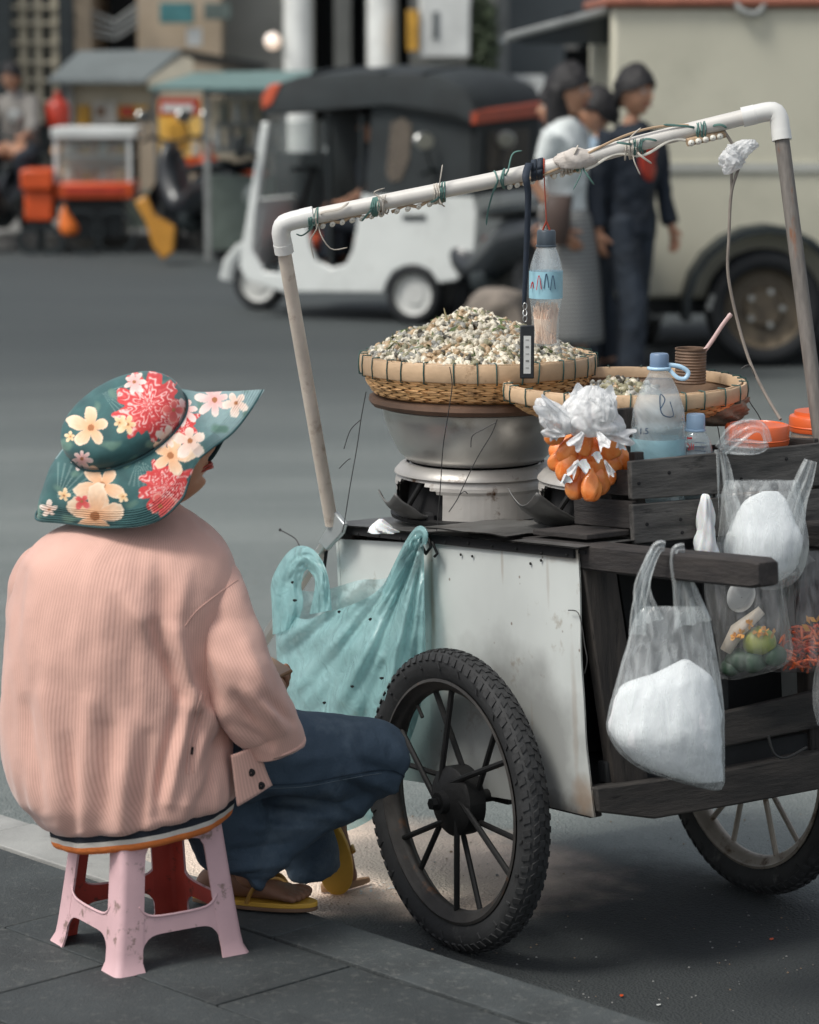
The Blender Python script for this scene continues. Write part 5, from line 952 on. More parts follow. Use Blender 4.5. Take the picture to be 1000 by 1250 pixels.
q = MB(); q.tube(crv([kw(x, y, .070) for x, y in ((694, 745), (705, 747), (710, 762), (714, 788), (717, 806), (714, 822))], 24), .0011, 5); q.build('loose_wire', m_wire, cart, ang=80)
wires('hanging_wire', 'dark wire strands hanging off the right of the winnowing tray', [(B2.y - .05, [(905, 470), (915, 490), (925, 505), (930, 515)]), (B2.y - .05, [(868, 498), (876, 520), (880, 545)]), (B2.y - .05, [(905, 450), (915, 446), (922, 460)])])
# scrap of paper behind the teal bag
q = MB(); p = topat(462, 650); q.sil([(634, 462, 468, .008), (640, 456, 474, .015), (646, 452, 482, .02), (650, 450, 486, .02)], p.y - .01, 24, 12, disp=lambda a, t_: 1 + .2 * sin(a * 5 + t_ * 9)); q.build('crumpled_paper', m_wplas, ang=50, cat='paper', kind='thing', label='crumpled white paper scrap at the nose of the cart top')

# ---------------------------------------------------------------- crate with bottles and jars
U0, U1, V0, V1, W0 = .12, .335, .205, .682, .562
ct = thing('wooden_crate', 'weathered slatted wooden crate standing across the back of the cart', 'crate', frame=Frame(K(U1, V0, W0), K.a, K.b, K.c))
def cplank(name, pts, u, th, mt): 
    q = MB(); P_ = [kua(x, y, u) for x, y in pts]; q.prism(P_, K.a * -th); return q.build(name, mt, ct, bevel=.0025, ang=30)
cplank('slat', [(770, 563), (840, 556), (920, 549), (1008, 540), (1009, 592), (920, 600), (772, 610)], U1, .014, w_v)
cplank('slat', [(772, 616), (880, 607), (1008, 596), (1009, 642), (880, 655), (775, 664)], U1, .014, w_v)
for k, (y0, y1) in enumerate(((0, .055), (.065, .115))):
    q = MB(); q.fbox(K, U0, U1 - .016, V0, V0 + .013, W0 + y0, W0 + y1); q.build('slat', w_u, ct, bevel=.0025); q = MB(); q.fbox(K, U0, U1 - .016, V1 - .013, V1, W0 + y0, W0 + y1 + .03); q.build('slat', w_u, ct, bevel=.0025)
    q = MB(); q.fbox(K, U0, U0 + .013, V0 + .015, V1 - .015, W0 + y0, W0 + y1 + .02); q.build('slat', w_v, ct, bevel=.0025)
q = MB(); q.fbox(K, U0 + .014, U1 - .016, V0 + .014, V1 - .014, W0 - .002, W0 + .008); q.build('crate_floor', w_dark, ct)
for u_ in (U0 + .014, U1 - .04): q = MB(); q.fbox(K, u_, u_ + .022, V0 + .014, V0 + .036, W0 + .01, W0 + .15); q.build('corner_batten', w_w, ct, bevel=.002)
q = MB(); a = kua(745, 575, .22); q.prism([kua(744, 500, .24), kua(775, 497, .24), kua(779, 640, .24), kua(748, 645, .24)], K.a * -.014); q.build('upright_board', w_w, ct, bevel=.003)
q = MB(); q.fbox(K, .125, .31, .1, .205, W0 - .012, W0 - .001); q.build('skid_board', w_u, ct, bevel=.002)
for x, y in ((817, 577), (780, 590), (905, 585), (960, 560), (790, 640), (831, 634), (833, 650), (940, 620)):
    q = MB(); q.lathe([(.004, 0), (.0035, .0015), (.001, .002)], kua(x, y, U1 + .0002), 8, (K.b, K.c, K.a), True, True); q.build('nail_head', m_soot, ct)
def glassmat(name, col, white=.08, rough=.05): return film(name, col, rough=rough, white=white, crease=5)
m_pet = film('clear_bottle', (.88, .96, .99), rough=.06, white=.28, crease=9); m_lab = mat('pale_blue_label', (.34, .60, .70), .35, .12, 14, .03); m_cap = mat('slate_blue_cap', (.16, .24, .36), .4, .05, 5, .05); m_capd = mat('dark_grey_cap', (.06, .08, .10), .45, .1, 5, .05)
m_water = bpy.data.materials.new('water'); m_water.use_nodes = True; b_ = m_water.node_tree.nodes['Principled BSDF']; b_.inputs['Base Color'].default_value = (.80, .93, .96, 1); b_.inputs['Roughness'].default_value = .05; b_.inputs['Transmission Weight'].default_value = .92; b_.inputs['IOR'].default_value = 1.12
def spread_pts(px, pybase, u): P_ = kua(px, pybase, u); return P_
def bottle(label, c, R_, H_, prof, capm, capr, caph, water=.6, lab=None, ridges=0):
    t = thing('plastic_bottle', label, 'bottle', c); c = V(c); zz = [(r * R_, h * H_) for r, h in prof]
    fine = cr(zz, 60)
    if ridges: fine = [(r * (1 + .018 * sin(h / H_ * ridges * 2 * pi)) if .08 < h / H_ < .72 else r, h) for r, h in fine]
    q = MB(); q.lathe(fine, c, 40, cap0=True); q.build('shell', m_pet, t, ang=80)
    if water: q = MB(); ww = [(r * .965, h) for r, h in fine if .01 < h / H_ < water]; q.lathe(ww, c, 36, cap0=True, cap1=True); q.build('water', m_water, t, ang=60)
    tz_ = fine[-1][1]; q = MB(); q.lathe([(capr, tz_ - .012), (capr * 1.02, tz_ - .010), (capr, tz_ + caph - .003), (capr * .9, tz_ + caph), (.001, tz_ + caph)], c, 36, disp=lambda a, t_: 1 + .015 * (1 if sin(a * 18) > 0 else 0)); q.build('cap', capm, t, ang=50)
    q = MB(); q.lathe([(capr * 1.0, tz_ - .017), (capr * 1.12, tz_ - .016), (capr * 1.12, tz_ - .013), (capr, tz_ - .012)], c, 30); q.build('neck_ring', capm, t)
    if lab:
        h0, h1 = lab; rr = max(r for r, h in fine if h0 * H_ < h < h1 * H_) * 1.012; q = MB(); q.lathe([(rr, h0 * H_), (rr, h1 * H_)], c, 48); q.build('label_wrap', lab_m, t, ang=80)
    return t
def text3(s, c, size, xax, zax, mt, par, name='lettering'):
    cu = bpy.data.curves.new(name, 'FONT'); cu.body = s; cu.size = size; cu.extrude = .0003; cu.align_x = 'CENTER'; cu.materials.append(mt); o = bpy.data.objects.new(name, cu); S.collection.objects.link(o)
    x = V(xax).normalized(); z = V(zax).normalized(); n = x.cross(z); M = Matrix.Identity(4)
    for i, q_ in enumerate((x, z, n, V(c))):
        for j in range(3): M[j][i] = q_[j]
    o.matrix_world = M
    dg = bpy.context.evaluated_depsgraph_get(); dg.update(); me = bpy.data.meshes.new_from_object(o.evaluated_get(dg)); bpy.data.objects.remove(o)
    o = bpy.data.objects.new(name, me); S.collection.objects.link(o); o.parent = par; o.matrix_local = wm(par).inverted() @ M; return o
m_ink = mat('label_ink', (.03, .07, .14), .5, 0, 5, 0); m_redink = mat('red_ink', (.62, .04, .05), .5, 0, 5, 0)
# 1.5 litre bottle with carrying loop
UB = .262; cb = kua(801, 600, UB); Lb = K.loc(cb); cb = K(UB, Lb.y, W0 + .008); hb_ = (pd(801, 430, cb.y) - pd(801, 625, cb.y)).z; pyb = 625 - FOC * ((cb - CC).dot(CU)) / ((cb - CC).dot(CF)); HB = (pd(801, 440, cb.y).z - cb.z)
lab_m = film('wet_blue_label', (.42, .68, .76), rough=.3, white=.62, crease=12)
bt = bottle('large water bottle with blue cap and carry loop in the crate', cb, .0535, HB, [(.80, 0), (.97, .02), (1, .06), (1, .3), (.985, .45), (1.0, .60), (.93, .70), (.72, .81), (.45, .90), (.34, .94), (.30, 1.0)], m_cap, .0185, .014, .60, (.30, .52), 9)
q = MB(); nk = cb + V((0, 0, HB - .014)); q.tube(crv([nk + V((.015, -.004, .006)), nk + V((.04, -.01, .003)), nk + V((.056, -.012, -.008)), nk + V((.050, -.014, -.020)), nk + V((.035, -.015, -.018)), nk + V((.018, -.008, -.002))], 26), .0045, 8, flat=.6); q.lathe([(.02, -.005), (.024, -.004), (.024, .001), (.02, .002)], nk, 30); q.build('carry_loop', mat('pale_blue_loop', (.42, .62, .78), .35, .05, 5, 0), bt, ang=80)
text3('1.5', pd(786, 530, cb.y - .056), .017, (1, .25, 0), (0, 0, 1), m_ink, bt)
q = MB(); q.tube(crv([pd(806, 500, cb.y - .0545), pd(812, 488, cb.y - .056), pd(806, 482, cb.y - .0545), pd(808, 505, cb.y - .0545), pd(822, 508, cb.y - .052), pd(818, 490, cb.y - .052)], 20), .0012, 5, flat=.4); q.build('swirl_print', m_ink, bt)
# small bottle with red script
US = .272; Ls = K.loc(kua(846, 590, US)); cs = K(US, Ls.y, W0 + .008); HS = pd(846, 516, cs.y).z - cs.z
lab_m = film('white_label', (.80, .86, .88), rough=.35, white=.75, crease=8)
bs = bottle('small water bottle with pale blue cap and red script label', cs, .0365, HS, [(.82, 0), (.98, .03), (1, .1), (1, .55), (.98, .68), (.80, .82), (.5, .92), (.44, .96), (.42, 1.0)], mat('pale_blue_cap', (.30, .42, .56), .4, .05, 5, 0), .0185, .018, .45, (.35, .66), 6)
q = MB(); yy = cs.y - .0395
def strokes(q, segs, Y_, r=.0010):
    for s_ in segs: q.tube(crv([pd(x, y, Y_ + d) for x, y, d in s_], 12), r, 5)
strokes(q, [[(828, 540, .006), (828, 548, .006), (832, 548, .004)], [(832, 540, .004), (832, 549, .004), (836, 541, .003), (836, 549, .003)], [(839, 541, .001), (842, 545, .001), (840, 549, .001), (844, 548, 0), (844, 541, 0)], [(831, 535, .004), (834, 537, .003)], [(846, 549, 0), (847, 542, 0)]], yy); q.build('red_script', m_redink, bs)
q = MB(); strokes(q, [[(839, 535, 0), (845, 535, 0)]], yy, .002); q.build('red_dot', m_redink, bs)
for k in range(3): q = MB(); strokes(q, [[(848, 540 + k * 5, 0), (862, 541 + k * 5, .006)]], yy, .0006); q.build('print_line', m_ink, bs)
# orange lidded jars
m_ol = mat('orange_lid', (.72, .13, .035), .38, .06, 6, .05, coat=.2); m_jar = film('jar_clear', (.82, .86, .86), rough=.08, white=.30, crease=4); m_brine = mat('brown_paste', (.32, .17, .09), .6, .3, 20, .3)
def jar(label, px, u, pylid, R_, lidh, fill, knob):
    L_ = K.loc(kua(px, pylid + 30, u)); c = K(u, L_.y, W0 + .008); H_ = pd(px, pylid, c.y).z - c.z - lidh; t = thing('lidded_jar', label, 'jar', c, 'orange lidded jars in the crate')
    q = MB(); q.lathe([(R_ * .9, 0), (R_ * .97, .008), (R_ * .97, H_ - .006), (R_ * .93, H_)], c, 48, cap0=True); q.build('jar_body', m_jar, t, ang=60)
    q = MB(); q.lathe([(R_ * .88, .004), (R_ * .93, .01), (R_ * .93, H_ * fill), (.001, H_ * fill + .004)], c, 40, cap0=True); q.build('contents', m_brine, t, ang=60)
    q = MB(); q.lathe([(R_ * .98, H_ - .012), (R_, H_ - .008), (R_, H_ + lidh - .006), (R_ * .97, H_ + lidh - .002), (R_ * .86, H_ + lidh), (R_ * .84, H_ + lidh + knob), (.001, H_ + lidh + knob)], c, 56); q.build('lid', m_ol, t, ang=40)
    q = MB(); q.lathe([(R_ * 1.004, H_ - .003), (R_ * 1.018, H_ - .001), (R_ * 1.004, H_ + .001)], c, 56); q.build('lid_rib', m_ol, t)
    return t
jar('flat orange lidded jar just right of the small water bottle', 920, .235, 517, .0655, .030, .7, -.002)
jar('taller orange lidded jar at the right end of the crate', 1000, .235, 506, .070, .022, .9, .008)

# ---------------------------------------------------------------- bundle of orange sauce sachets
m_sauce = mat('orange_sauce', (.88, .19, .03), .28, .18, 30, .3, 60, coat=.5, col2=(.95, .36, .10)); m_clearf = film('sachet_film', (.86, .86, .86), rough=.12, white=.25, crease=40)
t = thing('sauce_bag_bundle', 'bundle of small knotted bags of orange sauce hung on the crate corner', 'bags', pd(715, 560, 5.72)); rn = random.Random(9)
spots_ = [(684, 560, -50), (752, 545, 50), (738, 575, 20), (702, 590, -10), (722, 592, 5), (694, 548, -25), (760, 558, 40), (690, 545, -35), (715, 540, 0), (742, 540, 25), (700, 560, -20), (725, 562, 10), (748, 560, 30), (708, 580, -10), (730, 584, 8), (716, 572, 0), (680, 528, -70), (735, 548, 50), (694, 566, -30), (722, 548, 5)]
for k, (x, y, an) in enumerate(spots_):
    Y_ = 5.70 + rn.uniform(-.035, .03); Y_ -= .06; c = pd(x, y, Y_); a = R(an * .6 + rn.uniform(-12, 12)); dz = V((-sin(a), rn.uniform(-.3, .3), cos(a))).normalized(); sx = V((cos(a), 0, sin(a))); sx = (sx - dz * sx.dot(dz)).normalized(); sy = dz.cross(sx); q = MB(); ph = rn.uniform(0, 6)
    ks = rn.uniform(.95, 1.3); prof = [(.001, -.030 * ks), (.012 * ks, -.028 * ks), (.019 * ks, -.016 * ks), (.018 * ks, .0), (.011 * ks, .016), (.004, .026), (.003, .034)]; q.lathe(cr(prof, 18), c, 26, (sx, sy * rn.uniform(.5, .8), dz), disp=lambda aa, tt: 1 + .14 * sin(aa * 2 + ph + tt * 4) + .05 * sin(aa * 5 + ph - tt * 9) + .12 * nz((cos(aa) * 2, sin(aa) * 2, tt * 5 + ph))); s_ = q.build('sachet', m_sauce, t, ang=180)
for k in range(10):
    x, y = rn.uniform(676, 760), rn.uniform(520, 590); Y_ = 5.59; c = pd(x, y, Y_); q = MB(); a = V((rn.uniform(.6, 1), rn.uniform(-.3, .3), rn.uniform(-.9, .9))).normalized(); b = a.cross(V((rn.uniform(-.4, .4), -1, rn.uniform(-.3, .3)))).normalized(); L1, L2 = rn.uniform(.010, .020), rn.uniform(.006, .013)
    q.surf(lambda i, j: c + a * (.7 * L1 * (2 * i - 1) * (1 - .5 * j)) + b * (L2 * (2 * j - 1)) + V((0, -.004 * sin(i * 7), .003 * sin(j * 5 + i * 4))), 5, 4); q.build('knot_tail', m_wplas, t, ang=60)
def rag(x0_, y0_, x1_, y1_, w_, Y_, seed, name='knotted_top'):
    Y_ -= .07
    A, B = pd(x0_, y0_, Y_ + .015), pd(x1_, y1_, Y_ + rn.uniform(-.02, .02)); d = (B - A); L_ = d.length; d.normalize(); s_ = d.cross(V((0, 1, 0))).normalized(); f_ = V((0, -1, 0)); w_ /= 610; q = MB()
    for lay in (0, 1): q.surf(lambda i, j: A + d * L_ * (j * (1 + .12 * sin(i * 9 + seed))) + s_ * (w_ * (2 * i - 1) * (.30 + .9 * j ** .8)) + f_ * ((.5 - lay) * .014 * (1 - .5 * j) * sin(pi * i) + .016 * nz((i * 1.7 + seed, j * 2.0, seed * 1.3 + lay * .3)) + .0025 * sin(i * 11 + j * 4 + seed) + .003 * nz((i * 6, j * 6, seed))), 14, 14)
    q.build(name, m_ragf, t, ang=180)
def wad(lev, Y_, seed, mt, name, amp=.3):
    q = MB(); q.sil(lev, Y_, 90, 46, disp=lambda a, t_: 1 + amp * 1.5 * (abs(nz((cos(a) * 2.2, sin(a) * 2.2, t_ * 2.0), .95, seed)) * 1.5 - .25) + amp * .4 * (abs(nz((cos(a) * 2.2, sin(a) * 2.2, t_ * 2.0), 2.6, seed + 2)) - .2) + .03 * sin(a * 5 + seed + 4 * t_)); q.build(name, m_ragf, t, ang=180)
wad([(471, 716, 730, .006), (480, 703, 742, .018), (490, 694, 748, .028), (500, 686, 752, .034), (512, 684, 756, .036), (522, 690, 756, .034), (532, 704, 748, .02)], 5.60, 1.0, m_ragf, 'knotted_top')
wad([(486, 656, 668, .006), (494, 655, 684, .016), (504, 660, 696, .022), (516, 664, 702, .024), (528, 672, 700, .014)], 5.59, 4.0, m_ragf, 'knotted_top')
wad([(474, 724, 736, .006), (486, 722, 748, .014), (500, 726, 752, .018), (514, 728, 750, .012)], 5.575, 7.0, m_ragf, 'knotted_top')
0 and wad([(520, 668, 770, .03), (535, 662, 776, .045), (555, 668, 772, .05), (575, 682, 764, .048), (592, 698, 750, .035), (600, 712, 736, .01)], 5.635, 9.0, m_clearf, 'outer_film', .16)
for k, (x0_, y0_, x1_, y1_, w_, Y_) in enumerate(((704, 522, 660, 494, 10, 5.65), (716, 518, 708, 472, 12, 5.65), (728, 520, 742, 474, 11, 5.64), (735, 530, 772, 534, 9, 5.64), (690, 530, 664, 524, 8, 5.63), (738, 562, 748, 580, 4, 5.60), (706, 562, 696, 580, 5, 5.59), (712, 528, 700, 546, 8, 5.585), (730, 528, 740, 546, 7, 5.585))): rag(x0_, y0_, x1_, y1_, w_, Y_, k * 1.7 + 1.0)
# ---------------------------------------------------------------- carrier bags
m_filmw = film('white_carrier_film', (.94, .98, .98), rough=.22, white=.22, crease=48, var=.16, st=(1, 1, .16), bs=.35); m_foam = mat('white_packets', (.74, .76, .77), .6, .02, 10, .7, 30); m_clearb = film('clear_bag_film', (.92, .93, .93), rough=.12, white=.10, crease=44, var=.10, st=(1, 1, .2), bs=.4)
def folds(n1, amp, sd): return lambda a, t_: 1 + amp * (sin(a * n1 + 3 * t_ + sd) * .6 + sin(a * (n1 * 2 + 1) - 4 * t_ + sd * 2) * .4) * (1.1 - .6 * t_)
def strap(par, pts, w, Y, mt, name='handle', dY=None):
    q = MB(); n = len(pts); P_ = crv([pd(x, y, Y + (dY[i] if dY else 0)) for i, (x, y) in enumerate(pts)], 26); W_ = [k[0] / 620 for k in cr([(x,) for x in w], 26)]
    rings = []
    for i, p in enumerate(P_):
        d = (P_[min(i + 1, 25)] - P_[max(i - 1, 0)]).normalized(); s_ = d.cross(V((0, 1, 0))).normalized(); f_ = V((0, -1, 0)); rings.append([p + s_ * W_[i] * (k / 8 - .5) * 1.0 + f_ * (.35 * W_[i] * sin(k * 1.9 + i * .12) * .5) for k in range(9)])
    q.loft(rings, closed=False); q.build(name, mt, par, ang=180, solid=.0008)
def carrier(label, Y, lev, inner, straps, mt=m_filmw, seed=0, fold=9, amp=.05, innerm=m_foam, cat='plastic bag', name='carrier_bag', nl=46):
    t = thing(name, label, cat, pd((lev[0][1] + lev[0][2]) / 2, lev[0][0], Y)); q = MB(); q.sil(lev, Y, 72, nl, disp=folds(fold, amp, seed), cap0=False, cap1=True); q.build('film', mt, t, ang=180)
    if inner: q = MB(); q.sil(inner, Y, 56, 34, disp=lambda a, t_: 1 + .04 * sin(a * 4 + 6 * t_ + seed) + .10 * (abs(nz((cos(a) * 1.6, sin(a) * 1.6, t_ * 3), 1.6, seed)) - .25) + .05 * (abs(nz((cos(a) * 2, sin(a) * 2, t_ * 4), 4, seed)) - .25)); q.build('contents', innerm, t, ang=180)
    for pts, w in straps: strap(t, pts, w, Y, mt)
    return t
YA = kw(812, 690, .075).y
carrier('white carrier bag hooked over the near wooden push handle', YA, [(740, 790, 858, .004), (752, 776, 864, .014), (790, 765, 871, .03), (830, 754, 878, .05), (870, 744, 883, .065), (895, 742, 884, .07), (920, 757, 885, .06), (940, 786, 885, .045), (955, 832, 885, .025), (964, 866, 881, .006)],
    [(806, 832, 842, .01), (822, 800, 864, .03), (838, 758, 874, .045), (870, 747, 881, .06), (895, 745, 882, .065), (918, 760, 882, .055), (938, 790, 882, .04), (953, 836, 882, .02)],
    [([(793, 760), (784, 720), (792, 690), (803, 668), (812, 667)], [34, 20, 14, 13, 12]), ([(846, 762), (836, 720), (826, 690), (826, 672), (836, 669)], [44, 28, 15, 12, 12]), ([(778, 775), (780, 740), (790, 700), (800, 672)], [20, 16, 12, 10])], seed=1)
YB = kua(930, 640, .372).y
carrier('white carrier bag of packets hanging on the crate slats at right', YB, [(586, 886, 976, .008), (605, 881, 978, .03), (635, 876, 984, .052), (660, 872, 988, .06), (685, 872, 984, .06), (702, 884, 977, .045), (714, 912, 965, .02), (720, 932, 950, .004)],
    [(600, 930, 950, .008), (612, 908, 962, .016), (635, 894, 972, .03), (655, 886, 978, .045), (680, 886, 974, .05), (698, 900, 966, .035), (711, 930, 950, .01)],
    [([(893, 650), (886, 600), (882, 570), (878, 548)], [40, 26, 20, 12]), ([(962, 660), (972, 615), (982, 585), (990, 562)], [40, 26, 22, 16]), ([(880, 550), (898, 530), (918, 520), (932, 524), (938, 540)], [18, 26, 18, 12, 10]), ([(884, 548), (900, 545), (925, 546), (938, 542)], [12, 20, 16, 8])], seed=3, fold=7)
YC = kua(862, 640, .36).y
q = MB(); q.sil([(603, 858, 863, .004), (612, 854, 868, .012), (640, 852, 872, .016), (665, 851, 875, .016), (690, 850, 880, .012)], YC, 24, 16, disp=lambda a, t: 1 + .22 * sin(a * 3 + t * 7) + .18 * sin(a * 7 - t * 11) + .25 * nz((cos(a) * 2, sin(a) * 2, t * 6))); q.build('rolled_white_bag', m_wplas, ang=180, cat='plastic bag', kind='thing', label='narrow rolled white plastic bag against the crate slat')
YD = kua(915, 760, .36).y
vb = carrier('clear bag of green limes and herbs below the handle', YD, [(662, 868, 952, .006), (690, 862, 955, .02), (730, 862, 958, .04), (770, 872, 964, .055), (800, 877, 966, .055), (815, 878, 950, .04), (829, 879, 905, .008)], None, [([(880, 700), (865, 680), (850, 672), (840, 690)], [26, 22, 12, 8])], mt=m_clearb, seed=5, fold=11, amp=.07)
m_lime = mat('lime_skin', (.20, .27, .045), .35, .2, 20, .1, col2=(.34, .36, .07)); m_leafd = mat('dark_leaf', (.035, .075, .045), .5, .3, 18, .1); m_amber = mat('amber_flower', (.70, .32, .03), .5, .2, 20, .1); m_cream2 = mat('pale_radish', (.60, .52, .42), .5, .1, 10, .1)
for x, y, r_, mm in ((926, 783, .034, m_lime), (944, 800, .026, m_leafd), (903, 806, .028, m_leafd), (918, 806, .030, m_leafd), (892, 815, .020, m_leafd)):
    q = MB(); q.lathe(cr([(.001, -r_ * .9), (r_ * .8, -r_ * .55), (r_, 0), (r_ * .75, r_ * .6), (.001, r_ * .95)], 14), pd(x, y, YD + .01), 20, disp=lambda a, t_: 1 + .08 * sin(a * 3 + x)); q.build('lime' if mm is m_lime else 'herb_clump', mm, vb, ang=180)
rn = random.Random(6)
for x, y in ((905, 774), (898, 778), (935, 770), (945, 774), (925, 772), (915, 762)):
    q = MB(); p = pd(x, y, YD - .02)
    for _ in range(6): d = V((rn.gauss(0, 1), rn.gauss(0, .6), rn.gauss(0, 1))).normalized() * .012; s_ = d.orthogonal().normalized() * .005; q.add([p, p + d * .6 + s_, p + d, p + d * .6 - s_], [(0, 1, 2, 3)])
    q.build('amber_petals', m_amber, vb, ang=0)
q = MB(); q.tube([pd(886, 795, YD), pd(900, 770, YD), pd(930, 745, YD)], [.012, .016, .01], 12); q.build('pale_root', m_cream2, vb, ang=180)
q = MB(); cl_ = kua(905, 727, .385); lx = (K.b * .9 + V((0, 0, 0))).normalized(); q.lathe([(.001, .010), (.02, .009), (.032, .003), (.036, 0), (.034, -.002), (.03, .002)], cl_, 36, (lx, V((0, -.2, 1)).normalized() * 1.0, V((0, -1, -.2)).normalized())); q.build('clear_cup_lid', film('cup_plastic', (.88, .88, .86), rough=.15, white=.5, crease=10), ang=60, cat='lid', kind='thing', label='round clear plastic cup lid tucked among the hanging bags')
YE = kua(985, 760, .37).y
cbg = carrier('clear bag of shredded red orange chillies at the right edge', YE, [(672, 978, 1010, .006), (700, 966, 1020, .02), (740, 955, 1035, .04), (780, 948, 1045, .05), (805, 943, 1045, .045), (820, 941, 1030, .008)], None, [([(985, 690), (975, 672), (968, 655)], [24, 14, 8])], mt=m_clearb, seed=8, fold=11, amp=.07)
m_chil = mat('chilli_red', (.60, .05, .02), .35, .3, 25, .1, col2=(.78, .16, .03)); q = MB()
for _ in range(240):
    x, y = rn.uniform(954, 1035), rn.uniform(765, 815); 
    if (x < 966 and y < 780): continue
    p = pd(x, y, YE + rn.uniform(-.035, .035)); d = V((rn.gauss(0, 1), rn.gauss(0, 1), rn.gauss(0, .7))).normalized() * .014; q.tube([p - d, p + V((0, 0, .002)), p + d], [.0025, .0034, .0015], 5, caps=False)
q.build('chilli_shreds', m_chil, cbg, ang=80, kind='stuff')
q = MB()
for _ in range(8):
    p = pd(rn.uniform(980, 1010), rn.uniform(755, 770), YE - .02); d = V((rn.gauss(0, 1), 0, rn.gauss(0, 1))).normalized() * .01; s_ = d.orthogonal().normalized() * .006; q.add([p - d, p + s_, p + d, p - s_], [(0, 1, 2, 3)])
q.build('amber_petals', m_amber, cbg, ang=0)
q = MB(); q.sil([(800, 1002, 1020, .01), (825, 995, 1040, .03), (860, 993, 1050, .04), (885, 998, 1040, .02)], YE - .05, 30, 16, disp=folds(7, .08, 3)); q.build('hanging_clear_bag', m_clearb, ang=180, cat='plastic bag', kind='thing', label='empty clear bag cut off at the right edge below the chillies')
q = MB(); q.tube(crv([kua(938, 898, .36), kua(945, 920, .36), kua(960, 925, .36), kua(985, 912, .36)], 14), .0028, 6); q.build('bent_wire_hook', m_wire, ang=80, cat='hook', kind='thing', label='bent wire hook hanging below the middle rear plank')

# ---------------------------------------------------------------- teal bag at the nose
m_tealf = film('teal_carrier_film', (.42, .70, .71), rough=.13, white=.58, crease=19, var=.10, bs=.9); m_tealc = film('teal_light_film', (.60, .80, .81), rough=.13, white=.5, crease=19, var=.10, bs=.9)
tb = thing('teal_carrier_bag', 'large crumpled teal plastic bag strung between wire hook and cart side', 'plastic bag', kw(430, 800, .02))
def tealp(x, y, v): return kw(x, y, v)
FT = cr([(334, 712), (345, 742), (372, 756), (398, 748), (430, 738), (462, 720), (488, 684), (503, 656), (517, 649)], 49); FBm = cr([(342, 900), (352, 960), (375, 1000), (410, 1015), (440, 1008), (468, 985), (490, 930), (512, 870), (520, 800)], 49)
BT = cr([(334, 712), (350, 716), (378, 722), (405, 718), (440, 708), (470, 706), (492, 690), (505, 662), (517, 649)], 49)
def tealsurf(T, Bm, v0, bul, sd, depth=1):
    def f(i, j):
        a, b = T[round(i * 48)], Bm[round(i * 48)]; x = a[0] + (b[0] - a[0]) * j; y = a[1] + (b[1] - a[1]) * j
        # folds radiate from the tied corner
        d = math.hypot(x - 517, y - 649); an = math.atan2(y - 649, 517 - x); fo = .010 * sin(an * 26 + sd + .9 * sin(d * .02)) * min(1, d / 60) + .005 * sin(an * 57 + d * .02) + .014 * nz((x * .022, y * .022, sd)) + .011 * (abs(nz((x * .035, y * .028, sd + 3))) - .2)
        side = bul * sin(pi * min(1, max(0, i))) * sin(pi * min(1, .12 + j * .8)); return tealp(x, y, v0 - side * depth + fo * (1 - .3 * j))
    return f
q = MB(); q.surf(tealsurf(FT, FBm, .045, .07, 1), 48, 60); q.build('front_film', m_tealf, tb, ang=180)
q = MB(); q.surf(tealsurf(BT, FBm, .058, .0, 4), 48, 50); q.build('back_film', m_tealc, tb, ang=180)
def tstrap(pts, w, v0, mt, name):
    q = MB(); P_ = crv([tealp(x, y, v0) for x, y in pts], 30); W_ = [k[0] / 590 for k in cr([(x,) for x in w], 30)]; rings = []
    for i, p in enumerate(P_):
        d = (P_[min(i + 1, 29)] - P_[max(i - 1, 0)]).normalized(); s_ = d.cross(K.b).normalized(); rings.append([p + s_ * W_[i] * .5 * cos(k * pi / 9) + K.b * (W_[i] * .22 * sin(k * pi / 9) * (1 + .4 * sin(k * 2.3))) for k in range(18)])
    q.loft(rings); q.build(name, mt, tb, ang=180)
def crumple(outline_l, outline_r, v0, mt, name, seed, amp=.008):
    A, B = cr(outline_l, 41), cr(outline_r, 41); q = MB()
    for dv in (0, .012): q.surf(lambda i, j: kw(A[round(j * 40)][0] * (1 - i) + B[round(j * 40)][0] * i, A[round(j * 40)][1] * (1 - i) + B[round(j * 40)][1] * i, v0 + dv * (1 if name != 'x' else 0) - .014 * sin(pi * i) * (1 if dv == 0 else -1) + amp * nz((i * 3 + seed, j * 5, seed)) + amp * .6 * nz((i * 9, j * 14, seed))), 18, 40)
    q.build(name, mt, tb, ang=180)
crumple([(333, 775), (332, 740), (331, 712), (340, 690), (354, 672), (368, 666), (384, 672), (396, 690), (402, 712), (405, 745)], [(362, 765), (370, 738), (368, 715), (371, 700), (374, 696), (376, 695), (378, 698), (384, 706), (384, 720), (378, 750)], .03, m_tealf, 'handle_loop', 3)
tstrap([(478, 735), (490, 700), (502, 668), (512, 650), (519, 652), (518, 664)], [44, 34, 24, 16, 12, 8], .035, m_tealf, 'tied_corner')
rn = random.Random(3)
for x, y in ((357, 711), (360, 733), (414, 747), (396, 858), (466, 828), (452, 756), (430, 838)):
    q = MB(); L_ = kw(x, y, -.035); q.lathe([(.001, .003), (.0035, .002), (.004, 0), (.001, -.003)], L_ , 8, disp=lambda a, t_: 1 + .3 * sin(a * 2 + x)); q.build('speck_of_dirt', m_soot, tb)
q = MB(); q.tube(crv([kw(342, 647, .04), kw(350, 651, .04), kw(361, 658, .04), kw(366, 668, .04), kw(366, 678, .04)], 16), .0016, 6); q.lathe([(.001, .004), (.004, 0), (.001, -.003)], kw(342, 647, .04), 8); q.build('wire_hook', m_wire, ang=80, cat='hook', kind='thing', label='thin curled wire hook holding the teal bag handle')

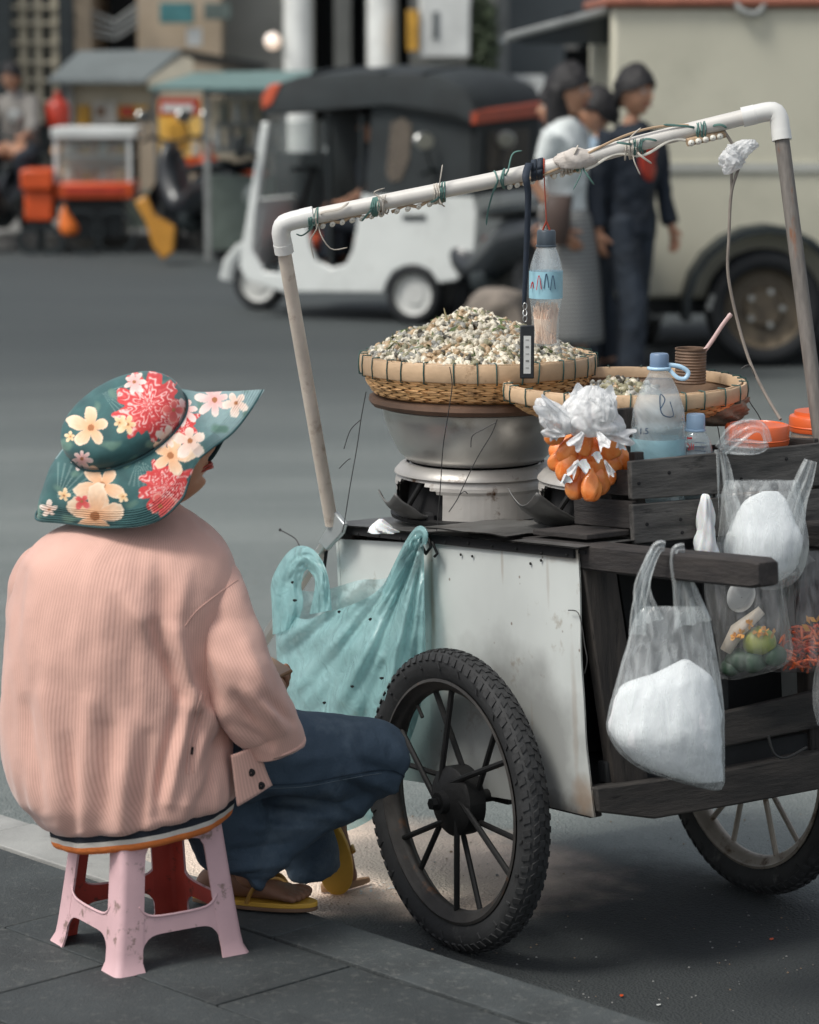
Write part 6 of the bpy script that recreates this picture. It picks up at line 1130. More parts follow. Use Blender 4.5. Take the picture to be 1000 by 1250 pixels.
# ---------------------------------------------------------------- things hanging from the arch
# water bottle re-used to hold toothpicks
hbp = onbar(664); Yh = hbp.y - .02; zt_b = pd(666, 282, Yh).z; zb_b = pd(666, 421, Yh).z; ch = pd(666, 421, Yh); Hh = zt_b - zb_b - .016
lab_m = mat('pale_blue_label', (.34, .60, .70)); 
hb = bottle('hanging plastic bottle half full of toothpicks with pale blue label', ch, .0345, Hh, [(.74, .0), (.82, .02), (.80, .07), (.84, .2), (.86, .30), (.97, .42), (1.0, .46), (1.0, .68), (.9, .78), (.6, .91), (.40, .96), (.36, 1.0)], m_capd, .0195, .018, 0, (.445, .70), 0)
m_pick = mat('toothpick_wood', (.95, .66, .48), .6, .12, 20, .1); q = MB(); rn = random.Random(31)
for _ in range(230):
    a = rn.uniform(0, 2 * pi); r = .023 * math.sqrt(rn.random()); b0 = ch + V((cos(a) * r, sin(a) * r, .004)); a2 = a + rn.uniform(-.9, .9); r2 = rn.uniform(.4, 1) * .027; b1 = ch + V((cos(a2) * r2, sin(a2) * r2, .062 + rn.uniform(0, .028))); q.tube([b0, b1], .0011, 4)
q.lathe([(.017, .003), (.024, .055), (.001, .06)], ch, 16, cap0=True); q.build('toothpicks', m_pick, hb, ang=0, kind='stuff')
for k, (x, y) in enumerate(((655, 340), (664, 338), (672, 340))): q = MB(); strokes(q, [[(x, y + 14, 0), (x + 3, y - 4, -.0006), (x + 6, y + 13, 0)]], ch.y - .0355, .0009); q.build('label_mark', m_ink if k else m_redink, hb)
q = MB(); strokes(q, [[(648, 352, .012), (650, 344, .012), (652, 352, .011)]], ch.y - .0345, .0012); q.build('label_mark', m_redink, hb)
top = ch + V((0, 0, Hh + .016)); q = MB(); q.tube([onbar(664) , top + V((0, 0, .02))], .0012, 6); q.tube([top + V((0, 0, .02)), top + V((-.006, 0, .006)), top + V((-.009, 0, -.006))], .002, 6); q.tube([top + V((0, 0, .02)), top + V((.006, 0, .006)), top + V((.009, 0, -.006))], .002, 6); q.build('red_string', mat('red_string', (.42, .06, .03), .7), hb, ang=80)
q = MB(); c = onbar(664); s_ = dd.cross(V((0, 0, 1))).normalized(); q.tube([c + (s_ * cos(a) + V((0, 0, 1)) * sin(a)) * .019 for a in [2 * pi * j / 14 for j in range(15)]], .002, 5); q.build('red_string', MC['red_string'], hb, ang=80)
# navy lanyard with a tag
m_strap = mat('navy_webbing', (.018, .028, .045), .7, .2, 30, .3, 200); la = thing('lanyard', 'navy strap looped over the arch carrying a narrow black framed tag', 'lanyard', onbar(648)); yl2 = onbar(648).y - .06
q = MB(); c = onbar(656)
for w0 in (-.013, .0): 
    rr = [[c + dd * (w0 + e * .012) + (s_ * cos(a) + V((0, 0, 1)) * sin(a)) * (.0215 + .004 * (a < 0)) for e in (0, 1)] for a in [2 * pi * j / 20 for j in range(21)]]
    q.loft([[r_[0], r_[1]] for r_ in rr], closed=False)
q.build('strap_wrap', m_strap, la, solid=.0025, ang=80)
q = MB(); pts = crv([onbar(646, -.018) - V((0, .02, 0)), pd(642, 215, yl2), pd(645, 240, yl2), pd(643, 300, yl2), pd(641, 350, yl2), pd(640, 372, yl2)], 30); q.loft([[p + V((-.0085 * (1 - .55 * i / 29), 0, 0)), p + V((.0085 * (1 - .55 * i / 29), .004, 0))] for i, p in enumerate(pts)], closed=False); q.build('strap', m_strap, la, solid=.0018, ang=80)
q = MB(); 
for k, y in enumerate((374, 382, 389)): p = pd(641, y, yl2); q.tube([p + V((cos(a) * .004, (.003 if k % 2 else 0) * sin(a), sin(a) * .007)) for a in [2 * pi * j / 10 for j in range(11)]], .0012, 5)
q.build('clip', m_chrome, la, ang=80)
q = MB(); A, B = pd(635, 397, yl2), pd(652, 462, yl2); q.box((A + B) / 2, (B.x - A.x, .008, abs(A.z - B.z))); tg = q.build('tag', m_blk, la, bevel=.002)
q = MB(); A, B = pd(639.5, 410, yl2 - .0045), pd(648, 456, yl2 - .0045); q.box((A + B) / 2, (B.x - A.x, .001, abs(A.z - B.z))); q.build('tag_insert', m_white, la)
for k in range(5): q = MB(); q.box(pd(643.8, 415 + k * 8.5, yl2 - .0053), (.007, .0005, .004 if k % 2 else .0015)); q.build('tag_print', m_dull, la)
# ---------------------------------------------------------------- pink stool
m_pink = mat('faded_pink_plastic', (.64, .42, .44), .5, .09, 7, .15, 60, spots=((.28, .19, .17), 21, .585, .07), sub=.0); m_redin = mat('unfaded_red_plastic', (.50, .075, .055), .45, .12, 9, .12, 50, spots=((.16, .06, .045), 22, .60, .08))
SA = R(33); SC = V((-.502, 5.382, .12)); SF = Frame(SC, (cos(SA), sin(SA), 0), (-sin(SA), cos(SA), 0), (0, 0, 1)); st = thing('plastic_stool', 'faded pink plastic stool with scuffed legs under the seated woman', 'stool', frame=SF)
SH = .262
def shalf(h): return .139 - .032 * (h / SH) ** .9 + (.006 * max(0, (.02 - h) / .02))
SN = [(SF.a * -1, SF.b * -1), (SF.a, SF.b * -1), (SF.a, SF.b), (SF.a * -1, SF.b)]
def leg_w(h): return .052 + .010 * max(0, 1 - h / .02) ** 1.5 - .004 * (h / SH)
for n1, n2 in SN:
    q = MB(); outer = []; inner = []
    for k in range(15):
        h = SH * .97 * k / 14; hf = shalf(h); w_ = leg_w(h); w2 = w_ + (.028 * max(0, (h - SH * .80) / (SH * .17)) ** 2); rc = .014
        def prof(d, wd, r_):
            c = [n1 * (hf - wd) + n2 * (hf - d)]; 
            for a in (0, .25, .5, .75, 1): c.append(n1 * (hf - d - r_ + r_ * sin(a * pi / 2)) + n2 * (hf - d - r_ + r_ * cos(a * pi / 2)))
            c.append(n1 * (hf - d) + n2 * (hf - wd)); return [SC + p + V((0, 0, h)) for p in c]
        outer.append(prof(0, w2, rc)); inner.append(prof(.0045, w2, rc - .003))
    q.loft(outer, closed=False); nb = len(q.v); q.loft(inner, closed=False, mi=1); n_ = 7
    for e in (0, n_ - 1): q.add([o[e] for o in outer] + [i[e] for i in inner], [(k, k + 1, 15 + k + 1, 15 + k) for k in range(14)])
    q.add(outer[0] + inner[0], [(k, k + 1, n_ + k + 1, n_ + k) for k in range(n_ - 1)])
    q.build('leg', [m_pink, m_redin], st, ang=50)
def splate(n, t_, outline, name, th=.0045):
    # outline (lateral, height) on the leaning side plane with outward normal n
    q = MB(); P = lambda s_, h, d: SC + t_ * s_ + n * (shalf(h) - d) + V((0, 0, h)); m_ = len(outline); a = [P(s_, h, .0006) for s_, h in outline]; b = [P(s_, h, th) for s_, h in outline]; hm = m_ // 2
    # outline is top row then bottom row of the same count
    fs = [(k, k + 1, m_ - 2 - k, m_ - 1 - k) for k in range(hm - 1)]; q.add(a, fs); q.add(b, [f[::-1] for f in fs], mi=1); q.add(a + b, [(k, (k + 1) % m_, m_ + (k + 1) % m_, m_ + k) for k in range(m_)]); return q.build(name, [m_pink, m_redin], st, ang=35)
for n, t_ in ((SF.b * -1, SF.a), (SF.a, SF.b), (SF.b, SF.a * -1), (SF.a * -1, SF.b * -1)):
    xs = [-1 + 2 * k / 20 for k in range(21)]
    top = [(x * .072, SH * .965) for x in xs]; bot = [(x * .072, SH * .965 - .018 - .020 * abs(x) ** 6) for x in xs[::-1]]; splate(n, t_, top + bot, 'apron')
    top = [(x * .083, .098 + .020 * abs(x) ** 8 + .004 * x * x) for x in xs]; bot = [(x * .086, .066 - .034 * abs(x) ** 7) for x in xs[::-1]]; splate(n, t_, top + bot, 'stretcher')
    q = MB(); P = lambda s_, h, d: SC + t_ * s_ + n * (shalf(h) + d) + V((0, 0, h)); q.tube([P(x * .083, .098 + .020 * abs(x) ** 8 + .004 * x * x, -.001) for x in xs], .0028, 6); q.build('stretcher_rib', m_pink, st, ang=80)
q = MB(); rings = []
for rr, h in ((.0, SH), (.5, SH), (.86, SH), (.95, SH - .001), (1.0, SH - .006), (1.005, SH - .016)):
    hf = shalf(SH) + .001; rings.append([SC + SF.a * (math.copysign(abs(cos(a)) ** .28, cos(a)) * hf * rr) + SF.b * (math.copysign(abs(sin(a)) ** .28, sin(a)) * hf * rr) + V((0, 0, h)) for a in [2 * pi * k / 48 + .001 for k in range(48)]])
q.loft(rings); q.build('seat', m_pink, st, ang=50)

# ---------------------------------------------------------------- seated woman
def pxy(p): d = V(p) - CC; z = d.dot(CF); return 500 + FOC * d.x / z, 625 - FOC * d.dot(CU) / z
def cord_mat(name, N_, c, c2):
    m = bpy.data.materials.new(name); m.use_nodes = True; nt = m.node_tree; N = nt.nodes; L = nt.links; b = N['Principled BSDF']; tc = N.new('ShaderNodeTexCoord'); sp = N.new('ShaderNodeSeparateXYZ'); L.new(tc.outputs['UV'], sp.inputs[0])
    no = N.new('ShaderNodeTexNoise'); no.inputs['Scale'].default_value = 5; no.inputs['Detail'].default_value = 5; L.new(tc.outputs['Object'], no.inputs[0])
    a = N.new('ShaderNodeMath'); a.operation = 'MULTIPLY'; a.inputs[1].default_value = 2 * pi * N_; L.new(sp.outputs[0], a.inputs[0])
    s = N.new('ShaderNodeMath'); s.operation = 'SINE'; L.new(a.outputs[0], s.inputs[0]); r = N.new('ShaderNodeMapRange'); r.inputs[1].default_value = -1; L.new(s.outputs[0], r.inputs[0])
    pw = N.new('ShaderNodeMath'); pw.operation = 'POWER'; pw.inputs[1].default_value = .6; L.new(r.outputs[0], pw.inputs[0])
    mx = N.new('ShaderNodeMix'); mx.data_type = 'RGBA'; mx.inputs[6].default_value = (*c2, 1); mx.inputs[7].default_value = (*c, 1); L.new(pw.outputs[0], mx.inputs[0])
    m2 = N.new('ShaderNodeMix'); m2.data_type = 'RGBA'; m2.blend_type = 'MULTIPLY'; m2.inputs[0].default_value = 1; L.new(mx.outputs[2], m2.inputs[6]); rr = N.new('ShaderNodeValToRGB'); rr.color_ramp.elements[0].position = .3; rr.color_ramp.elements[1].position = .7; rr.color_ramp.elements[0].color = (.84, .82, .82, 1); rr.color_ramp.elements[1].color = (1.08, 1.06, 1.05, 1); L.new(no.outputs[0], rr.inputs[0]); L.new(rr.outputs[0], m2.inputs[7]); L.new(m2.outputs[2], b.inputs['Base Color'])
    bp = N.new('ShaderNodeBump'); bp.inputs['Strength'].default_value = .3; bp.inputs['Distance'].default_value = .0010; L.new(pw.outputs[0], bp.inputs['Height']); 
    n2 = N.new('ShaderNodeTexNoise'); n2.inputs['Scale'].default_value = 24; n2.inputs['Detail'].default_value = 6; L.new(tc.outputs['Object'], n2.inputs[0]); b2 = N.new('ShaderNodeBump'); b2.inputs['Strength'].default_value = .35; b2.inputs['Distance'].default_value = .006; L.new(n2.outputs[0], b2.inputs['Height']); L.new(bp.outputs[0], b2.inputs['Normal']); L.new(b2.outputs[0], b.inputs['Normal'])
    b.inputs['Roughness'].default_value = .85; b.inputs['Sheen Weight'].default_value = .35; b.inputs['Sheen Roughness'].default_value = .5; return m
m_cordT = cord_mat('pink_corduroy_body', 220, (.74, .455, .375), (.61, .36, .29)); m_cordS = cord_mat('pink_corduroy_sleeve', 92, (.74, .455, .375), (.61, .36, .29)); m_cordC = cord_mat('pink_corduroy_trim', 10, (.74, .455, .375), (.61, .36, .29))
def denim():
    m = mat('blue_denim', (.045, .075, .112), .8, .3, 5, .5, 170, col2=(.062, .098, .140), spots=((.15, .20, .245), 3.6, .55, .25)); return m
m_den = denim(); m_foot = mat('foot_skin', (.22, .11, .065), .55, .15, 14, .25, 120, sub=.1); m_sole = mat('yellow_rubber', (.62, .36, .05), .5, .1, 10, .15); m_soleb = mat('brown_rubber', (.17, .10, .06), .7, .2, 10, .2); m_gold = mat('gold_strap', (.55, .30, .08), .35, .2, 30, .1, metal=.4)
wo = thing('person', 'seated woman seen from behind in pink corduroy jacket and floral sun hat', 'person', V((-.5, 5.42, .39)))
YB_ = 5.40
# body: one skin under the clothes
hips = V((-.47, 5.44, .50)); knR = V((-.048, 5.715, .405)); anR = V((-.315, 5.60, .185)); knL = V((-.27, 5.92, .34)); anL = V((-.195, 6.03, .10))
shR = pd(240, 705, 5.44); shL = pd(62, 705, 5.58); elR = pd(318, 868, 5.42); wrR = pd(306, 850, 5.62); elL = pd(110, 850, 5.72); wrL = pd(300, 850, 5.80)
J = {'pelvis': (hips, (.13, .10)), 'belly': (pd(165, 880, 5.46), (.12, .09)), 'chest': (pd(155, 740, 5.5), (.13, .09)), 'neck0': (pd(178, 640, 5.48), .052), 'neck1': (pd(186, 598, 5.47), .046), 'skull': (pd(190, 560, 5.47), .05),
     'Rhip': (V((-.40, 5.42, .49)), .085), 'Rk': (knR, .055), 'Rm': (V((-.225, 5.66, .315)), .046), 'Ra': (V((-.340, 5.60, .175)), .034), 'Lhip': (V((-.48, 5.58, .49)), .085), 'Lk': (knL, .055), 'La': (anL, .036),
     'Rsh': (shR, .052), 'Rel': (elR, .042), 'Rwr': (wrR, .026), 'Lsh': (shL, .052), 'Lel': (elL, .042), 'Lwr': (wrL, .026)}
E = [('pelvis', 'belly'), ('belly', 'chest'), ('chest', 'neck0'), ('neck0', 'neck1'), ('neck1', 'skull'), ('pelvis', 'Rhip'), ('Rhip', 'Rk'), ('Rk', 'Rm'), ('Rm', 'Ra'), ('pelvis', 'Lhip'), ('Lhip', 'Lk'), ('Lk', 'La'), ('chest', 'Rsh'), ('Rsh', 'Rel'), ('Rel', 'Rwr'), ('chest', 'Lsh'), ('Lsh', 'Lel'), ('Lel', 'Lwr')]
hand_pts(J, E, 'Rwr', wrR, (-.1, .6, .3), (-.6, .2, .5), 1, .55, .95, 'R'); hand_pts(J, E, 'Lwr', wrL, (.6, -.3, .2), (.2, -.5, .6), 1, .55, .95, 'L')
skin('body', J, E, m_skin, wo)
HC = pd(197, 554, 5.45); head(wo, HC, (1, .12, .30), up=(-.3, -.08, 1), s=.86, skinm=mat('warm_skin', (.50, .245, .14), .45, .06, 8, .08, 200, sub=.15), hair=None, lips=m_lip)
q = MB(); q.sil([(500, 138, 215, .07, .02), (560, 136, 205, .07, .02), (610, 140, 200, .06, .03), (650, 150, 195, .03, .04)], 5.46, 24, 14); q.build('hair', m_hair, wo, ang=180)
# jacket
FOLDS = [(150, 722, 196, 790, .006, 12), (188, 765, 222, 848, -.011, 9), (214, 772, 236, 862, .009, 9), (232, 850, 205, 985, .008, 10), (222, 850, 190, 1000, -.006, 9), (255, 870, 228, 990, .007, 9), (272, 900, 246, 985, -.006, 8), (238, 842, 262, 900, .006, 9), (160, 880, 150, 1010, .005, 12), (110, 860, 104, 1005, .0055, 13), (132, 890, 128, 1010, -.005, 11), (62, 850, 78, 990, .005, 13), (182, 900, 170, 1010, -.005, 9), (85, 900, 92, 1000, -.004, 9), (195, 700, 200, 770, -.004, 14), (120, 700, 128, 880, .003, 26), (60, 720, 50, 880, .003, 24), (225, 700, 214, 760, .005, 12), (262, 930, 232, 1000, .005, 7), (24, 700, 12, 800, -.004, 10), (30, 860, 52, 970, -.004, 9)]
def segd(x, y, x0, y0, x1, y1): 
    dx, dy = x1 - x0, y1 - y0; L2 = dx * dx + dy * dy; t = max(0, min(1, ((x - x0) * dx + (y - y0) * dy) / L2)); return math.hypot(x - x0 - t * dx, y - y0 - t * dy), t
def foldh(x, y, F_):
    s = 0
    for x0, y0, x1, y1, a, w in F_:
        d, t = segd(x, y, x0, y0, x1, y1)
        if d < 3 * w: s += 2.1 * a * math.exp(-(d / w) ** 2) * (.35 + .65 * sin(pi * (.12 + .82 * t)))
    return s
q = MB(); lev = [(612, 158, 214, .045, .06), (622, 140, 226, .065, .055), (634, 102, 246, .095, .045), (650, 62, 266, .125, .03), (678, 28, 284, .148, .01), (720, 13, 292, .160, 0), (780, 5, 292, .168), (850, 3, 290, .176), (905, 6, 288, .184), (945, 18, 290, .188), (966, 36, 291, .188), (981, 50, 290, .184), (988, 58, 286, .174), (989, 64, 282, .160)]
q.sil(lev, YB_, 240, 150, cap0=True, cap1=False, sq=.9)
TW = lambda p: V((p.x, p.y, p.z + .030 * max(0, min(1, (.62 - p.z) / .12)) * (p.x + .52) / .2))
nvt = len(q.v); out = []
for p in q.v:
    x, y = pxy(p); near = max(0, min(1, (YB_ + .04 - p.y) / .08)); h = foldh(x, y, FOLDS) * near
    ang_ = math.atan2(p.y - YB_, p.x + .48); g = max(0, min(1, (y - 880) / 110)); h += g * (.0034 * sin(ang_ * 15 + 2 * sin(ang_ * 4)) + .0012 * sin(ang_ * 31 + 1)) ; h += .008 * nz(V((p.x * 1.6, p.y, p.z * .7)), 9, 1) + .004 * nz(V((p.x * 1.4, p.y, p.z * .6)), 24, 2)
    c = V((-.48, YB_ + .02, p.z)); n = (p - c).normalized(); out.append(TW(p + n * h * 1.0))
q.v = out; jk = q.build('jacket', m_cordT, wo, ang=180)
m_rib = [mat('navy_rib', (.010, .014, .022), .9, .2, 20, .5, 120), mat('white_rib', (.62, .58, .52), .9, .06, 20, .5, 120), mat('orange_rib', (.72, .20, .045), .9, .1, 20, .5, 120)]
hem = [(990, 60, 286, .158), (1001, 62, 285, .156), (1007, 63, 284, .154), (1016, 66, 281, .150)]
bl = [((980, 60, 285, .170), (988, 62, 284.5, .1705), (995, 62, 285, .172)), ((995, 62, 285, .172), (1001, 63, 284, .171)), ((1001, 63, 284, .171), (1007, 65, 282, .169), (1011, 69, 278, .160))]
for (lv, mm, nm) in zip(bl, m_rib, ('waistband_navy', 'waistband_white', 'waistband_orange')):
    q = MB(); q.sil(list(lv), YB_, 160, 8, cap0=False, cap1=nm.endswith('orange'), sq=.9, disp=lambda a, t: 1 + .012 * sin(a * 9 + 1) + .006 * sin(a * 21)); q.v = [TW(p) for p in q.v]; q.build(nm, mm, wo, ang=180)
# sleeves
def sleeve(pts, rads, name, F_=None, seg=96, nl=70, mt=None, flat=1.0):
    q = MB(); P_ = crv(pts, nl); r_ = [k[0] for k in cr([(x,) for x in rads], nl)]; q.tube(P_, r_, seg, flat=flat, up=(0, -1, 0)); c = P_
    o2 = []
    for i, p in enumerate(q.v):
        j = min(nl - 1, i // (seg + 1)); ct = P_[j]; n = (p - ct); n = n.normalized() if n.length > 1e-6 else V((0, 0, 0)); x, y = pxy(p); h = (foldh(x, y, F_) if F_ and p.y < ct.y + .02 else 0) + .007 * nz(p, 9, 5) + .003 * nz(p, 25, 4); o2.append(p + n * h)
    q.v = o2; return q.build(name, mt or m_cordS, wo, ang=180)
SFO = [(236, 770, 262, 850, -.005, 9), (300, 790, 332, 868, .005, 10), (288, 850, 330, 905, -.006, 7), (300, 840, 345, 890, .005, 7), (262, 860, 300, 905, .006, 8), (320, 850, 356, 880, -.005, 6), (240, 745, 300, 760, -.003, 10), (255, 800, 310, 830, .003, 12), (280, 880, 330, 912, -.004, 5)]
sleeve([pd(226, 690, 5.46), pd(246, 716, 5.41), pd(266, 768, 5.36), pd(288, 822, 5.33), pd(312, 862, 5.34), pd(328, 884, 5.36), pd(336, 908, 5.375)], [.050, .074, .077, .076, .070, .062, .057], 'right_sleeve', SFO); rsl = S.collection.objects['right_sleeve']
sleeve([pd(62, 690, 5.56), pd(55, 720, 5.60), pd(60, 800, 5.66), pd(110, 855, 5.72), pd(200, 865, 5.77), pd(285, 855, 5.80)], [.055, .072, .072, .066, .055, .045], 'left_sleeve')
q = MB(); q.tube([pd(335.5, 905, 5.374), pd(336.5, 909.5, 5.376), pd(336.5, 910, 5.376)], [.0585, .059, .056], 60, up=(0, -1, 0)); q.build('cuff_edge', m_cordS, wo, ang=180)
# seam where the sleeve is set in, pocket welt, hem tab with snaps
from mathutils.bvhtree import BVHTree
_dg = bpy.context.evaluated_depsgraph_get(); Mj = wm(wo); Mi_ = Mj.inverted()
def cast(pts, objs, n=40):
    bs = [BVHTree.FromObject(o_, _dg) for o_ in objs]; P_ = []
    for x, y in cr(pts, n):
        hs_ = [h for h in (b_.ray_cast(Mi_ @ CC, ray(x, y).normalized()) for b_ in bs) if h[0] is not None]
        if hs_: P_.append(Mj @ min(hs_, key=lambda h: h[3])[0])
    return P_
for pts_, nm, r_ in (([(226, 764), (240, 746), (262, 728), (290, 708)], 'sleeve_seam', .0014), ([(246, 845), (238, 880), (231, 912), (229, 944)], 'pocket_welt', .0032), ([(252, 846), (244, 880), (238, 912), (236, 944)], 'pocket_welt', .0016)):
    q = MB(); q.tube(cast(pts_, (jk, rsl)), r_, 6); q.build(nm, m_cordC, wo, ang=80)
q = MB(); q.tube(cast([(235, 912), (234, 921)], (jk,), 4), .0024, 6); q.build('pocket_tack', m_soot, wo)
yt = 5.30; tabp = lambda x, y: pd(x, y, yt + (x - 285) * .0012)
def tab(i, j): 
    a = V((282 + 30 * i, 925 - 13 * i)); b = V((290 + 42 * i, 985 - 27 * i)); c = a.lerp(b, j) if hasattr(a, 'lerp') else a; return tabp(c.x, c.y) + V((0, -.003 * sin(i * pi) - .003 * sin(j * 6), 0))
q = MB(); q.surf(lambda i, j: tabp(282 + 30 * i + (8 + 12 * i) * j, 922 - 12 * i + (62 - 14 * i) * j) + V((0, -.004 * sin(i * pi), .002 * sin(j * 6))), 10, 14, ur=1); q.build('hem_tab', m_cordC, wo, ang=180, solid=.004)
for x, y in ((307, 942), (319, 958)): q = MB(); q.lathe([(.001, .003), (.004, .0032), (.0072, .002), (.0078, 0)], tabp(x, y) + V((0, -.007, 0)), 20, (V((1, 0, 0)), V((0, 0, 1)), V((0, -1, 0)))); q.build('snap_button', m_soot, wo, ang=60)
# jeans
q = MB()
def limb(pts, rads, seg=24, n=30, flat=1.0): q.tube(crv(pts, n), [k[0] for k in cr([(x,) for x in rads], n)], seg, flat=flat)
limb([V((-.54, 5.46, .50)), V((-.44, 5.44, .50)), V((-.34, 5.48, .478)), V((-.20, 5.585, .447)), V((-.095, 5.675, .422)), V((-.046, 5.712, .407))], [.09, .118, .100, .088, .080, .076])
limb([V((-.070, 5.705, .400)), V((-.14, 5.69, .360)), V((-.225, 5.66, .315)), V((-.30, 5.63, .260)), V((-.350, 5.60, .195))], [.066, .074, .074, .072, .066])
limb([V((-.42, 5.50, .43)), V((-.37, 5.56, .34)), V((-.35, 5.60, .25))], [.085, .085, .078])
limb([V((-.50, 5.60, .50)), V((-.42, 5.72, .46)), V((-.34, 5.82, .40)), V((-.27, 5.92, .34))], [.11, .10, .09, .082]); limb([V((-.27, 5.92, .34)), V((-.245, 5.98, .25)), V((-.22, 6.02, .16)), V((-.205, 6.04, .08))], [.080, .070, .062, .060])
jn = q.build('jeans', m_den, wo, remesh=.0065, smooth=5, ang=180)
JF = [(470, 890, 498, 935, .003, 8), (440, 930, 495, 950, -.004, 6), (430, 945, 488, 968, .004, 6), (420, 955, 470, 985, -.004, 6), (400, 965, 450, 1000, .004, 7), (330, 930, 400, 925, .003, 8), (320, 975, 400, 985, -.005, 7), (300, 1010, 380, 1010, .005, 7), (290, 1040, 360, 1030, -.005, 7), (280, 1060, 350, 1055, .005, 6), (270, 1075, 340, 1078, -.004, 5), (380, 890, 470, 886, .0015, 8), (330, 990, 430, 1000, .004, 6), (440, 905, 462, 960, -.002, 5), (455, 900, 480, 950, .002, 5), (425, 910, 446, 962, .0022, 5)]
Mj = wm(wo); Mi_ = Mj.inverted()
ns_ = [v_.normal.copy() for v_ in jn.data.vertices]
for v_, n in zip(jn.data.vertices, ns_):
    p = Mj @ v_.co; x, y = pxy(p); h = foldh(x, y, JF) * (1 if n.y < .2 else 0) + .005 * nz(p, 12, 7) + .004 * (abs(nz(p, 20, 3)) - .2) + .0012 * nz(p, 50, 3); v_.co = v_.co + n * h
from mathutils.bvhtree import BVHTree
bvt = BVHTree.FromObject(jn, bpy.context.evaluated_depsgraph_get())
def stitch(pts, off, mt, r):
    P_ = []
    for x, y in cr(pts, 50):
        d = ray(x, y).normalized(); o_ = Mi_ @ CC; h = bvt.ray_cast(o_, d)
        if h[0] is not None: P_.append(Mj @ h[0] + h[1] * off)
    q = MB()
    if len(P_) > 4: q.tube(P_, r, 6); q.build('seam', mt, wo, ang=80)
stitch([(318, 958), (370, 956), (430, 945), (470, 940), (488, 944), (496, 952)], .0006, mat('denim_seam', (.014, .03, .05), .8), .0016); stitch([(320, 962), (372, 960), (432, 949), (466, 944)], .0009, mat('denim_thread', (.13, .17, .20), .8), .0007)
# feet and sandals
def foot(heel, toe, up, par, tag):
    heel, toe = V(heel), V(toe); d = (toe - heel); L_ = d.length; d.normalize(); u = V(up); u = (u - d * u.dot(d)).normalized(); s_ = d.cross(u); q = MB(); rings = []
    for t, w, h in cr([(-.02, .012, .02), (.02, .026, .045), (.15, .031, .062), (.35, .031, .066), (.6, .038, .048), (.78, .042, .030), (.84, .038, .024), (.87, .02, .016)], 20): rings.append([heel + d * (L_ * t) + s_ * (w * cos(a)) + u * (.014 + max(0, h * (.5 + .5 * sin(a)))) for a in [2 * pi * k / 20 for k in range(20)]])
    q.loft(rings, True, True)
    for k, (o_, ln, r) in enumerate(((.030, .17, .0125), (.013, .175, .0095), (-.003, .16, .009), (-.018, .14, .0088), (-.031, .11, .0082))):
        a = heel + d * (L_ * .80) + s_ * (o_ * tag) + u * .024; b = heel + d * (L_ * (.80 + ln)) + s_ * (o_ * 1.1 * tag) + u * .021; q.tube([a, a.lerp(b, .4) + u * .004, a.lerp(b, .8) + u * .002, b], [r, r * 1.05, r, r * .6], 10)
    q.build('foot', m_foot, par, remesh=.0035, smooth=3, ang=180)
    for nm, z0, z1, mm, gr in (('sandal_sole', .004, .014, m_sole, 1.0), ('sandal_outsole', -.004, .0045, m_soleb if tag < 0 else m_sole, .985)):
        q = MB(); ol = [heel + d * (L_ * (.5 + .56 * cos(a))) + s_ * (sin(a) * (.036 + .012 * cos(a)) * gr) for a in [2 * pi * k / 32 for k in range(32)]]; q.prism([p + u * z0 for p in ol], u * (z1 - z0)); q.build(nm, mm, par, bevel=.002, ang=50)
    for sg in (1, -1):
        q = MB(); q.tube(crv([heel + d * L_ * .82 + s_ * (.018 * tag) + u * .018, heel + d * L_ * .70 + s_ * (.018 * tag + sg * .012) + u * .052, heel + d * L_ * .55 + s_ * (sg * .036) + u * .045, heel + d * L_ * .48 + s_ * (sg * .041) + u * .012], 16), .006, 8, flat=.5); q.build('sandal_strap', m_gold, par, ang=80)
toeR = onz(382, 1108, .13); foot(toeR + V((-.232, .055, .0)), toeR + V((-.004, 0, 0)), (0, 0, 1), wo, -1)
foot(V((-.166, 6.03, .180)), V((-.156, 6.125, .010)), (-.05, .86, .45), wo, 1)
# sun hat
CHc = pd(157, 522, 5.43); Fv = pd(229, 488, 5.46) - CHc; Lv = pd(166, 563, 5.325) - CHc; Nv = Lv.cross(Fv).normalized(); Nv = Nv if Nv.z > 0 else -Nv
EDG = [(0, 319, 479, .04), (12, 306, 500, -.0), (25, 284, 528, -.04), (40, 256, 549, -.08), (55, 236, 568, -.11), (68, 229, 592, -.13), (80, 220, 612, -.145), (100, 188, 637, -.155), (130, 132, 644, -.13), (160, 76, 638, -.06), (180, 44, 633, .0), (210, 60, 612, .10), (240, 120, 592, .16), (270, 205, 585, .18), (295, 252, 566, .16), (315, 276, 532, .13), (335, 300, 500, .10), (350, 318, 479, .06)]
def edge(th):
    dg = math.degrees(th) % 360; ks = [e[0] for e in EDG]; n = len(EDG); i = max(k for k in range(n) if ks[k] <= dg); t = (dg - ks[i]) / (((ks[(i + 1) % n] - ks[i]) % 360) or 1); P_ = [EDG[(i + k) % n][1:] for k in (-1, 0, 1, 2)]
    c = [.5 * (2 * b + (c_ - a) * t + (2 * a - 5 * b + 4 * c_ - d) * t * t + (3 * b - 3 * c_ + d - a) * t ** 3) for a, b, c_, d in zip(*P_)]; return pd(c[0], c[1], 5.43 + c[2])
def seamp(th): return CHc + Fv * cos(th) + Lv * sin(th)
NT, NS = 420, 250; hat = MB(); rows = []
ths = [2 * pi * k / NT for k in range(NT)]; EP = [edge(t) for t in ths]; SP = [seamp(t) for t in ths]; wrinkle = lambda p: .0025 * nz(p, 16, 4) + .0012 * nz(p, 38, 2)
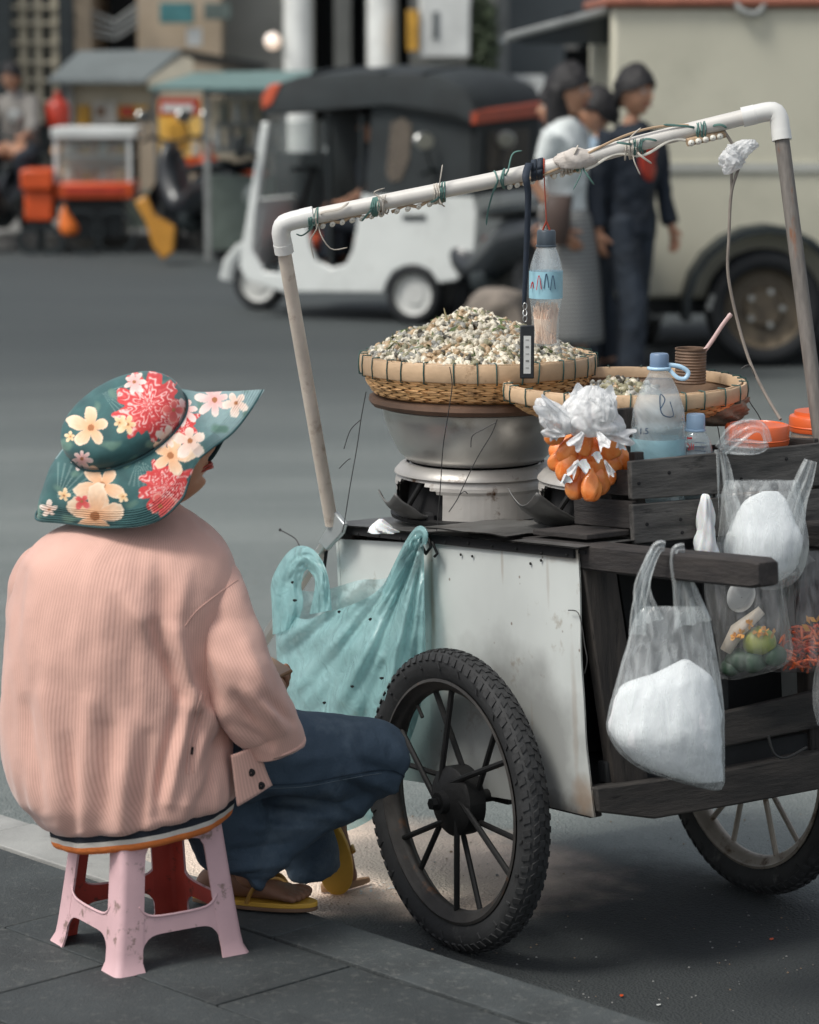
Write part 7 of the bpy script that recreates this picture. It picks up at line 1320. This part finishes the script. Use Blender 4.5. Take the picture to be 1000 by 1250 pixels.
for j in range(NS + 1):
    s = j / NS; ring = []
    for k, th in enumerate(ths):
        if s < .42:
            a = s / .42 * pi / 2; rr = sin(a) ** .82; hh = cos(a) ** .62 if cos(a) > 0 else 0; p = CHc + (Fv * cos(th) + Lv * sin(th)) * (rr * (1 + .045 * sin(a * 2)) ) + Nv * (.070 * hh) - Fv * (.12 * hh); p = p + Nv * wrinkle(p)
            if s > .39: p = p - (p - CHc).normalized() * (.004 * (s - .39) / .03)
        else:
            t = (s - .42) / .58; A, B = SP[k], EP[k]; p = A.lerp(B, t); out_ = (A - CHc).normalized(); L_ = (B - A).length; belly = sin(pi * t) * L_ * (.10 if 30 < math.degrees(th) < 330 else .03); p = p + out_ * belly * .8 + Nv * belly * .5; p = p + out_ * wrinkle(p) * 1.5 + out_ * .0035 * t * sin(th * 7 + 1)
            q_ = (t * 26) % 1
            if t > .70: p = p + out_ * (.0007 * (1 if q_ < .5 else -1))
            if t < .04: p = p - out_ * (.004 * (1 - t / .04))
        ring.append(p)
    rows.append(ring)
hat.loft(rows)
def lerp3(a, b, t): return tuple(x + (y - x) * t for x, y in zip(a, b))
ST = [('peony', 182, 494, 45, 0), ('peony', 214, 516, 30, 1), ('peony', 203, 595, 36, 2), ('cosmos', 111, 522, 29, .3), ('cosmos', 124, 593, 35, .9), ('cosmos', 116, 630, 40, .2), ('cosmos', 208, 556, 30, 1.3), ('small', 156, 518, 14, 0), ('small', 146, 516, 10, 1), ('small', 150, 606, 8, .5), ('pale', 232, 538, 24, .4), ('pinkp', 262, 488, 24, .3), ('pale', 288, 492, 18, .8), ('pinkp', 164, 466, 16, 0), ('pinkp', 100, 560, 15, .7), ('small', 78, 605, 9, .1), ('pale', 205, 535, 16, .2), ('pinkp', 225, 500, 20, 1.0), ('small', 240, 585, 7, .3), ('redp', 196, 618, 20, .4), ('redp', 212, 500, 16, 1.5), ('pale', 60, 622, 12, .3), ('small', 86, 533, 8, .3), ('redp', 100, 612, 12, .9)]
def paint(x, y, p, brim):
    n1 = nz((x * .05, y * .05, 0), 1, 3); n2 = nz((x * .2, y * .2, 0), 1, 8); base = lerp3((.018, .075, .078), (.035, .125, .125), .5 + n1)
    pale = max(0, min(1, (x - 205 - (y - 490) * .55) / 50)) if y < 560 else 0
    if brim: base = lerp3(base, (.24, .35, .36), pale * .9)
    # fern sprays
    for cx, cy, a0, ln in ((168, 560, 1.25, 34), (125, 480, .3, 30), (70, 610, -.9, 46), (250, 520, -.3, 40), (275, 505, -.4, 32)):
        dx, dy = x - cx, y - cy; r = math.hypot(dx, dy); a = math.atan2(dy, dx) - a0; a = (a + pi) % (2 * pi) - pi
        if r < ln and abs(a) < .7 and abs(math.sin(a * 17)) > .86: base = lerp3(base, (.25, .38, .36), .55 * (1 - r / ln * .5))
    v = nz((x * .055, y * .055, 5), 1, 1)
    if v > .28: base = lerp3(base, (.10, .20, .16), min(1, (v - .28) * 4))
    col = base
    for kind, cx, cy, Rr, ph in ST:
        dx, dy = x - cx, (y - cy); r = math.hypot(dx, dy)
        if r > Rr * 1.35: continue
        a = math.atan2(dy, dx) + ph; jt = 1 + .12 * nz((x * .12, y * .12, cx * .1), 1, 2); f = r / Rr / jt
        if kind == 'peony':
            lim = .86 + .13 * cos(a * 9) + .07 * cos(a * 17 + 1)
            if f < lim:
                sc_ = 1 - .5 * f; w_ = math.sin(f * 21 + 2.2 * sin(a * 8 + f * 7) + 1.8 * sin(a * 15 - f * 9) + 2 * nz((x * .2, y * .2, 1))); c = lerp3((.55, .03, .035), (.74, .13, .12), .5 + .5 * w_)
                if w_ > .55: c = lerp3(c, (.86, .62, .58), (w_ - .55) * 1.9)
                if f > .62 and cos(a * 9) < 0: c = (.60, .04, .04)
                col = c
        else:
            n = {'cosmos': 5, 'small': 5, 'pale': 5, 'pinkp': 7, 'redp': 4}[kind]; lim = (.30 + .70 * abs(cos(a * n / 2)) ** .75) * (.88 + .16 * sin(a + cx))
            if f < lim:
                c0, c1 = {'cosmos': ((.74, .36, .17), (.82, .62, .44)), 'small': ((.72, .42, .18), (.86, .66, .42)), 'pale': ((.68, .44, .34), (.78, .68, .60)), 'pinkp': ((.74, .35, .33), (.80, .66, .62)), 'redp': ((.58, .04, .045), (.74, .15, .13))}[kind]
                vein = .5 + .5 * math.sin(a * n * 6); c = lerp3(c0, c1, min(1, f * 1.15)); c = lerp3(c, c0, .35 * vein * (1 - f)); 
                if f < .14: c = (.36, .13, .04)
                if f > lim - .10: c = lerp3(c, (.86, .74, .60), .3)
                col = c
    return tuple(max(0, q_ * (1 + .10 * n2)) for q_ in col)
cols = []
for i, p in enumerate(hat.v):
    j = i // (NT + 1); x, y = pxy(p)
    if (p - CHc).dot(V((0, 1, 0))) > .02 and j > NS * .3 and x < 215: x = 2 * 160 - x + 40; 
    c = paint(x, y, p, j > NS * .42)
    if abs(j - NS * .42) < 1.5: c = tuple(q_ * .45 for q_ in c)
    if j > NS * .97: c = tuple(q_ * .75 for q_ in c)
    cols.append(c)
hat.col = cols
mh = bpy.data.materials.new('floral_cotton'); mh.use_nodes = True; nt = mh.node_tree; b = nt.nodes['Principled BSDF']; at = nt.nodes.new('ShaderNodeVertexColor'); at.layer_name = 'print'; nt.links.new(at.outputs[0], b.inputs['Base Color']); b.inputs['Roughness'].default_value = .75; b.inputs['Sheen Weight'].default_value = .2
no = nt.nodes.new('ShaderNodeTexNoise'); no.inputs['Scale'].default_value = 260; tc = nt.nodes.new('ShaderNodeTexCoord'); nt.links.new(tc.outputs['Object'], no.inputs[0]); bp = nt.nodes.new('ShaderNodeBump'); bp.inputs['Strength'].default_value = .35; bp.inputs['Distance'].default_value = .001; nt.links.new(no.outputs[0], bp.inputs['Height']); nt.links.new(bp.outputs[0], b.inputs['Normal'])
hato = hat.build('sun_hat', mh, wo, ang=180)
# lining: dark teal underside just inside the shell
li = MB(); li.loft([[p - (SP[k] - CHc).normalized() * .0028 - Nv * .0015 for k, p in enumerate(rows[j])] for j in range(int(NS * .36), NS + 1, 3)] + [[p for p in rows[NS]]]); li.build('hat_lining', mat('teal_lining', (.018, .045, .06), .85, .15, 20, .2), hato, ang=180)
q = MB(); q.tube(EP + [EP[0]], .0022, 6); q.build('brim_piping', mat('teal_piping', (.04, .10, .105), .8), hato, ang=80); q = MB(); P_ = [SP[k] + (SP[k] - CHc).normalized() * -.0012 for k in range(0, NT, 4)]; q.tube(P_ + [P_[0]], .0022, 6); q.build('crown_seam', MC['teal_piping'], hato, ang=80)
# phone
q = MB(); A = pd(326, 820, 5.70); q.box(A, (.070, .135, .008), (V((.8, .3, .35)).normalized(), V((-.35, .93, .0)).normalized(), V((.8, .3, .35)).normalized().cross(V((-.35, .93, 0)).normalized()))); ph = q.build('phone', mat('brown_phone_case', (.26, .15, .07), .4), bevel=.003, cat='phone', kind='thing', label='phone in brown case held low in front of the seated woman')

# ---------------------------------------------------------------- litter on the ground
def litter(name, x, y, z, r, mt, label, n=7, flat=.4, seed=0):
    rn = random.Random(seed + int(x)); c = onz(x, y, z); q = MB(); q.lathe([(.001, 0), (r, .001), (r * .9, r * flat), (.001, r * flat * 1.3)], c, n, disp=lambda a, t: 1 + .35 * sin(a * 2 + x) + .15 * sin(a * 3)); return q.build(name, mt, ang=50, cat='litter', kind='thing', label=label)
litter('orange_scrap', 759, 1216, .003, .0052, m_orange, 'bright orange scrap on the asphalt nearest the kerb'); litter('orange_scrap', 942, 1147, .003, .0055, m_orange, 'orange scrap on the asphalt below the far cart wheel')
litter('pale_pebble', 804, 1227, .003, .005, m_white, 'pale flat pebble on the dark asphalt near the orange scrap', flat=.15)
rn = random.Random(77); gr = MB()
for _ in range(230):
    x, y = rn.uniform(380, 1010), rn.uniform(1000, 1250); p = onz(x, y, .001)
    if (p - KP).dot(KN) > -.01: continue
    r = rn.uniform(.0006, .0026) * (1.5 if rn.random() < .1 else 1); gr.lathe([(r, 0), (r * .8, r * .7), (.0002, r)], p, 5, mi=rn.choice((0, 0, 1, 2)))
for _ in range(900):
    x, y = rn.uniform(0, 1000), rn.uniform(640, 1000); p = onz(x, y, .001)
    if (p - KP).dot(KN) > -.01: continue
    r = rn.uniform(.0008, .003); gr.lathe([(r, 0), (r * .8, r * .6), (.0002, r * .8)], p, 5, mi=rn.choice((0, 1, 2)))
gr.build('grit', [mat('grit_pale', (.26, .26, .25), .8), mat('grit_mid', (.18, .17, .15), .9), mat('grit_tan', (.25, .18, .12), .9)], kind='stuff', ang=0, label='loose grit and tiny stones scattered over the asphalt', cat='grit')
q = MB(); q.tube(crv([onz(392, 1084, .012), onz(415, 1082, .014), onz(450, 1074, .012)], 10), [.010, .011, .011, .010, .011, .012, .011, .010, .009, .007], 8, flat=.8); q.build('wood_stick', mat('tan_stick', (.34, .21, .12), .8, .2, 12, .4), cat='stick', kind='thing', label='short tan wooden stick on the road behind the sandals')
sc_ = MB(); rn = random.Random(14)
for _ in range(26):
    p = onz(rn.uniform(436, 482), rn.uniform(1074, 1098), .003); a = V((rn.uniform(-1, 1), rn.uniform(-1, 1), rn.uniform(-.1, .3))).normalized() * rn.uniform(.003, .009); b_ = V((-a.y, a.x, .001)) * rn.uniform(.3, .7); sc_.add([p - a, p - b_, p + a + V((0, 0, .002)), p + b_], [(0, 1, 2, 3)])
sc_.build('shredded_scraps', m_white, kind='stuff', ang=0, label='white shredded scraps on the road beside the cart wheel', cat='scraps')
